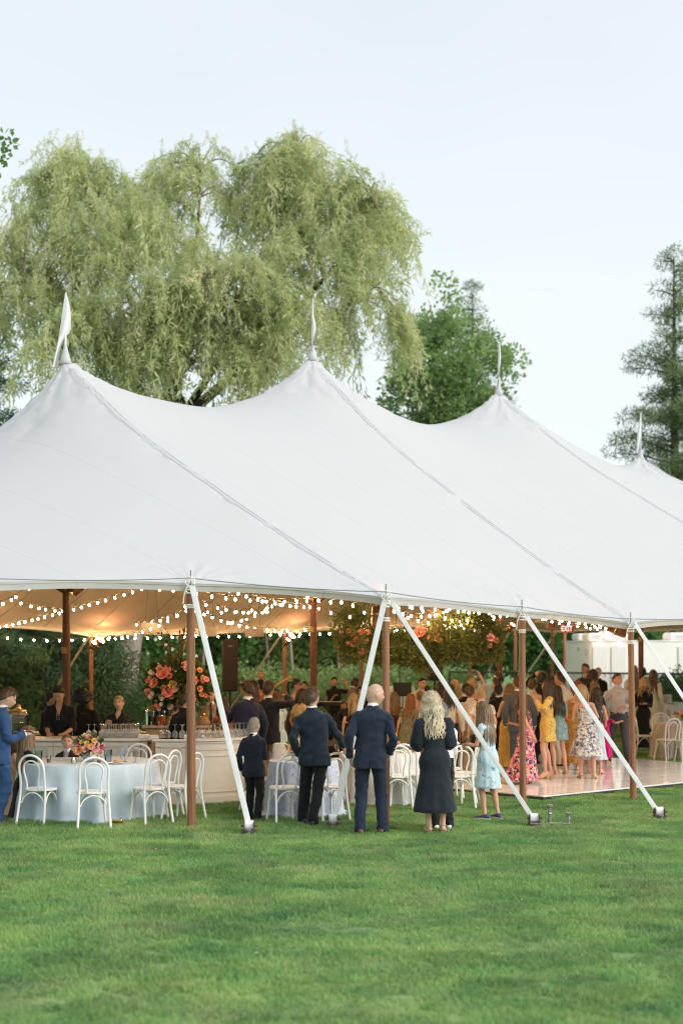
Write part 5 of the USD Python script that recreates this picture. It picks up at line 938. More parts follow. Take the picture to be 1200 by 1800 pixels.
def head_mesh(sub, sex):
    t = trimesh.creation.icosphere(sub); d = np.array(t.vertices); f = np.array(t.faces); x, y, z = d.T
    r = np.array([.074, .096, .116]); p = d * r
    p[:, 0] *= 1 - .22 * np.clip(-z, 0, 1) ** 1.2 * (1 if sex == 'm' else 1.15); p[:, 1] += .012 * np.clip(-z, 0, 1) * np.clip(y, 0, 1) - .02 * np.clip(-z, 0, 1) * np.clip(-y, 0, 1)
    p[:, 1] -= .010 * np.exp(-((z - .1) / .35) ** 2) * np.clip(y, 0, 1) ** 2 * 0
    def bump(cx, cz, sx, sz, amt, front=True):
        w = np.exp(-((p[:, 0] - cx) / sx) ** 2 - ((p[:, 2] - cz) / sz) ** 2) * (y > .15); return w * amt
    q = p.copy()
    for cx in (-.031, .031): q[:, 1] += bump(cx, .010, .017, .011, -.012); q[:, 1] += bump(cx, .032, .022, .008, .005); q[:, 1] += bump(cx, -.028, .02, .02, .004)
    q[:, 1] += bump(0, -.008, .009, .022, .012) + bump(0, -.026, .013, .010, .016); q[:, 1] += bump(0, -.052, .022, .006, .006) + bump(0, -.064, .018, .005, .006) - bump(0, -.058, .022, .0035, .004); q[:, 1] += bump(0, -.088, .022, .014, .009)
    return q + (0, .014, .088), f
HEADS = {(s, x): head_mesh(s, x) for s in (3, 4) for x in 'mf'}
def rot(yaw, pitch, roll=0):
    a, b, c = np.radians([yaw, -pitch, roll])
    Z = np.array([[math.cos(a), -math.sin(a), 0], [math.sin(a), math.cos(a), 0], [0, 0, 1]]); X = np.array([[1, 0, 0], [0, math.cos(b), -math.sin(b)], [0, math.sin(b), math.cos(b)]]); Y = np.array([[math.cos(c), 0, math.sin(c)], [0, 1, 0], [-math.sin(c), 0, math.cos(c)]])
    return Z @ X @ Y
def ik(a, c, l1, l2, pole):
    d = c - a; L = np.linalg.norm(d)
    if L > (l1 + l2) * .995: c = a + d / L * (l1 + l2) * .995; d = c - a; L = np.linalg.norm(d)
    u = d / L; x = (l1 * l1 - l2 * l2 + L * L) / (2 * L); hgt = math.sqrt(max(0, l1 * l1 - x * x)); w = pole - u * (pole @ u); w /= np.linalg.norm(w) + 1e-9
    return a + u * x + w * hgt, c
POSE = dict(down=(.245, .04, .875), back=(.23, -.14, .90), pocket=(.195, .09, .95), phone=(.07, .30, 1.16), clasp=(.05, .21, 1.03), mouth=(.07, .185, 1.40), up=(.26, .16, 1.86), bar=(.20, .46, 1.08), out=(.62, .12, 1.08), hip=(.19, .04, 1.04), head=(.16, .06, 1.62), swing=(.28, .26, .96), hold=(.14, .30, 1.12), chest=(.04, .24, 1.24), dance=(.30, .26, 1.34), table=(.16, .36, .98), point=(.10, .25, 1.40))
def hand(w, d, n, s, curl=.5, seg=5):
    """palm, four fingers of different lengths and a thumb that leaves the side of the palm; w wrist, d direction, n palm normal, s +1 right"""
    d = d / np.linalg.norm(d); n = n - d * (n @ d); n /= np.linalg.norm(n) + 1e-9; b = np.cross(d, n) * s
    out = [Manifold.hull_points(np.array([w + d * a + b * e + n * c for a, e0, t in ((-.01, .024, .016), (.04, .036, .014), (.085, .038, .011)) for e in (-e0, e0) for c in (-t, t)]))]
    for k, (L, o) in enumerate(((.070, .029), (.080, .010), (.074, -.010), (.058, -.029))):
        p0 = w + d * .078 + b * o; c1 = curl * .8; c2 = curl * 1.9
        p1 = p0 + (d * math.cos(c1) + n * math.sin(c1)) * L * .5; p2 = p1 + (d * math.cos(c2) + n * math.sin(c2)) * L * .5
        out.append(solid(tube([p0, p1, p2], [.0095, .0088, .0065], n=seg)))
    t0 = w + d * .022 + b * .030; t1 = t0 + (d * .65 + b * .7 + n * .25) * .036; t2 = t1 + (d * .9 + b * .15 + n * .35) * .032
    out.append(solid(tube([t0, t1, t2], [.012, .0105, .008], n=seg)))
    return out
BODY = dict(m=[(.82, .12, .09, 0), (.92, .15, .105, 0), (1.02, .145, .10, 0), (1.12, .140, .095, 0), (1.25, .160, .105, 0), (1.36, .165, .10, -.005), (1.42, .140, .082, -.01), (1.465, .085, .066, -.012), (1.50, .058, .058, -.008)],
            f=[(.82, .13, .10, 0), (.92, .155, .115, -.01), (1.02, .125, .095, 0), (1.10, .112, .088, 0), (1.25, .130, .105, .01), (1.34, .135, .092, .0), (1.41, .120, .072, -.006), (1.46, .070, .058, -.01), (1.50, .050, .052, -.006)])
JACKET = [(.775, .198, .140, 0), (.80, .203, .143, 0), (.90, .198, .138, 0), (1.02, .182, .124, 0), (1.12, .178, .120, 0), (1.24, .194, .128, 0), (1.34, .202, .126, -.006), (1.405, .192, .108, -.012), (1.445, .150, .088, -.015), (1.478, .092, .073, -.013), (1.505, .068, .066, -.010), (1.52, .063, .062, -.008)]
SHIRT = [(.95, .158, .112, 0), (1.00, .162, .116, 0), (1.12, .160, .114, 0), (1.24, .178, .120, 0), (1.34, .186, .118, -.006), (1.405, .174, .100, -.012), (1.445, .135, .083, -.015), (1.478, .085, .070, -.012), (1.51, .064, .064, -.010), (1.525, .061, .062, -.008)]
def el_rings(T, n, bend, dz=0, dense=None):
    T = np.array(T, float)
    if dense:
        zz = np.linspace(T[0, 0], T[-1, 0], dense); T = np.stack([zz] + [PchipInterpolator(T[:, 0], T[:, k])(zz) for k in (1, 2, 3)], 1)
    th = np.arange(n) * 2 * np.pi / n; c, s = np.cos(th), np.sin(th); c2 = np.sign(c) * np.abs(c) ** .85; s2 = np.sign(s) * np.abs(s) ** .85
    return [bend(np.stack([rx * c2, yo + ry * s2, np.full(n, z + dz)], 1)) for z, rx, ry, yo in T]
def wrinkle(v, f, amp, fq, seed):
    n = vnormals(v, f);     q = v * np.asarray(fq); q[:, 2] += .8 * np.sin(q[:, 0] * 1.3 + seed); rg = 1 - np.abs(2 * meshkit.fbm(q + seed, 2, seed) - 1); rg = np.clip((rg - .55) / .45, 0, 1) ** 1.5
    return v + n * (amp * (rg - .35) + amp * .7 * (meshkit.fbm(v * np.asarray(fq) * .6 + seed, 2, seed + 1) - .5))[:, None]
PN = 0
def person(label, px, d, top=None, h=None, face=0, sex='m', kid=False, skin='fair', hair='short', hc='brown', hl=1.25, fit=None, arms=('down', 'down'), feet=None, lean=(0, 0), twist=0, look=(0, 0, 0), near=1, sit=False, z=None, glasses=None, smile=False, wide=1.0, x=None, curl=.5):
    global PN; PN += 1; seed = PN; r = np.random.default_rng(1000 + PN); fit = dict(fit)
    X = px_at(px, d) if x is None else x; zb_ = base_z(X, d) if z is None else z
    if h is None: h = EYE - zb_ - (top - HZ) * d / FP
    hs = 1.075 + (.27 * np.clip((1.62 - h) / .5, 0, 1) if kid else 0); tot = 1.548 + .204 * hs; heel = fit.get('heel', 0.0); k = h / (tot + heel) if not sit else h
    if sit: k = h / tot
    t = thing('person', label, 'person', (X, d, zb_ + heel * k), face, None, (k * wide, k * (1 + (wide - 1) * .8), k))
    if near == 1 and lean == (0, 0) and not sit:
        lean = (r.normal(0, 2.5), r.normal(0, 3.0)); twist = twist or r.normal(0, 9); look = (look[0] + r.normal(0, 12), look[1] + r.normal(0, 5), look[2] + r.normal(0, 4))
        feet = feet or ((.10 + r.uniform(-.02, .06), r.uniform(-.07, .10), r.uniform(-22, 4)), (-.10 - r.uniform(-.02, .06), r.uniform(-.07, .10), r.uniform(-4, 22)))
    hz = .92 if not sit else .50; dz = hz - .92; la, lb_ = np.radians(lean[0]), np.radians(lean[1]); tw = np.radians(twist)
    def B(p):
        p = np.atleast_2d(np.asarray(p, float)).copy(); u = np.clip((p[:, 2] - hz) / .5, 0, 1.15); u = np.where(u < 1, u * u * (3 - 2 * u) * .6 + u * .4, u); zz = np.maximum(p[:, 2] - hz, 0)
        a = tw * u; c, s = np.cos(a), np.sin(a); p[:, 0], p[:, 1] = p[:, 0] * c - p[:, 1] * s, p[:, 0] * s + p[:, 1] * c
        a = la * (.45 + .55 * u) * (zz > 0); y0 = p[:, 1]; p[:, 1], p[:, 2] = y0 * np.cos(a) + zz * np.sin(a), np.where(zz > 0, hz + zz * np.cos(a) - y0 * np.sin(a) * u, p[:, 2])
        zz = np.maximum(p[:, 2] - hz, 0); a = lb_ * (.45 + .55 * u) * (zz > 0); x0 = p[:, 0]; p[:, 0], p[:, 2] = x0 * np.cos(a) + zz * np.sin(a), np.where(zz > 0, hz + zz * np.cos(a) - x0 * np.sin(a) * u, p[:, 2])
        return p
    b1 = lambda *q: B(np.array([q]))[0]
    seg = 10 if near else 8; lo = .023 if near == 2 else .040
    # joints
    sw = .164 if sex == 'm' else .152
    if kid: sw *= .96
    J = {}
    for s, nm in ((1, 'r'), (-1, 'l')):
        A = arms[0 if s == 1 else 1]; A = POSE[A] if isinstance(A, str) else A
        S = b1(s * sw, -.008, 1.386 + dz); w = V3(s * A[0], A[1], A[2] + dz); pole = V3(s * .55, -1, -.35) if len(A) < 4 else V3(s * A[3][0], *A[3][1:])
        if isinstance(arms[0 if s == 1 else 1], str): w = w + (B(w[None])[0] - w) * .8
        e, w = ik(S, w, .295, .262, pole); J[nm] = (S, e, w)
    F = feet or ((.098, 0.0, -8), (-.098, 0.0, 8)); legs = {}
    if sit: F = feet or ((.10, .44, -4), (-.10, .44, 4))
    for i, (s, nm) in enumerate(((1, 'r'), (-1, 'l'))):
        fx, fy, ta = F[i][:3]; lift = F[i][3] if len(F[i]) > 3 else 0; hip = V3(s * .088, 0, hz); an = V3(fx, fy - .02, .085 + lift); kn, an = ik(hip, an, .425, .425, V3(s * .1 if not sit else s * .05, 1, 0 if not sit else .6)); legs[nm] = (hip, kn, an, ta)
    head_o = b1(0, -.002, 1.548 + dz); HR = rot(look[0], look[1] + lean[0] * .55, look[2] + lean[1] * .5); hx = lambda v: (np.atleast_2d(v) * hs) @ HR.T + head_o
    # ---- body
    bare = fit.get('legs', 'skin') == 'skin'
    ms = [loft(el_rings(BODY[sex], 14, B, dz)), tube([b1(0, -.008, 1.43 + dz), head_o + V3(0, .0, .0), head_o + HR @ V3(0, .008, .05)], [.058 if sex == 'm' else .05, .053 if sex == 'm' else .044, .05 if sex == 'm' else .042], n=12)]
    for nm, s in (('r', 1), ('l', -1)):
        S, e, w = J[nm]; q = .9 if sex == 'f' or kid else 1.0
        ms.append(tube([b1(s * .10, -.01, 1.395 + dz), S, S * .5 + e * .5, e, e * .6 + w * .4, w, w + (w - e) / .262 * .03], np.array([.045, .050, .043, .037, .037, .026, .024]) * q, n=seg))
        hp, kn, an, ta = legs[nm]; q = .97 if sex == 'm' else .96
        if bare or sit: ms.append(tube([hp + V3(-s * .01, 0, .02), hp * .55 + kn * .45 + V3(0, .006, 0), kn, kn * .65 + an * .35 - V3(0, .018, 0), kn * .2 + an * .8, an, an + V3(0, 0, -.03)], np.array([.082, .072, .052, .054, .036, .032, .034]) * q, n=seg))
        else: ms.append(tube([hp, kn, an], [.075, .045, .035], n=6))
        ta_ = np.radians(ta); fd = V3(-math.sin(ta_), math.cos(ta_), 0); drop = -heel * 1.0
        if bare: ms.append(Manifold.hull_points(np.array([an + fd * a + V3(fd[1], -fd[0], 0) * e + V3(0, 0, zz) for a, e0, zz in ((-.055, .022, -.07), (-.05, .02, -.03), (.02, .026, .0), (.03, .033, -.078 + drop * .35), (.10, .042, -.078 + drop), (.11, .038, -.058 + drop), (.165, .022, -.08 + drop), (.165, .02, -.066 + drop)) for e in (-e0, e0)])))
    m = union(ms).refine_to_length(lo * 1.3).to_mesh(); v, f = np.asarray(m.vert_properties[:, :3], float), np.asarray(m.tri_verts, int); v = relax(v, f, 5)
    pieces = [solid((v, f))]
    hv, hf = HEADS[(4 if near == 2 else 3, sex)]
    ears = [solid(moved(ball((0, 0, 0), (.010, .019, .031), 2), (s * .073, .006, .082), rz=s * -14)) for s in (1, -1)]
    hd = union([solid((hv, hf))] + ears).to_mesh(); pieces.append(solid((hx(np.asarray(hd.vert_properties[:, :3], float)), hd.tri_verts)))
    for nm, s in (('r', 1), ('l', -1)):
        S, e, w = J[nm]; dr = w - e; nr = V3(-s, .2, .0) if dr[2] < -.12 else V3(-s * .35, -.1, -1.0) if dr[1] > .1 and dr[2] < .12 else V3(-s * .6, .8, .1)
        pieces += hand(w, dr, nr, s, curl if not isinstance(curl, dict) else curl.get(nm, .5), 6 if near == 2 else 5)
    body = part(t, 'body', union(pieces), SKIN[skin], smooth=55)
    frontal = abs((face + look[0] + 180) % 360 - 180) > 62
    if frontal and near:
        for s in (-1, 1):
            ey = part(body, 'eye', (hx(ball((s * .031, .0985, .098), (.0125, .006, .0068), 1)[0]), ball((0, 0, 0), 1, 1)[1]), EYEW, smooth=True)
            part(body, 'iris', (hx(ball((s * .031, .1025, .098), (.0062, .004, .0064), 1)[0]), ball((0, 0, 0), 1, 1)[1]), EYEM, smooth=True)
            bt = tube([V3(s * .012, .108, .117), V3(s * .03, .109, .123), V3(s * .05, .096, .117)], [.003, .0042, .002], n=5); part(body, 'eyebrow', (hx(bt[0]), bt[1]), HAIR[hc if hc not in ('platinum', 'stubble', 'blond') else 'light'])
        lp = tube([V3(-.024, .098, .0295 + .006 * smile), V3(-.010, .1125, .0285), V3(0, .114, .028), V3(.010, .1125, .0285), V3(.024, .098, .0295 + .006 * smile)], [.002, .0055, .006, .0055, .002], n=6); part(body, 'lips', (hx(lp[0]), lp[1]), LIPM)
        if smile: tm = ball((0, .1135, .0295), (.015, .0045, .0042), 1); part(body, 'teeth', (hx(tm[0]), tm[1]), TEETH)
    if glasses:
        G = [tube([V3(s * .033 + .022 * math.cos(a), .116, .097 + .016 * math.sin(a)) for a in np.linspace(0, 6.283, 14)], .0028, n=5) for s in (-1, 1)] + [tube([V3(s * .054, .114, .10), V3(s * .078, .06, .10), V3(s * .079, .0, .095)], .0028, n=4) for s in (-1, 1)] + [tube([V3(-.012, .118, .1), V3(.012, .118, .1)], .0026, n=4)]
        if glasses == 'sun': G += [ball((s * .033, .115, .097), (.021, .004, .015), 1) for s in (-1, 1)]
        g = join(G); part(t, 'glasses', (hx(g[0]), g[1]), BLACK)
    # ---- hair
    HM = HAIR[hc]
    if hair != 'none':
        q = trimesh.creation.icosphere(4 if near == 2 else 3); dd = np.array(q.vertices); ff = np.array(q.faces)
        th_ = dict(bald=.0018, crop=.009, short=.017, afro=.070, curly=.036, long=.016, bob=.022, pony=.012, updo=.014, wavy=.030)[hair]
        line = -.62 * dd[:, 1] + .80 * dd[:, 2] + (-.055 if hair in ('bald', 'crop', 'short') and sex == 'm' else .03) - .25 * np.clip(np.abs(dd[:, 0]) - .55, 0, 1) * (dd[:, 1] > -.1) * (sex == 'm') + .05 * (meshkit.noise(dd * 5, seed) - .5)
        if hair == 'bald': line = line - .9 * np.clip(dd[:, 2] - .62, 0, 1) * 0
        w = np.clip(line / .16, -1, 1); base = hv[:0]
        rr = np.array([.074, .096, .116]); p = dd * rr; p[:, 0] *= 1 - .2 * np.clip(-dd[:, 2], 0, 1) ** 1.2; p[:, 1] -= .02 * np.clip(-dd[:, 2], 0, 1) * np.clip(-dd[:, 1], 0, 1)
        rough_ = (meshkit.noise(dd * (16 if hair in ('afro', 'curly') else 7) * np.array([1, 1, .5]) + seed, 5) - .5)
        thick = np.where(w > 0, th_ * w ** .7 * (1 + .7 * rough_), .012 * w); n_ = dd / rr; n_ /= np.linalg.norm(n_, axis=1, keepdims=True); p = p + n_ * thick[:, None]
        if hair == 'short': p[:, 2] += .010 * np.clip(dd[:, 2], 0, 1) * np.clip(dd[:, 1] + .5, 0, 1.5)
        hm = [(hx(p + (0, .014, .088)), ff)]
        if hair not in ('bald', 'updo'):                            # loose tufts so that the hair has an uneven surface
            ii = np.flatnonzero(w > .25); nt = {2: 420, 1: 170}.get(near, 120); ii = r.choice(ii, min(nt, len(ii)), replace=False) if len(ii) else ii; pc = p[ii]; nn = n_[ii]
            fl = V3(0, -.75, -.75) + r.normal(0, .45 if hair not in ('afro', 'curly') else 1.6, (len(ii), 3)); fl[:, 1] += 1.1 * (pc[:, 2] > .07) * (pc[:, 1] > .02); fl[:, 0] += np.sign(pc[:, 0]) * .25; fl -= nn * (fl * nn).sum(1, keepdims=True); fl /= np.linalg.norm(fl, axis=1, keepdims=True) + 1e-9
            sd_ = np.cross(fl, nn); Lt = (r.uniform(.022, .05, (len(ii), 1)) if hair != 'crop' else r.uniform(.010, .022, (len(ii), 1))); b0 = pc - nn * .004; wd_ = r.uniform(.003, .007, (len(ii), 1)); up_ = nn * r.uniform(.004, .014, (len(ii), 1)) * (1.8 if hair in ('afro', 'curly') else 1)
            q4 = np.stack([b0 - sd_ * wd_, b0 + sd_ * wd_, b0 + fl * Lt * .6 + up_ + sd_ * wd_ * .8, b0 + fl * Lt + up_ * .6, b0 + fl * Lt * .6 + up_ - sd_ * wd_ * .8], 1).reshape(-1, 3); k5 = np.arange(len(ii))[:, None] * 5
            hm.append((hx(q4 + (0, .014, .088)), np.vstack([k5 + [0, 1, 2], k5 + [0, 2, 4], k5 + [4, 2, 3]])))
        torso = np.array(JACKET if fit['type'] == 'suit' else BODY[sex], float)
        def clear_(pt):
            zr = np.clip(pt[2] - dz, torso[0, 0], 1.46); rx, ry = np.interp(zr, torso[:, 0], torso[:, 1]) + .02, np.interp(zr, torso[:, 0], torso[:, 2]) + .028; c0 = b1(0, 0, zr + dz); o = pt[:2] - c0[:2]; e = math.hypot(o[0] / rx, o[1] / ry)
            if e < 1 and e > 1e-6: pt = pt.copy(); pt[:2] = c0[:2] + o / e
            return pt
        if hair in ('long', 'bob', 'wavy'):
            nl = (72 if near == 2 else 26); zend = hl if hair != 'bob' else 1.46
            for c in range(nl):
                a = np.radians(-142 + 284 * (c + .5) / nl + r.uniform(-4, 4)); el = r.uniform(.0, .95); a2 = a - math.pi / 2
                s0 = V3(.076 * math.cos(a2) * math.cos(el), .014 + .098 * math.sin(a2) * math.cos(el), .10 + .10 * math.sin(el)) * 1.06
                P = [hx(s0)[0]]; out = V3(math.cos(a2), math.sin(a2), 0); o2 = HR @ out; bwd = abs(math.degrees(a)) < 95
                p1 = hx(s0 + out * (.016 + (.012 if hair != 'long' else 0)) - V3(0, 0, .09))[0]; P.append(p1); ze = zend + dz + r.uniform(-.035, .05) + (.04 if not bwd else 0); cur = p1.copy(); nst = 7
                for g in range(nst):
                    fz = (g + 1) / nst; zz = p1[2] + (ze - p1[2]) * fz; wv = (.026 if hair == 'wavy' else .006) * math.sin(fz * (11 if hair == 'wavy' else 6) + c * 1.7)
                    nx = V3(p1[0], p1[1], zz) + o2 * (.014 * math.sin(fz * 2.2)) + V3(wv, wv * .6, 0)
                    if hair != 'bob': nx = clear_(nx)
                    P.append(nx)
                R_h = np.array([.010, .020, .022, .021, .020, .018, .015, .011, .004]) * r.uniform(.6, 1.25) * (.72 if near == 2 else 1.15)
                hm.append(tube(spline(P, 14 if hair == 'wavy' else 9), np.interp(np.linspace(0, 1, 14 if hair == 'wavy' else 9), np.linspace(0, 1, 9), R_h), np.interp(np.linspace(0, 1, 14 if hair == 'wavy' else 9), np.linspace(0, 1, 9), R_h) * .55, n=6, side=np.cross(o2, [0, 0, 1.0]) + 1e-3))
        if hair == 'pony':
            s0 = V3(0, -.085, .13); P = [hx(s0)[0], hx(s0 + V3(0, -.05, .02))[0], hx(s0 + V3(0, -.075, -.06))[0], hx(s0 + V3(.0, -.06, -.17))[0], hx(s0 + V3(.01, -.05, -.27))[0]]; hm.append(tube(spline(P, 12), np.interp(np.linspace(0, 1, 12), [0, .2, .6, 1], [.015, .032, .034, .006]), n=8))
        if hair == 'updo': hm += [(hx(ball((.0, -.085, .10), (.045, .04, .045), 2)[0]), ball((0, 0, 0), 1, 2)[1])] + [(hx(ball((.03 * math.cos(q), -.10, .10 + .03 * math.sin(q)), .024, 1)[0]), ball((0, 0, 0), 1, 1)[1]) for q in (0, 1.6, 3.1, 4.7)]
        hp_ = part(t, 'hair', hm[0] if len(hm) == 1 else join(hm), HM, smooth=60)
        if fit.get('bow'): part(hp_, 'hair_bow', join([(hx(ball((s * .03, -.115, .14), (.03, .012, .018), 1)[0]), ball((0, 0, 0), 1, 1)[1]) for s in (-1, 1)]), WHITE_PAINT)
    # ---- clothes
    def sleeve_rings(nm, s, kind, fat=1.0):
        S, e, w = J[nm]; i0 = b1(s * (.10 if sex == 'f' else .11), -.01, 1.385 + dz)
        if kind == 'long': P, R = [i0, S, S * .5 + e * .5, e * .85 + S * .15, e, e * .85 + w * .15, e * .5 + w * .5, w + (w - e) * .0], np.array([.055, .062, .060, .055, .054, .051, .047, .043])
        elif kind == 'rolled': P, R = [i0, S, S * .5 + e * .5, e, e * .75 + w * .25], np.array([.062, .068, .060, .053, .053])
        elif kind == 'puff': P, R = [i0, S + V3(s * .01, 0, .01), S * .55 + e * .45, S * .2 + e * .8, e, e * .72 + w * .28, e * .62 + w * .38], np.array([.055, .072, .086, .092, .085, .066, .038])
        else: P, R = [i0, S, S * .68 + e * .32, S * .45 + e * .55], np.array([.058, .064, .063, .066])
        P = np.array(P); tt = np.r_[0, np.cumsum(np.linalg.norm(np.diff(P, axis=0), axis=1))]; u = np.linspace(0, tt[-1], 14)
        return tube(np.stack([PchipInterpolator(tt, P[:, c])(u) for c in range(3)], 1), PchipInterpolator(tt, R)(u) * fat * (1 if sex == 'm' else .88), n=12)
    def finish(ms, ln, it, amp, fq):
        m = union(ms); m = m.refine_to_length(ln) if ln else m; q = m.to_mesh(); v, f = np.asarray(q.vert_properties[:, :3], float), np.asarray(q.tri_verts, int)
        v = relax(v, f, it); return wrinkle(v, f, amp, fq, seed), f
    ty = fit['type']
    if ty in ('suit', 'shirt'):
        T = JACKET if ty == 'suit' else SHIRT
        if fit.get('untucked') and ty == 'shirt': T = [(.86, .178, .128, 0)] + T[1:]
        kind = fit.get('sleeve', 'long'); ms = [loft(el_rings(T, 22, B, dz))] + [sleeve_rings(nm, s, kind) for nm, s in (('r', 1), ('l', -1))]
        v, f = finish(ms, lo, 6, .017 if ty == 'suit' else .019, (6, 6, 7)); M = solid((v, f))
        if fit.get('v'):
            d0 = fit['v']; wz = lambda pts: Manifold.hull_points(B(np.array(pts)))
            CUTW = wz([(sx * w_, y_, z_ + dz) for w_, z_ in ((.070, 1.57), (.056, 1.46), (.004, d0)) for sx in (-1, 1) for y_ in ((-.01 if z_ > 1.4 else .03), .26)]); M = M - CUTW
        if ty == 'suit' and near == 2:
            M = M - Manifold.hull_points(B(np.array([(sx * w_, y_, z_ + dz) for w_, z_ in ((.005, .76), (.0015, .98)) for sx in (-1, 1) for y_ in (-.2, -.08)])))
        part(t, 'jacket' if ty == 'suit' else 'shirt', M, fit['mat'], smooth=50)
        if ty == 'suit':
            sm = fit.get('shirt', SHIRTW); rg = [(1.478, .074, .072, -.008), (1.50, .0665, .0665, -.008), (1.535, .0615, .062, -.004), (1.54, .056, .056, -.004), (1.50, .056, .056, -.008)]
            part(t, 'shirt_collar', loft(el_rings(rg, 18, B, dz)), sm, smooth=40)
            part(t, 'shirt', loft(el_rings([(z_, a - .017, b_ - .014, c) for z_, a, b_, c in SHIRT], 18, B, dz)), sm, smooth=50)
            for nm, s in (('r', 1), ('l', -1)):
                S, e, w = J[nm]; u = (w - e) / .262; part(t, 'cuff', tube([w - u * .03, w + u * .012], [.036, .035], n=10), sm)
            if fit.get('tie'):
                tp = lambda w_, z_, y_: [(sx * w_, yy, z_ + dz) for sx in (-1, 1) for yy in (y_, y_ + .012)]
                part(t, 'tie', union([Manifold.hull_points(B(np.array(tp(.022, 1.51, .058) + tp(.014, 1.475, .068)))), Manifold.hull_points(B(np.array(tp(.014, 1.475, .066) + tp(.030, 1.25, .112)))), Manifold.hull_points(B(np.array(tp(.030, 1.25, .112) + tp(.040, 1.10, .108))))]), fit['tie'])
            if fit.get('bowtie'): part(t, 'bow_tie', join([(B(ball((s * .022, .066, 1.505 + dz), (.02, .008, .012), 1)[0]), ball((0, 0, 0), 1, 1)[1]) for s in (-1, 1)]), BLACK)
        elif fit.get('collar', True):
            part(t, 'collar', loft(el_rings([(1.49, .074, .074, -.008), (1.515, .068, .069, -.008), (1.532, .063, .064, -.004), (1.532, .057, .058, -.004), (1.50, .057, .057, -.008)], 18, B, dz)) if not fit.get('v') else solid(loft(el_rings([(1.485, .080, .077, -.008), (1.515, .071, .071, -.008), (1.535, .066, .066, -.004), (1.50, .058, .058, -.004)], 18, B, dz))) - CUTW, fit['mat'], smooth=40)
    if ty in ('dress', 'blouse'):
        hem = fit.get('hem', .50); fl = fit.get('flare', .12); neck = fit.get('neck', 'round'); waist = fit.get('waist', 1.06); pl = fit.get('pleat', .05); npl = fit.get('npleat', 11)
        up = {'round': [(1.36, .146, .100, -.003), (1.41, .134, .083, -.008), (1.445, .095, .068, -.010), (1.462, .076, .062, -.010)], 'strap': [(1.33, .143, .100, .002), (1.345, .141, .097, .002)], 'high': [(1.36, .146, .100, -.003), (1.41, .134, .083, -.008), (1.46, .078, .064, -.010), (1.50, .056, .058, -.008)]}[neck]
        T = [(waist - .02, .128, .104, 0), (waist + .05, .126, .102, 0), (1.20, .138, .112, .006), (1.27, .147, .122, .012)] + up
        n = 54 if near else 40; th = np.arange(n) * 2 * np.pi / n; Rg = []; ns = 22
        if ty == 'dress':
            loose = fit.get('loose', 0)
            for i in range(ns):
                u = i / (ns - 1); zz = hem + (waist - .02 - hem) * u; q = 1 - u; hipb = .036 * math.exp(-((zz - .92) / .12) ** 2) * (1 - loose); rx = .128 + (fl) * q ** 1.05 + hipb + loose * .03; ry = .104 + fl * .9 * q ** 1.05 + hipb * .85 + loose * .03
                tier = 1 + (fit.get('tiers', 0) and .045 * (((1 - u) * fit['tiers']) % 1)); wv = 1 + pl * q * np.cos(npl * th + 1.5 * np.sin(3 * th + seed)) + pl * .5 * q * np.cos((npl // 2 + 2) * th + seed) + fit.get('ruffle', 0) * np.cos(23 * th + zz * 40)
                cx = fit.get('sway', (0, 0)); rg_ = np.stack([rx * tier * wv * np.cos(th) + cx[0] * q, ry * tier * wv * np.sin(th) + cx[1] * q - .004, np.full(n, zz + dz)], 1)
                Rg.append(rg_ if not sit else rg_)
        Rg += el_rings(T, n, B, dz, 12) if ty == 'dress' else el_rings([(fit.get('hem', .98), .150, .118, 0)] + T, n, B, dz, 14)
        if ty == 'dress': Rg[ns - 1] = B(Rg[ns - 1])
        ms = [loft(Rg)]; kind = fit.get('sleeve')
        if kind: ms += [sleeve_rings(nm, s, kind, fit.get('fat', 1.0)) for nm, s in (('r', 1), ('l', -1))]
        v, f = finish(ms, None, 1, .012, (8, 8, 3.5)); M = solid((v, f))
        dp = part(t, 'dress' if ty == 'dress' else 'blouse', M, fit['mat'], smooth=50)
        if neck == 'strap':
            for s in (-1, 1): part(dp, 'strap', tube([b1(s * .085, .095, 1.33 + dz), b1(s * .095, .06, 1.42 + dz), b1(s * .09, -.04, 1.425 + dz), b1(s * .075, -.09, 1.33 + dz)], .007, n=5), fit['mat'])
        if fit.get('belt'): part(dp, 'waistband', loft(el_rings([(waist - .025, .134, .110, 0), (waist + .02, .133, .109, 0)], 30, B, dz)), fit['belt'], smooth=50)
    lm = fit.get('legs', 'skin')
    if lm != 'skin':
        q = fit.get('cut', 1.0); ms = [loft(el_rings([(.80, .12, .10, 0), (.86, .168, .128, -.004), (.94, .168, .125, -.004), (1.02, .162, .116, 0)], 20, B, dz))]
        for nm, s in (('r', 1), ('l', -1)):
            hp, kn, an, ta = legs[nm]; P = np.array([hp + V3(-s * .012, 0, .03), hp * .72 + kn * .28, kn + V3(0, .004, 0), kn * .5 + an * .5 - V3(0, .006, 0), an + V3(0, -.002, .02), an + V3(0, .004, -.048)]); R = np.array([.098, .092, .074, .069, .066, .068]) * q
            if fit.get('shorts'): P, R = P[:3], R[:3] * 1.08
            tt = np.r_[0, np.cumsum(np.linalg.norm(np.diff(P, axis=0), axis=1))]; u = np.linspace(0, tt[-1], 16); ms.append(tube(np.stack([PchipInterpolator(tt, P[:, c])(u) for c in range(3)], 1), PchipInterpolator(tt, R)(u), n=14))
        v, f = finish(ms, lo, 5, .014, (6, 6, 7)); part(t, 'trousers' if not fit.get('shorts') else 'shorts', (v, f), lm, smooth=50)
        if ty != 'suit' and fit.get('beltm', True): part(t, 'belt', loft(el_rings([(.975, .171, .124, 0), (1.01, .170, .123, 0)], 24, B, dz)), BLACK)
    st_, sm_ = fit.get('shoes', ('flat', BLACK))
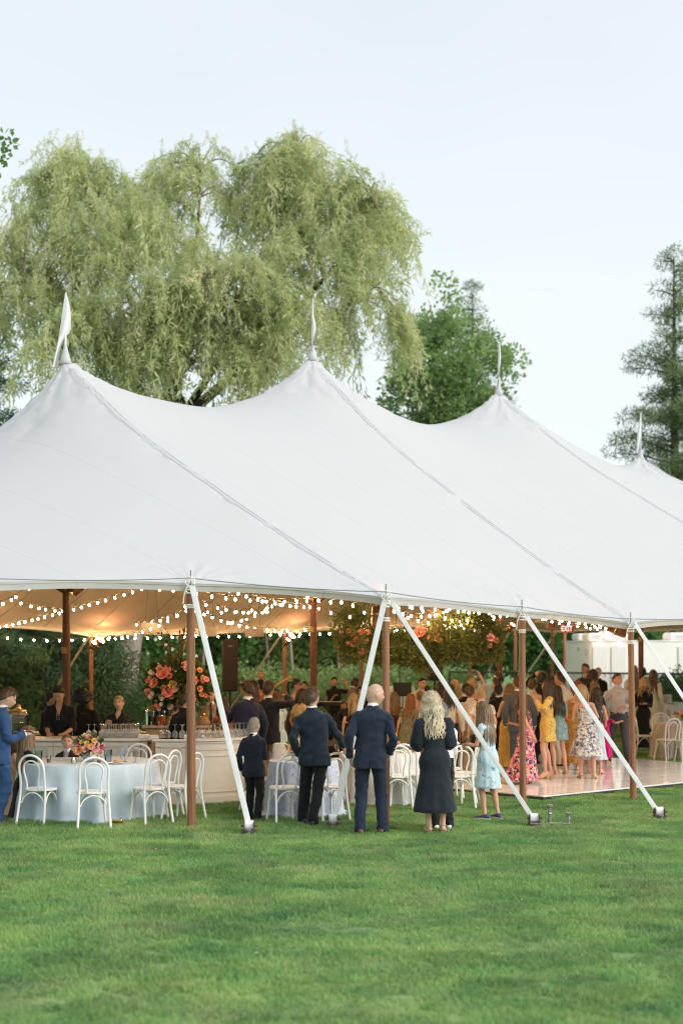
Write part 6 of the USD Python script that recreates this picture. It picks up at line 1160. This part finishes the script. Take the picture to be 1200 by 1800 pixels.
    for nm, s in (('r', 1), ('l', -1)):
        hp, kn, an, ta = legs[nm]; a = np.radians(ta); fd = V3(-math.sin(a), math.cos(a), 0); sd = V3(fd[1], -fd[0], 0); o = an - V3(0, 0, .085)
        if st_ == 'flat' or st_ == 'sneaker':
            th = np.arange(12) * 2 * np.pi / 12; rg = []
            for yy, wx, zt in ((-.082, .018, .045), (-.07, .036, .07), (-.03, .040, .088), (.02, .042, .085), (.07, .046, .062), (.12, .046, .048), (.165, .036, .038), (.188, .012, .026)): rg.append([o + fd * yy + sd * wx * math.cos(q) + V3(0, 0, .012 + (zt - .012) * (.5 + .5 * math.sin(q))) for q in th])
            sh = part(t, 'shoe', loft(rg), sm_, smooth=60); ol = [(yy, wx) for yy, wx in ((-.085, .022), (-.06, .040), (.0, .040), (.08, .048), (.14, .045), (.185, .02))]
            part(sh, 'sole', Manifold.hull_points(np.array([o + fd * yy + sd * wx * e + V3(0, 0, zz) for yy, wx in ol for e in (-1, 1) for zz in (.0, .016)])), sm_ if st_ == 'flat' else WHITE_PAINT)
        else:
            hh = heel; toe = -hh
            sole = [(-.062, .024, .006), (-.03, .026, .004), (.035, .032, toe * .45 + .003), (.10, .043, toe + .002), (.15, .036, toe), (.172, .016, toe)]
            if st_ == 'pump': ms = [Manifold.hull_points(np.array([o + fd * yy + sd * wx * e + V3(0, 0, zz) for yy, wx, zb2, zt in ((.06, .038, toe * .6, toe * .5 + .03), (.10, .045, toe, toe + .045), (.15, .040, toe, toe + .036), (.18, .012, toe + .004, toe + .02)) for e in (-1, 1) for zz in (zb2, zt)])), Manifold.hull_points(np.array([o + fd * yy + sd * wx * e + V3(0, 0, zz) for yy, wx in ((-.066, .02), (-.02, .032)) for e in (-1, 1) for zz in (.0, .045)]))]; sh = part(t, 'shoe', join(ms), sm_)
            else: sh = part(t, 'sandal', join([tube([o + fd * .10 + sd * .047 * c_ + V3(0, 0, toe + .012 + .034 * s_) for c_, s_ in ((-1, 0), (-.7, .7), (0, 1), (.7, .7), (1, 0))], [.007] * 5, [.012] * 5, n=5), tube([an + V3(.037 * math.cos(q), .037 * math.sin(q), -.01) for q in np.linspace(0, 6.283, 12)], .006, n=5)]), sm_)
            for (y0, w0, z0), (y1, w1, z1) in zip(sole[:-1], sole[1:]): pass
            part(sh, 'sole', join([Manifold.hull_points(np.array([o + fd * yy + sd * ww * e + V3(0, 0, zz + q) for yy, ww, zz in (a_, b_) for e in (-1, 1) for q in (0, -.012)])) for a_, b_ in zip(sole[:-1], sole[1:])]), sm_)
            if hh > .02: part(sh, 'heel', Manifold.hull_points(np.array([o + fd * (yy * 1.0) + sd * ww * e + V3(0, 0, zz) for yy, ww, zz in ((-.065, .024, 0), (-.02, .024, 0), (-.06, .017, -hh), (-.028, .017, -hh)) for e in (-1, 1)])), sm_)
    c_, s_ = math.cos(math.radians(face)), math.sin(math.radians(face)); sc = V3(k * wide, k * (1 + (wide - 1) * .8), k)
    world = lambda p: V3(X, d, zb_ + heel * k) + np.array([[c_, -s_, 0], [s_, c_, 0], [0, 0, 1]]) @ (np.asarray(p) * sc)
    J['world'] = world; J['hand'] = lambda nm: world(J[nm][2] + (J[nm][2] - J[nm][1]) / .262 * .09); J['body'] = t; J['B'] = b1; J['face'] = face
    return J
SHIRTW = plain('white_shirt', (.76, .76, .77), .8)
NAVY = cloth('navy_suit', (.014, .022, .044)); NAVY2 = cloth('dark_navy_suit', (.011, .015, .028)); BLUE = cloth('blue_suit', (.024, .066, .17)); INK = cloth('ink_black', (.010, .011, .013)); BLKS = cloth('black_shirt', (.009, .008, .008)); CHAR = cloth('charcoal', (.035, .04, .05)); GREYB = cloth('grey_blazer', (.085, .10, .125)); TANS = cloth('tan_suit', (.36, .29, .22)); BRN = cloth('mauve_suit', (.16, .12, .11))
KHAKI = cloth('khaki', (.42, .31, .20)); CREAMT = cloth('cream_trousers', (.56, .49, .39)); GREYT = cloth('grey_trousers', (.07, .08, .09)); WSH = cloth('pale_shirt', (.62, .55, .50)); LAV = cloth('lavender_shirt', (.56, .54, .60)); CRSH = cloth('cream_shirt', (.66, .54, .42)); WBL = cloth('white_blouse', (.66, .62, .58)); BEIGE = cloth('beige_knit', (.56, .40, .25)); YELD = cloth('mustard_dress', (.62, .40, .10)); PINKD = cloth('hot_pink_dress', (.75, .02, .22)); PBLUE = cloth('pale_blue_dress', (.50, .60, .68)); NAVD = cloth('black_navy_dress', (.013, .018, .028)); BLKD = cloth('black_dress', (.011, .010, .012)); PEACHD = cloth('peach_dress', (.62, .38, .28)); OFFW = cloth('off_white_knit', (.60, .54, .47))
F_BLUE = floral('pale_blue_floral', (.46, .62, .70), [(.66, .70, .72), (.62, .40, .42), (.10, .22, .30), (.58, .72, .78)], 15.3, .45); F_ORANGE = floral('orange_floral', (.42, .15, .07), [(.58, .22, .08), (.30, .10, .08), (.60, .34, .20)], 23.8, .7); F_MAXI = floral('pink_navy_floral', (.025, .035, .09), [(.78, .22, .26), (.80, .36, .20), (.70, .10, .22), (.03, .05, .14), (.78, .52, .48)], 28.5, .8)
F_YEL = floral('yellow_floral', (.70, .48, .14), [(.72, .62, .48), (.16, .14, .06), (.66, .30, .05), (.74, .50, .10)], 25.2, .6); F_TEAL = floral('teal_floral', (.22, .36, .38), [(.34, .48, .50), (.10, .22, .26), (.42, .50, .46)], 26.0, .6); F_BW = floral('navy_white_floral', (.66, .64, .63), [(.06, .075, .13), (.20, .22, .30), (.48, .45, .46), (.70, .68, .67)], 32.3, .8); F_GREEN = floral('sage_print', (.20, .20, .13), [(.34, .33, .24), (.13, .14, .09)], 30.0, .6); F_RUST = floral('gold_floral', (.42, .22, .05), [(.55, .34, .10), (.22, .09, .03), (.60, .44, .20)], 28.8, .7); F_DKRED = floral('dark_red_floral', (.05, .02, .02), [(.35, .10, .09), (.10, .05, .05)], 16.0, .5)
TIEB = floral('blue_tie', (.20, .32, .48), [(.40, .50, .60)], 60.0, .4); TIED = floral('dark_tie', (.05, .045, .045), [(.30, .26, .22), (.10, .08, .07)], 45.0, .5); TSKIN = plain('nude_leather', (.50, .28, .20), .45); GOLDL = plain('gold_leather', (.55, .38, .17), .35, metal=.6); BRNL = plain('brown_leather', (.10, .045, .025), .45); NAVYS = plain('navy_canvas', (.06, .08, .16), .8); WHS = plain('white_sneaker', (.75, .75, .75), .6)
suit = lambda m, legs=None, **k: dict(type='suit', mat=m, legs=legs or m, **k)
shirt = lambda m, legs, **k: dict(type='shirt', mat=m, legs=legs, **k)
dress = lambda m, hem, flare, sleeve=None, **k: dict(type='dress', mat=m, hem=hem, flare=flare, sleeve=sleeve, **({'shoes': ('sandal', TSKIN), 'heel': .0} | k))
def held(name, label, cat, p, rz, build):
    t = thing(name, label, cat, p, rz); build(t); return t
def phone(J, nm, label, tilt=45, dx=(0, 0, .02)):
    p = J['hand'](nm) + V3(*dx)
    R = rot(0, 0); held('phone', label, 'phone', p, J['face'], lambda t: (part(t, 'case', moved(box((0, 0, 0), (.074, .009, .15), .003), R=rot(0, -tilt)), BLACK), part(t, 'screen', moved(box((0, -.006, 0), (.066, .002, .138)), R=rot(0, -tilt)), plain('phone_screen', (.25, .27, .30), .1))))
def cup(J, nm, label, m=None, drink=None): p = J['hand'](nm); tumbler(label, p - V3(0, 0, .05), .9, m or GLASS, drink or TEA)

# ---- in front of the tent
J = person('man in a bright blue suit looking down at a phone, cut by the left border', 0, 18.45, 1209, face=-72, hc='brown', fit=suit(BLUE, shoes=('flat', BRNL)), arms=('phone', (.10, .33, 1.17)), look=(0, 22, 0), near=2, lean=(4, 0)); phone(J, 'r', 'pale phone held by the man in the bright blue suit', 60)
person('boy in a dark suit with grey hair seen from behind, standing beside the guy strap', 446, 18.75, 1262, face=-14, kid=True, hair='crop', hc='ash', fit=suit(NAVY2, INK), arms=((.10, .24, 1.12), (.235, .04, .88)), look=(-12, 0, 0), near=2, feet=((.085, -.02, -6), (-.085, .04, 8)))
person('man in a dark navy suit walking with crossed legs, left of the bald man', 553, 18.2, 1210, face=-6, hair='short', hc='brown', fit=suit(cloth('midnight_suit', (.012, .020, .034)), INK), arms=((.34, .30, 1.00), (.22, .05, .90)), look=(-20, 0, 0), near=2, feet=((-.01, -.06, -6), (-.17, .16, 28)), lean=(0, -3))
person('bald man in a navy suit with one hand in his pocket, facing away', 651, 17.3, 1202, face=-4, hair='bald', hc='stubble', fit=suit(NAVY, shoes=('flat', BRNL)), arms=((.215, .11, .94), (.24, .02, .90)), look=(-62, 6, 0), near=2, feet=((.14, .05, -20), (-.12, -.02, 10)), lean=(2, 2.5), twist=-5)
person('woman with long platinum blonde hair in a black midi dress, facing away', 764, 17.35, 1218, face=6, sex='f', hair='wavy', hc='platinum', hl=1.20, fit=dress(NAVD, .255, .135, 'puff', neck='round', pleat=.035, npleat=7, shoes=('sandal', TSKIN), heel=.03, fat=1.12), arms=((.07, .24, 1.14), (.09, .26, 1.10)), look=(18, 4, 0), near=2, wide=1.08, feet=((.10, .03, -10), (-.07, 0, 6)), lean=(1, -2.5), twist=6)
person('boy in white shirt and dark trousers mostly hidden behind the woman in black', 776, 17.8, 1237, face=8, kid=True, hair='short', hc='grey', fit=shirt(SHIRTW, INK, shoes=('sneaker', WHS)), arms=('clasp', 'clasp'), near=2)
J = person('girl with long light brown hair in a pale blue floral dress holding a phone', 857, 18.95, 1233, face=52, sex='f', kid=True, skin='rosy', hair='long', hc='light', hl=1.12, fit=dress(F_BLUE, .47, .10, 'short', neck='round', pleat=.05, npleat=9, belt=F_BLUE, shoes=('sneaker', NAVYS)), arms=((.02, .30, 1.10), (.06, .33, 1.12)), look=(6, 16, 0), near=2, feet=((.13, -.08, -22), (-.08, .02, 6)), lean=(3, 0)); phone(J, 'l', 'white phone in the hands of the girl in the pale blue dress', 55)
# ---- left table and bar
person('seated woman with long light brown hair at the left table, seen from the side', 45, 18.95, h=1.66, face=-62, sex='f', hair='long', hc='light', hl=1.12, fit=dress(BLKD, .44, .16, 'short', pleat=.02, shoes=('flat', BLACK)), arms=('table', 'table'), sit=True, z=-.03, near=2, look=(0, 8, 0))
person('seated person in a peach top half hidden by the man in bright blue', 22, 19.3, h=1.62, face=-80, sex='f', hair='bob', hc='brown', fit=dress(PEACHD, .44, .16, 'long', pleat=.02, shoes=('flat', BLACK)), arms=('table', 'table'), sit=True, z=-.12)
person('boy in a dark suit and pale blue tie sitting behind the pale blue table', 118, 20.12, h=1.36, face=176, kid=True, skin='rosy', hair='crop', hc='light', fit=suit(INK, v=1.12, tie=TIEB), arms=('table', 'table'), sit=True, z=.02, near=2, look=(14, 0, 0))
person('bartender with glasses in profile behind the man with the open collar', 91, 22.7, 1217, face=-96, skin='tan', hair='short', hc='black', glasses='clear', fit=shirt(BLKS, INK), near=1, look=(0, 4, 0))
J = person('smiling bartender in open black shirt looking down at his work', 108, 21.75, h=1.74, face=176, skin='tan', hair='short', hc='black', smile=True, fit=shirt(BLKS, INK, sleeve='rolled', v=1.30), arms=((.10, .36, 1.02), (.14, .36, 1.02)), lean=(9, 0), look=(0, 24, 0), near=2)
p = J['world'](J['B'](0, .135, 1.30)); t = thing('eyeglasses', 'eyeglasses hanging from the open collar of the smiling bartender', 'glasses', p, 180); part(t, 'frame', join([tube([V3(.0, .005, s * .032) + V3(.022 * math.cos(a), .0, .022 * math.sin(a)) for a in np.linspace(0, 6.28, 14)], .003, n=5) for s in (-1, 1)] + [tube([V3(.02, .005, -.05), V3(.02, .02, .06)], .003, n=4)]), STEEL)
person('bartender with round dark hair seen from behind in a black shirt', 148, 22.5, h=1.63, face=-8, skin='brown', hair='afro', hc='black', fit=shirt(BLKS, INK, collar=True), near=1, wide=1.12)
person('laughing blonde bartender in a black shirt raising a finger', 206, 21.9, h=1.56, face=172, sex='f', skin='fair', hair='pony', hc='blond', smile=True, fit=shirt(BLKS, INK, sleeve='rolled', v=1.36), arms=((.12, .22, 1.30), 'bar'), look=(12, -4, 6), near=1)
person('bartender in black behind the first wooden pole, seen from behind', 321, 21.75, h=1.60, face=-40, hair='short', hc='dark', fit=shirt(BLKS, INK), near=1, lean=(3, 0))
person('man in a beige suit and patterned tie among the coral flowers', 373, 24.0, 1211, face=172, skin='fair', hair='short', hc='brown', fit=suit(TANS, v=1.08, tie=TIED), near=1, look=(-10, 0, 0), arms=('down', 'clasp'))
person('woman with dark brown hair in an orange floral maxi dress by the curved bar', 401, 22.3, 1224, face=10, sex='f', hair='long', hc='dark', hl=1.34, fit=dress(F_ORANGE, .10, .11, 'short'), near=1, arms=('hip', 'bar'))
person('man in a navy blazer and pale trousers leaning towards the curved bar', 432, 21.7, 1198, face=26, skin='tan', hair='short', hc='dark', fit=suit(cloth('indigo_blazer', (.016, .018, .040)), CREAMT, shoes=('flat', BRNL)), arms=('down', (.16, .42, 1.10)), look=(10, 8, 0), near=1, wide=1.06)
person('woman with dark reddish hair in profile behind the man in the navy blazer', 447, 26.0, 1197, face=-76, sex='f', skin='tan', hair='long', hc='dark', hl=1.25, fit=dress(BLKD, .40, .12, 'long'), near=1)
person('man in a black blazer and khaki trousers with a hand at his head', 471, 22.7, 1198, face=-24, skin='tan', hair='short', hc='dark', fit=suit(cloth('black_blazer', (.012, .012, .018)), KHAKI, shoes=('flat', BRNL)), arms=((.26, .14, 1.52, (1, .1, .2)), (.20, .25, 1.06)), look=(6, 0, 0), near=1)
J = person('woman with a brown bob in a pale blue top holding a drink', 489, 24.3, 1216, face=60, sex='f', skin='tan', hair='bob', hc='brown', fit=dress(F_BLUE, .45, .12, 'short'), arms=('phone', 'hold'), near=1); cup(J, 'r', 'drink in the hand of the woman with the brown bob')
person('musician with shaved head in black singing behind the guests', 456, 33.0, 1178, face=186, skin='tan', hair='bald', hc='brown', fit=shirt(BLKS, INK), arms=('clasp', (.46, .34, 1.24)), near=1)
person('woman with a dark ponytail and sunglasses in a black strappy dress', 516, 29.0, 1194, face=-92, sex='f', skin='tan', hair='pony', hc='black', glasses='sun', fit=dress(BLKD, .50, .10, None, neck='strap'), arms=('phone', 'down'), near=1)
person('woman with a dark bob in a beige knit dress seen from behind', 526, 26.0, 1212, face=-52, sex='f', skin='tan', hair='bob', hc='dark', fit=dress(BEIGE, .24, .06, 'short', pleat=.02), arms=('hold', 'down'), near=1, lean=(4, 0))
person('man with glasses and dark hair behind the sunglasses woman', 534, 31.5, 1199, face=160, skin='tan', hair='short', hc='black', glasses='clear', fit=shirt(BLKS, INK), near=1)
J = person('musician in a black shirt and cap raising a hand to his ear', 588, 33.0, 1191, face=184, skin='tan', hair='short', hc='black', fit=shirt(BLKS, INK, sleeve='rolled'), arms=('chest', (.30, .05, 1.60, (1, .2, -.3))), near=1)
person('dark skinned man in a mauve brown suit looking down', 621, 31.5, 1191, face=-110, skin='dark', hair='crop', hc='black', fit=suit(BRN), arms=('phone', 'hold'), look=(0, 18, 0), near=1)
person('girl with long straight blonde hair behind the shoulder of the bald man', 621, 27.0, 1219, face=10, sex='f', kid=True, hair='long', hc='blond', hl=1.25, fit=dress(BLKD, .45, .10, 'short'), near=1)
person('woman with long dark hair facing us beside the guy strap', 634, 29.3, 1208, face=176, sex='f', skin='fair', hair='long', hc='black', hl=1.2, fit=dress(BLKD, .45, .10, 'long'), near=1)
person('musician in dark clothes with back turned beside the keyboard', 606, 30.6, 1233, face=200, skin='tan', hair='short', hc='dark', fit=shirt(INK, INK), arms=('hold', 'phone'), near=1)
# ---- dance floor, left to right
person('girl with long light brown hair in a dark red floral top behind the front pole', 693, 27.0, 1217, face=4, sex='f', kid=True, hair='long', hc='light', hl=1.22, fit=dress(F_DKRED, .35, .08, 'short'), near=1)
person('girl with long auburn hair in a sage dress with cut-out back', 716, 26.6, 1220, face=-4, sex='f', kid=True, skin='rosy', hair='long', hc='ginger', hl=1.24, fit=dress(F_GREEN, .42, .15, 'short', pleat=.05), near=1)
person('smiling tall young man with dark hair in a cream shirt', 733, 29.8, 1192, face=196, skin='fair', hair='short', hc='dark', smile=True, fit=shirt(CRSH, KHAKI), arms=('hold', 'down'), look=(6, 6, 0), near=1)
person('girl with light brown updo in a peach dress before the young man', 737, 28.2, 1215, face=-10, sex='f', kid=True, hair='updo', hc='light', fit=dress(PEACHD, .45, .10, None, neck='strap'), near=1)
person('dark haired woman in profile looking right behind the blonde woman', 751, 31.0, 1207, face=-95, sex='f', skin='tan', hair='bob', hc='black', fit=dress(BLKD, .5, .1, 'short'), near=1)
person('woman with short grey hair facing left right of the platinum blonde woman', 771, 20.9, 1222, face=92, sex='f', hair='bob', hc='grey', fit=dress(WBL, .45, .1, 'short', shoes=('flat', BLACK)), near=1) if False else None
person('tall woman with long dark hair in a white blouse and dark trousers', 790, 25.2, 1203, face=-8, sex='f', skin='rosy', hair='long', hc='dark', hl=1.28, fit=dict(type='blouse', mat=WBL, hem=.92, sleeve='long', legs=cloth('denim_dark', (.018, .024, .04)), shoes=('flat', BLACK), fat=1.15), arms=('down', (.12, .18, 1.44)), near=1)
person('blonde woman with wavy hair deep in the crowd right of the guy strap', 804, 30.0, 1197, face=30, sex='f', hair='wavy', hc='blond', hl=1.3, fit=dress(PEACHD, .45, .1, 'short'), arms=('dance', 'chest'), near=1)
person('dark haired woman in red brown behind the guy strap', 778, 29.0, 1199, face=20, sex='f', hair='long', hc='dark', hl=1.3, fit=dress(F_DKRED, .45, .1, 'short'), near=1)
person('man with dark hair in a black jacket deep in the crowd', 823, 27.6, 1202, face=-14, hair='short', hc='dark', fit=suit(INK), near=1)
person('young man with brown hair in a pale shirt and khaki trousers seen from behind', 828, 25.4, 1206, face=-16, skin='rosy', hair='short', hc='brown', fit=shirt(WSH, KHAKI, sleeve='short', untucked=True, shoes=('flat', BRNL)), near=1, look=(10, 0, 0))
person('boy with short blond hair in a pale shirt and dark trousers seen from behind', 846, 24.6, 1209, face=4, skin='rosy', hair='crop', hc='blond', fit=shirt(WSH, INK, sleeve='short', untucked=True), near=1)
person('woman with curly blonde hair deep in the crowd', 838, 31.5, 1195, face=20, sex='f', hair='curly', hc='blond', fit=dress(PEACHD, .45, .1, 'short'), arms=('up', 'dance'), near=1)
person('man in a black suit in profile facing left behind the pale shirts', 869, 29.0, 1193, face=74, hair='short', hc='dark', fit=suit(INK), near=1)
person('tall man with dark hair and pink collar facing left at the back of the crowd', 877, 30.5, 1182, face=80, hair='short', hc='dark', fit=shirt(WSH, KHAKI), near=1)
person('man with neat black hair in a black suit seen from behind', 880, 27.2, 1204, face=-6, skin='tan', hair='short', hc='black', fit=suit(INK), near=1)
person('woman with long wavy light brown hair in a mustard maxi dress', 892, 26.4, 1204, face=20, sex='f', hair='wavy', hc='light', hl=1.10, fit=dress(YELD, .09, .10, None, neck='round', pleat=.06, npleat=9), near=1, arms=('phone', 'phone'))
person('man in a pale pink shirt behind the third front pole', 908, 29.2, 1190, face=10, hair='short', hc='brown', fit=shirt(WSH, CHAR), near=1)
person('man in a grey blazer with his back to us behind the third front pole', 914, 25.7, 1190, face=-6, skin='rosy', hair='short', hc='brown', fit=suit(GREYB), near=1, wide=1.06)
person('woman with long brown hair in a pink and navy floral maxi dress stepping left', 926, 23.6, 1217, face=58, sex='f', skin='rosy', hair='wavy', hc='brown', hl=1.14, fit=dress(F_MAXI, .07, .22, 'short', pleat=.07, npleat=9, tiers=3, sway=(-.06, .10)), arms=('phone', (.30, -.26, .93, (.6, -.6, -.4))), look=(4, 10, 0), lean=(8, 0), near=1)
person('man with brown hair in a white shirt behind the floral maxi dress', 933, 28.2, 1194, face=-20, hair='short', hc='brown', fit=shirt(WSH, INK), near=1)
person('woman with long dark brown hair in a yellow floral mini dress and gold heels', 962, 24.6, 1194, face=84, sex='f', skin='rosy', hair='long', hc='dark', hl=1.22, fit=dress(F_YEL, .62, .035, 'long', loose=.6, pleat=.02, fat=1.15, shoes=('sandal', GOLDL), heel=.075), arms=('mouth', (.09, .2, 1.36)), near=1, feet=((.07, -.04, -4), (-.07, .06, 8)))
person('woman with long dark hair in a teal print mini dress seen from behind', 981, 25.6, 1206, face=24, sex='f', skin='rosy', hair='long', hc='dark', hl=1.12, fit=dress(F_TEAL, .66, .09, 'short', pleat=.03, shoes=('sandal', TSKIN), heel=.05), arms=('hold', 'down'), near=1)
person('man raising an arm in the dark back of the crowd', 950, 30.4, 1183, face=-30, skin='tan', hair='short', hc='black', fit=shirt(BLKS, INK), arms=('hold', (.16, .10, 1.72, (1, .3, 0))), near=1)
person('dark haired man in profile between the yellow and cream clothed dancers', 973, 28.4, 1190, face=70, skin='tan', hair='short', hc='dark', fit=shirt(cloth('rust_shirt', (.20, .10, .06)), INK), near=1)
person('tall dark haired man in a cream shirt and cream trousers', 988, 27.6, 1182, face=40, skin='tan', hair='short', hc='dark', fit=shirt(CRSH, CREAMT, untucked=True, shoes=('flat', BRNL)), near=1, feet=((.15, .05, -20), (-.09, 0, 8)))
person('woman with curly reddish hair in a gold and black floral dress', 1006, 26.6, 1200, face=-20, sex='f', skin='rosy', hair='curly', hc='ginger', fit=dress(F_RUST, .14, .10, None, neck='strap'), near=1)
person('blonde bobbed woman in a tiered navy white floral dress, shoulders bare', 1030, 24.6, 1204, face=-4, sex='f', skin='rosy', hair='bob', hc='blond', fit=dress(F_BW, .40, .19, None, neck='strap', pleat=.05, npleat=12, tiers=3, ruffle=.012, shoes=('sandal', GOLDL), heel=.045), arms=('hold', 'hold'), near=1)
person('woman with very long dark curls in a pale blue maxi dress', 1046, 25.6, 1210, face=-16, sex='f', skin='rosy', hair='wavy', hc='dark', hl=1.02, fit=dress(PBLUE, .26, .12, None, neck='round', shoes=('sandal', TSKIN), heel=.05), near=1, arms=('hold', 'phone'))
person('woman with straight dark blonde hair behind the tiered dress', 1043, 28.0, 1197, face=-20, sex='f', hair='long', hc='light', hl=1.2, fit=dress(BLKD, .45, .1, 'short'), near=1)
person('man with short dark hair between the two blonde women', 1026, 29.4, 1193, face=-10, hair='short', hc='dark', fit=suit(INK), near=1)
person('little blonde girl in a hot pink dress reaching up beside the lavender shirt', 1063, 28.4, 1243, face=-40, sex='f', kid=True, skin='rosy', hair='bob', hc='blond', fit=dress(PINKD, .20, .13, 'short', pleat=.06, shoes=('sandal', TSKIN)), arms=((.46, .22, 1.36), 'down'), near=1, look=(-10, -10, 0))
person('man in a pale lavender shirt and grey trousers dancing beside the pink dress', 1088, 28.6, 1184, face=152, skin='rosy', hair='crop', hc='brown', fit=shirt(LAV, GREYT, shoes=('flat', BRNL)), arms=((.34, .26, 1.08), (.20, .30, 1.12)), look=(58, 0, 0), near=1, feet=((.22, .05, -24), (-.16, 0, 16)), lean=(-2, 4), wide=1.06)
J = person('woman with wavy blonde hair in a long black dress holding a phone', 1130, 32.6, 1192, face=172, sex='f', skin='rosy', hair='wavy', hc='blond', hl=1.28, smile=True, fit=dress(BLKD, .10, .12, 'long', neck='round', pleat=.03), arms=('phone', 'phone'), look=(0, 14, 0), near=1); phone(J, 'r', 'dark phone held by the woman in the long black dress', 30)
person('man in a black tuxedo with bow tie standing before the trailer', 1031, 36.5, 1168, face=168, skin='tan', hair='short', hc='dark', fit=suit(INK, v=1.12, bowtie=True), near=1, look=(-20, 4, 0))
person('woman with wavy dark brown hair in a patterned dress beside the tuxedo man', 1043, 35.6, 1178, face=-70, sex='f', skin='rosy', hair='wavy', hc='dark', hl=1.3, fit=dress(F_DKRED, .4, .1, 'long'), near=1)
person('older man in a dark suit behind the wavy haired woman', 1050, 37.4, 1174, face=150, hair='crop', hc='grey', fit=suit(INK, v=1.1), near=1, arms=('hold', 'hold'))
person('woman with long light brown hair and beige cardigan behind the last front pole', 1112, 36.4, 1170, face=14, sex='f', hair='long', hc='light', hl=1.12, fit=dress(OFFW, .45, .1, 'long'), near=1)
person('woman with long brown hair in a pale top right of the last centre pole', 1146, 35.8, 1178, face=-30, sex='f', hair='long', hc='brown', hl=1.2, fit=dress(OFFW, .3, .1, 'long'), near=1)
person('dark haired man between the last two poles before the trailer', 1128, 37.2, 1174, face=0, skin='brown', hair='short', hc='black', fit=suit(INK), near=1)
person('man in a brown jacket seen between the last front pole and the woman with a phone', 1118, 34.4, 1186, face=150, hair='short', hc='brown', fit=suit(BRN, v=1.1), near=1) if False else None
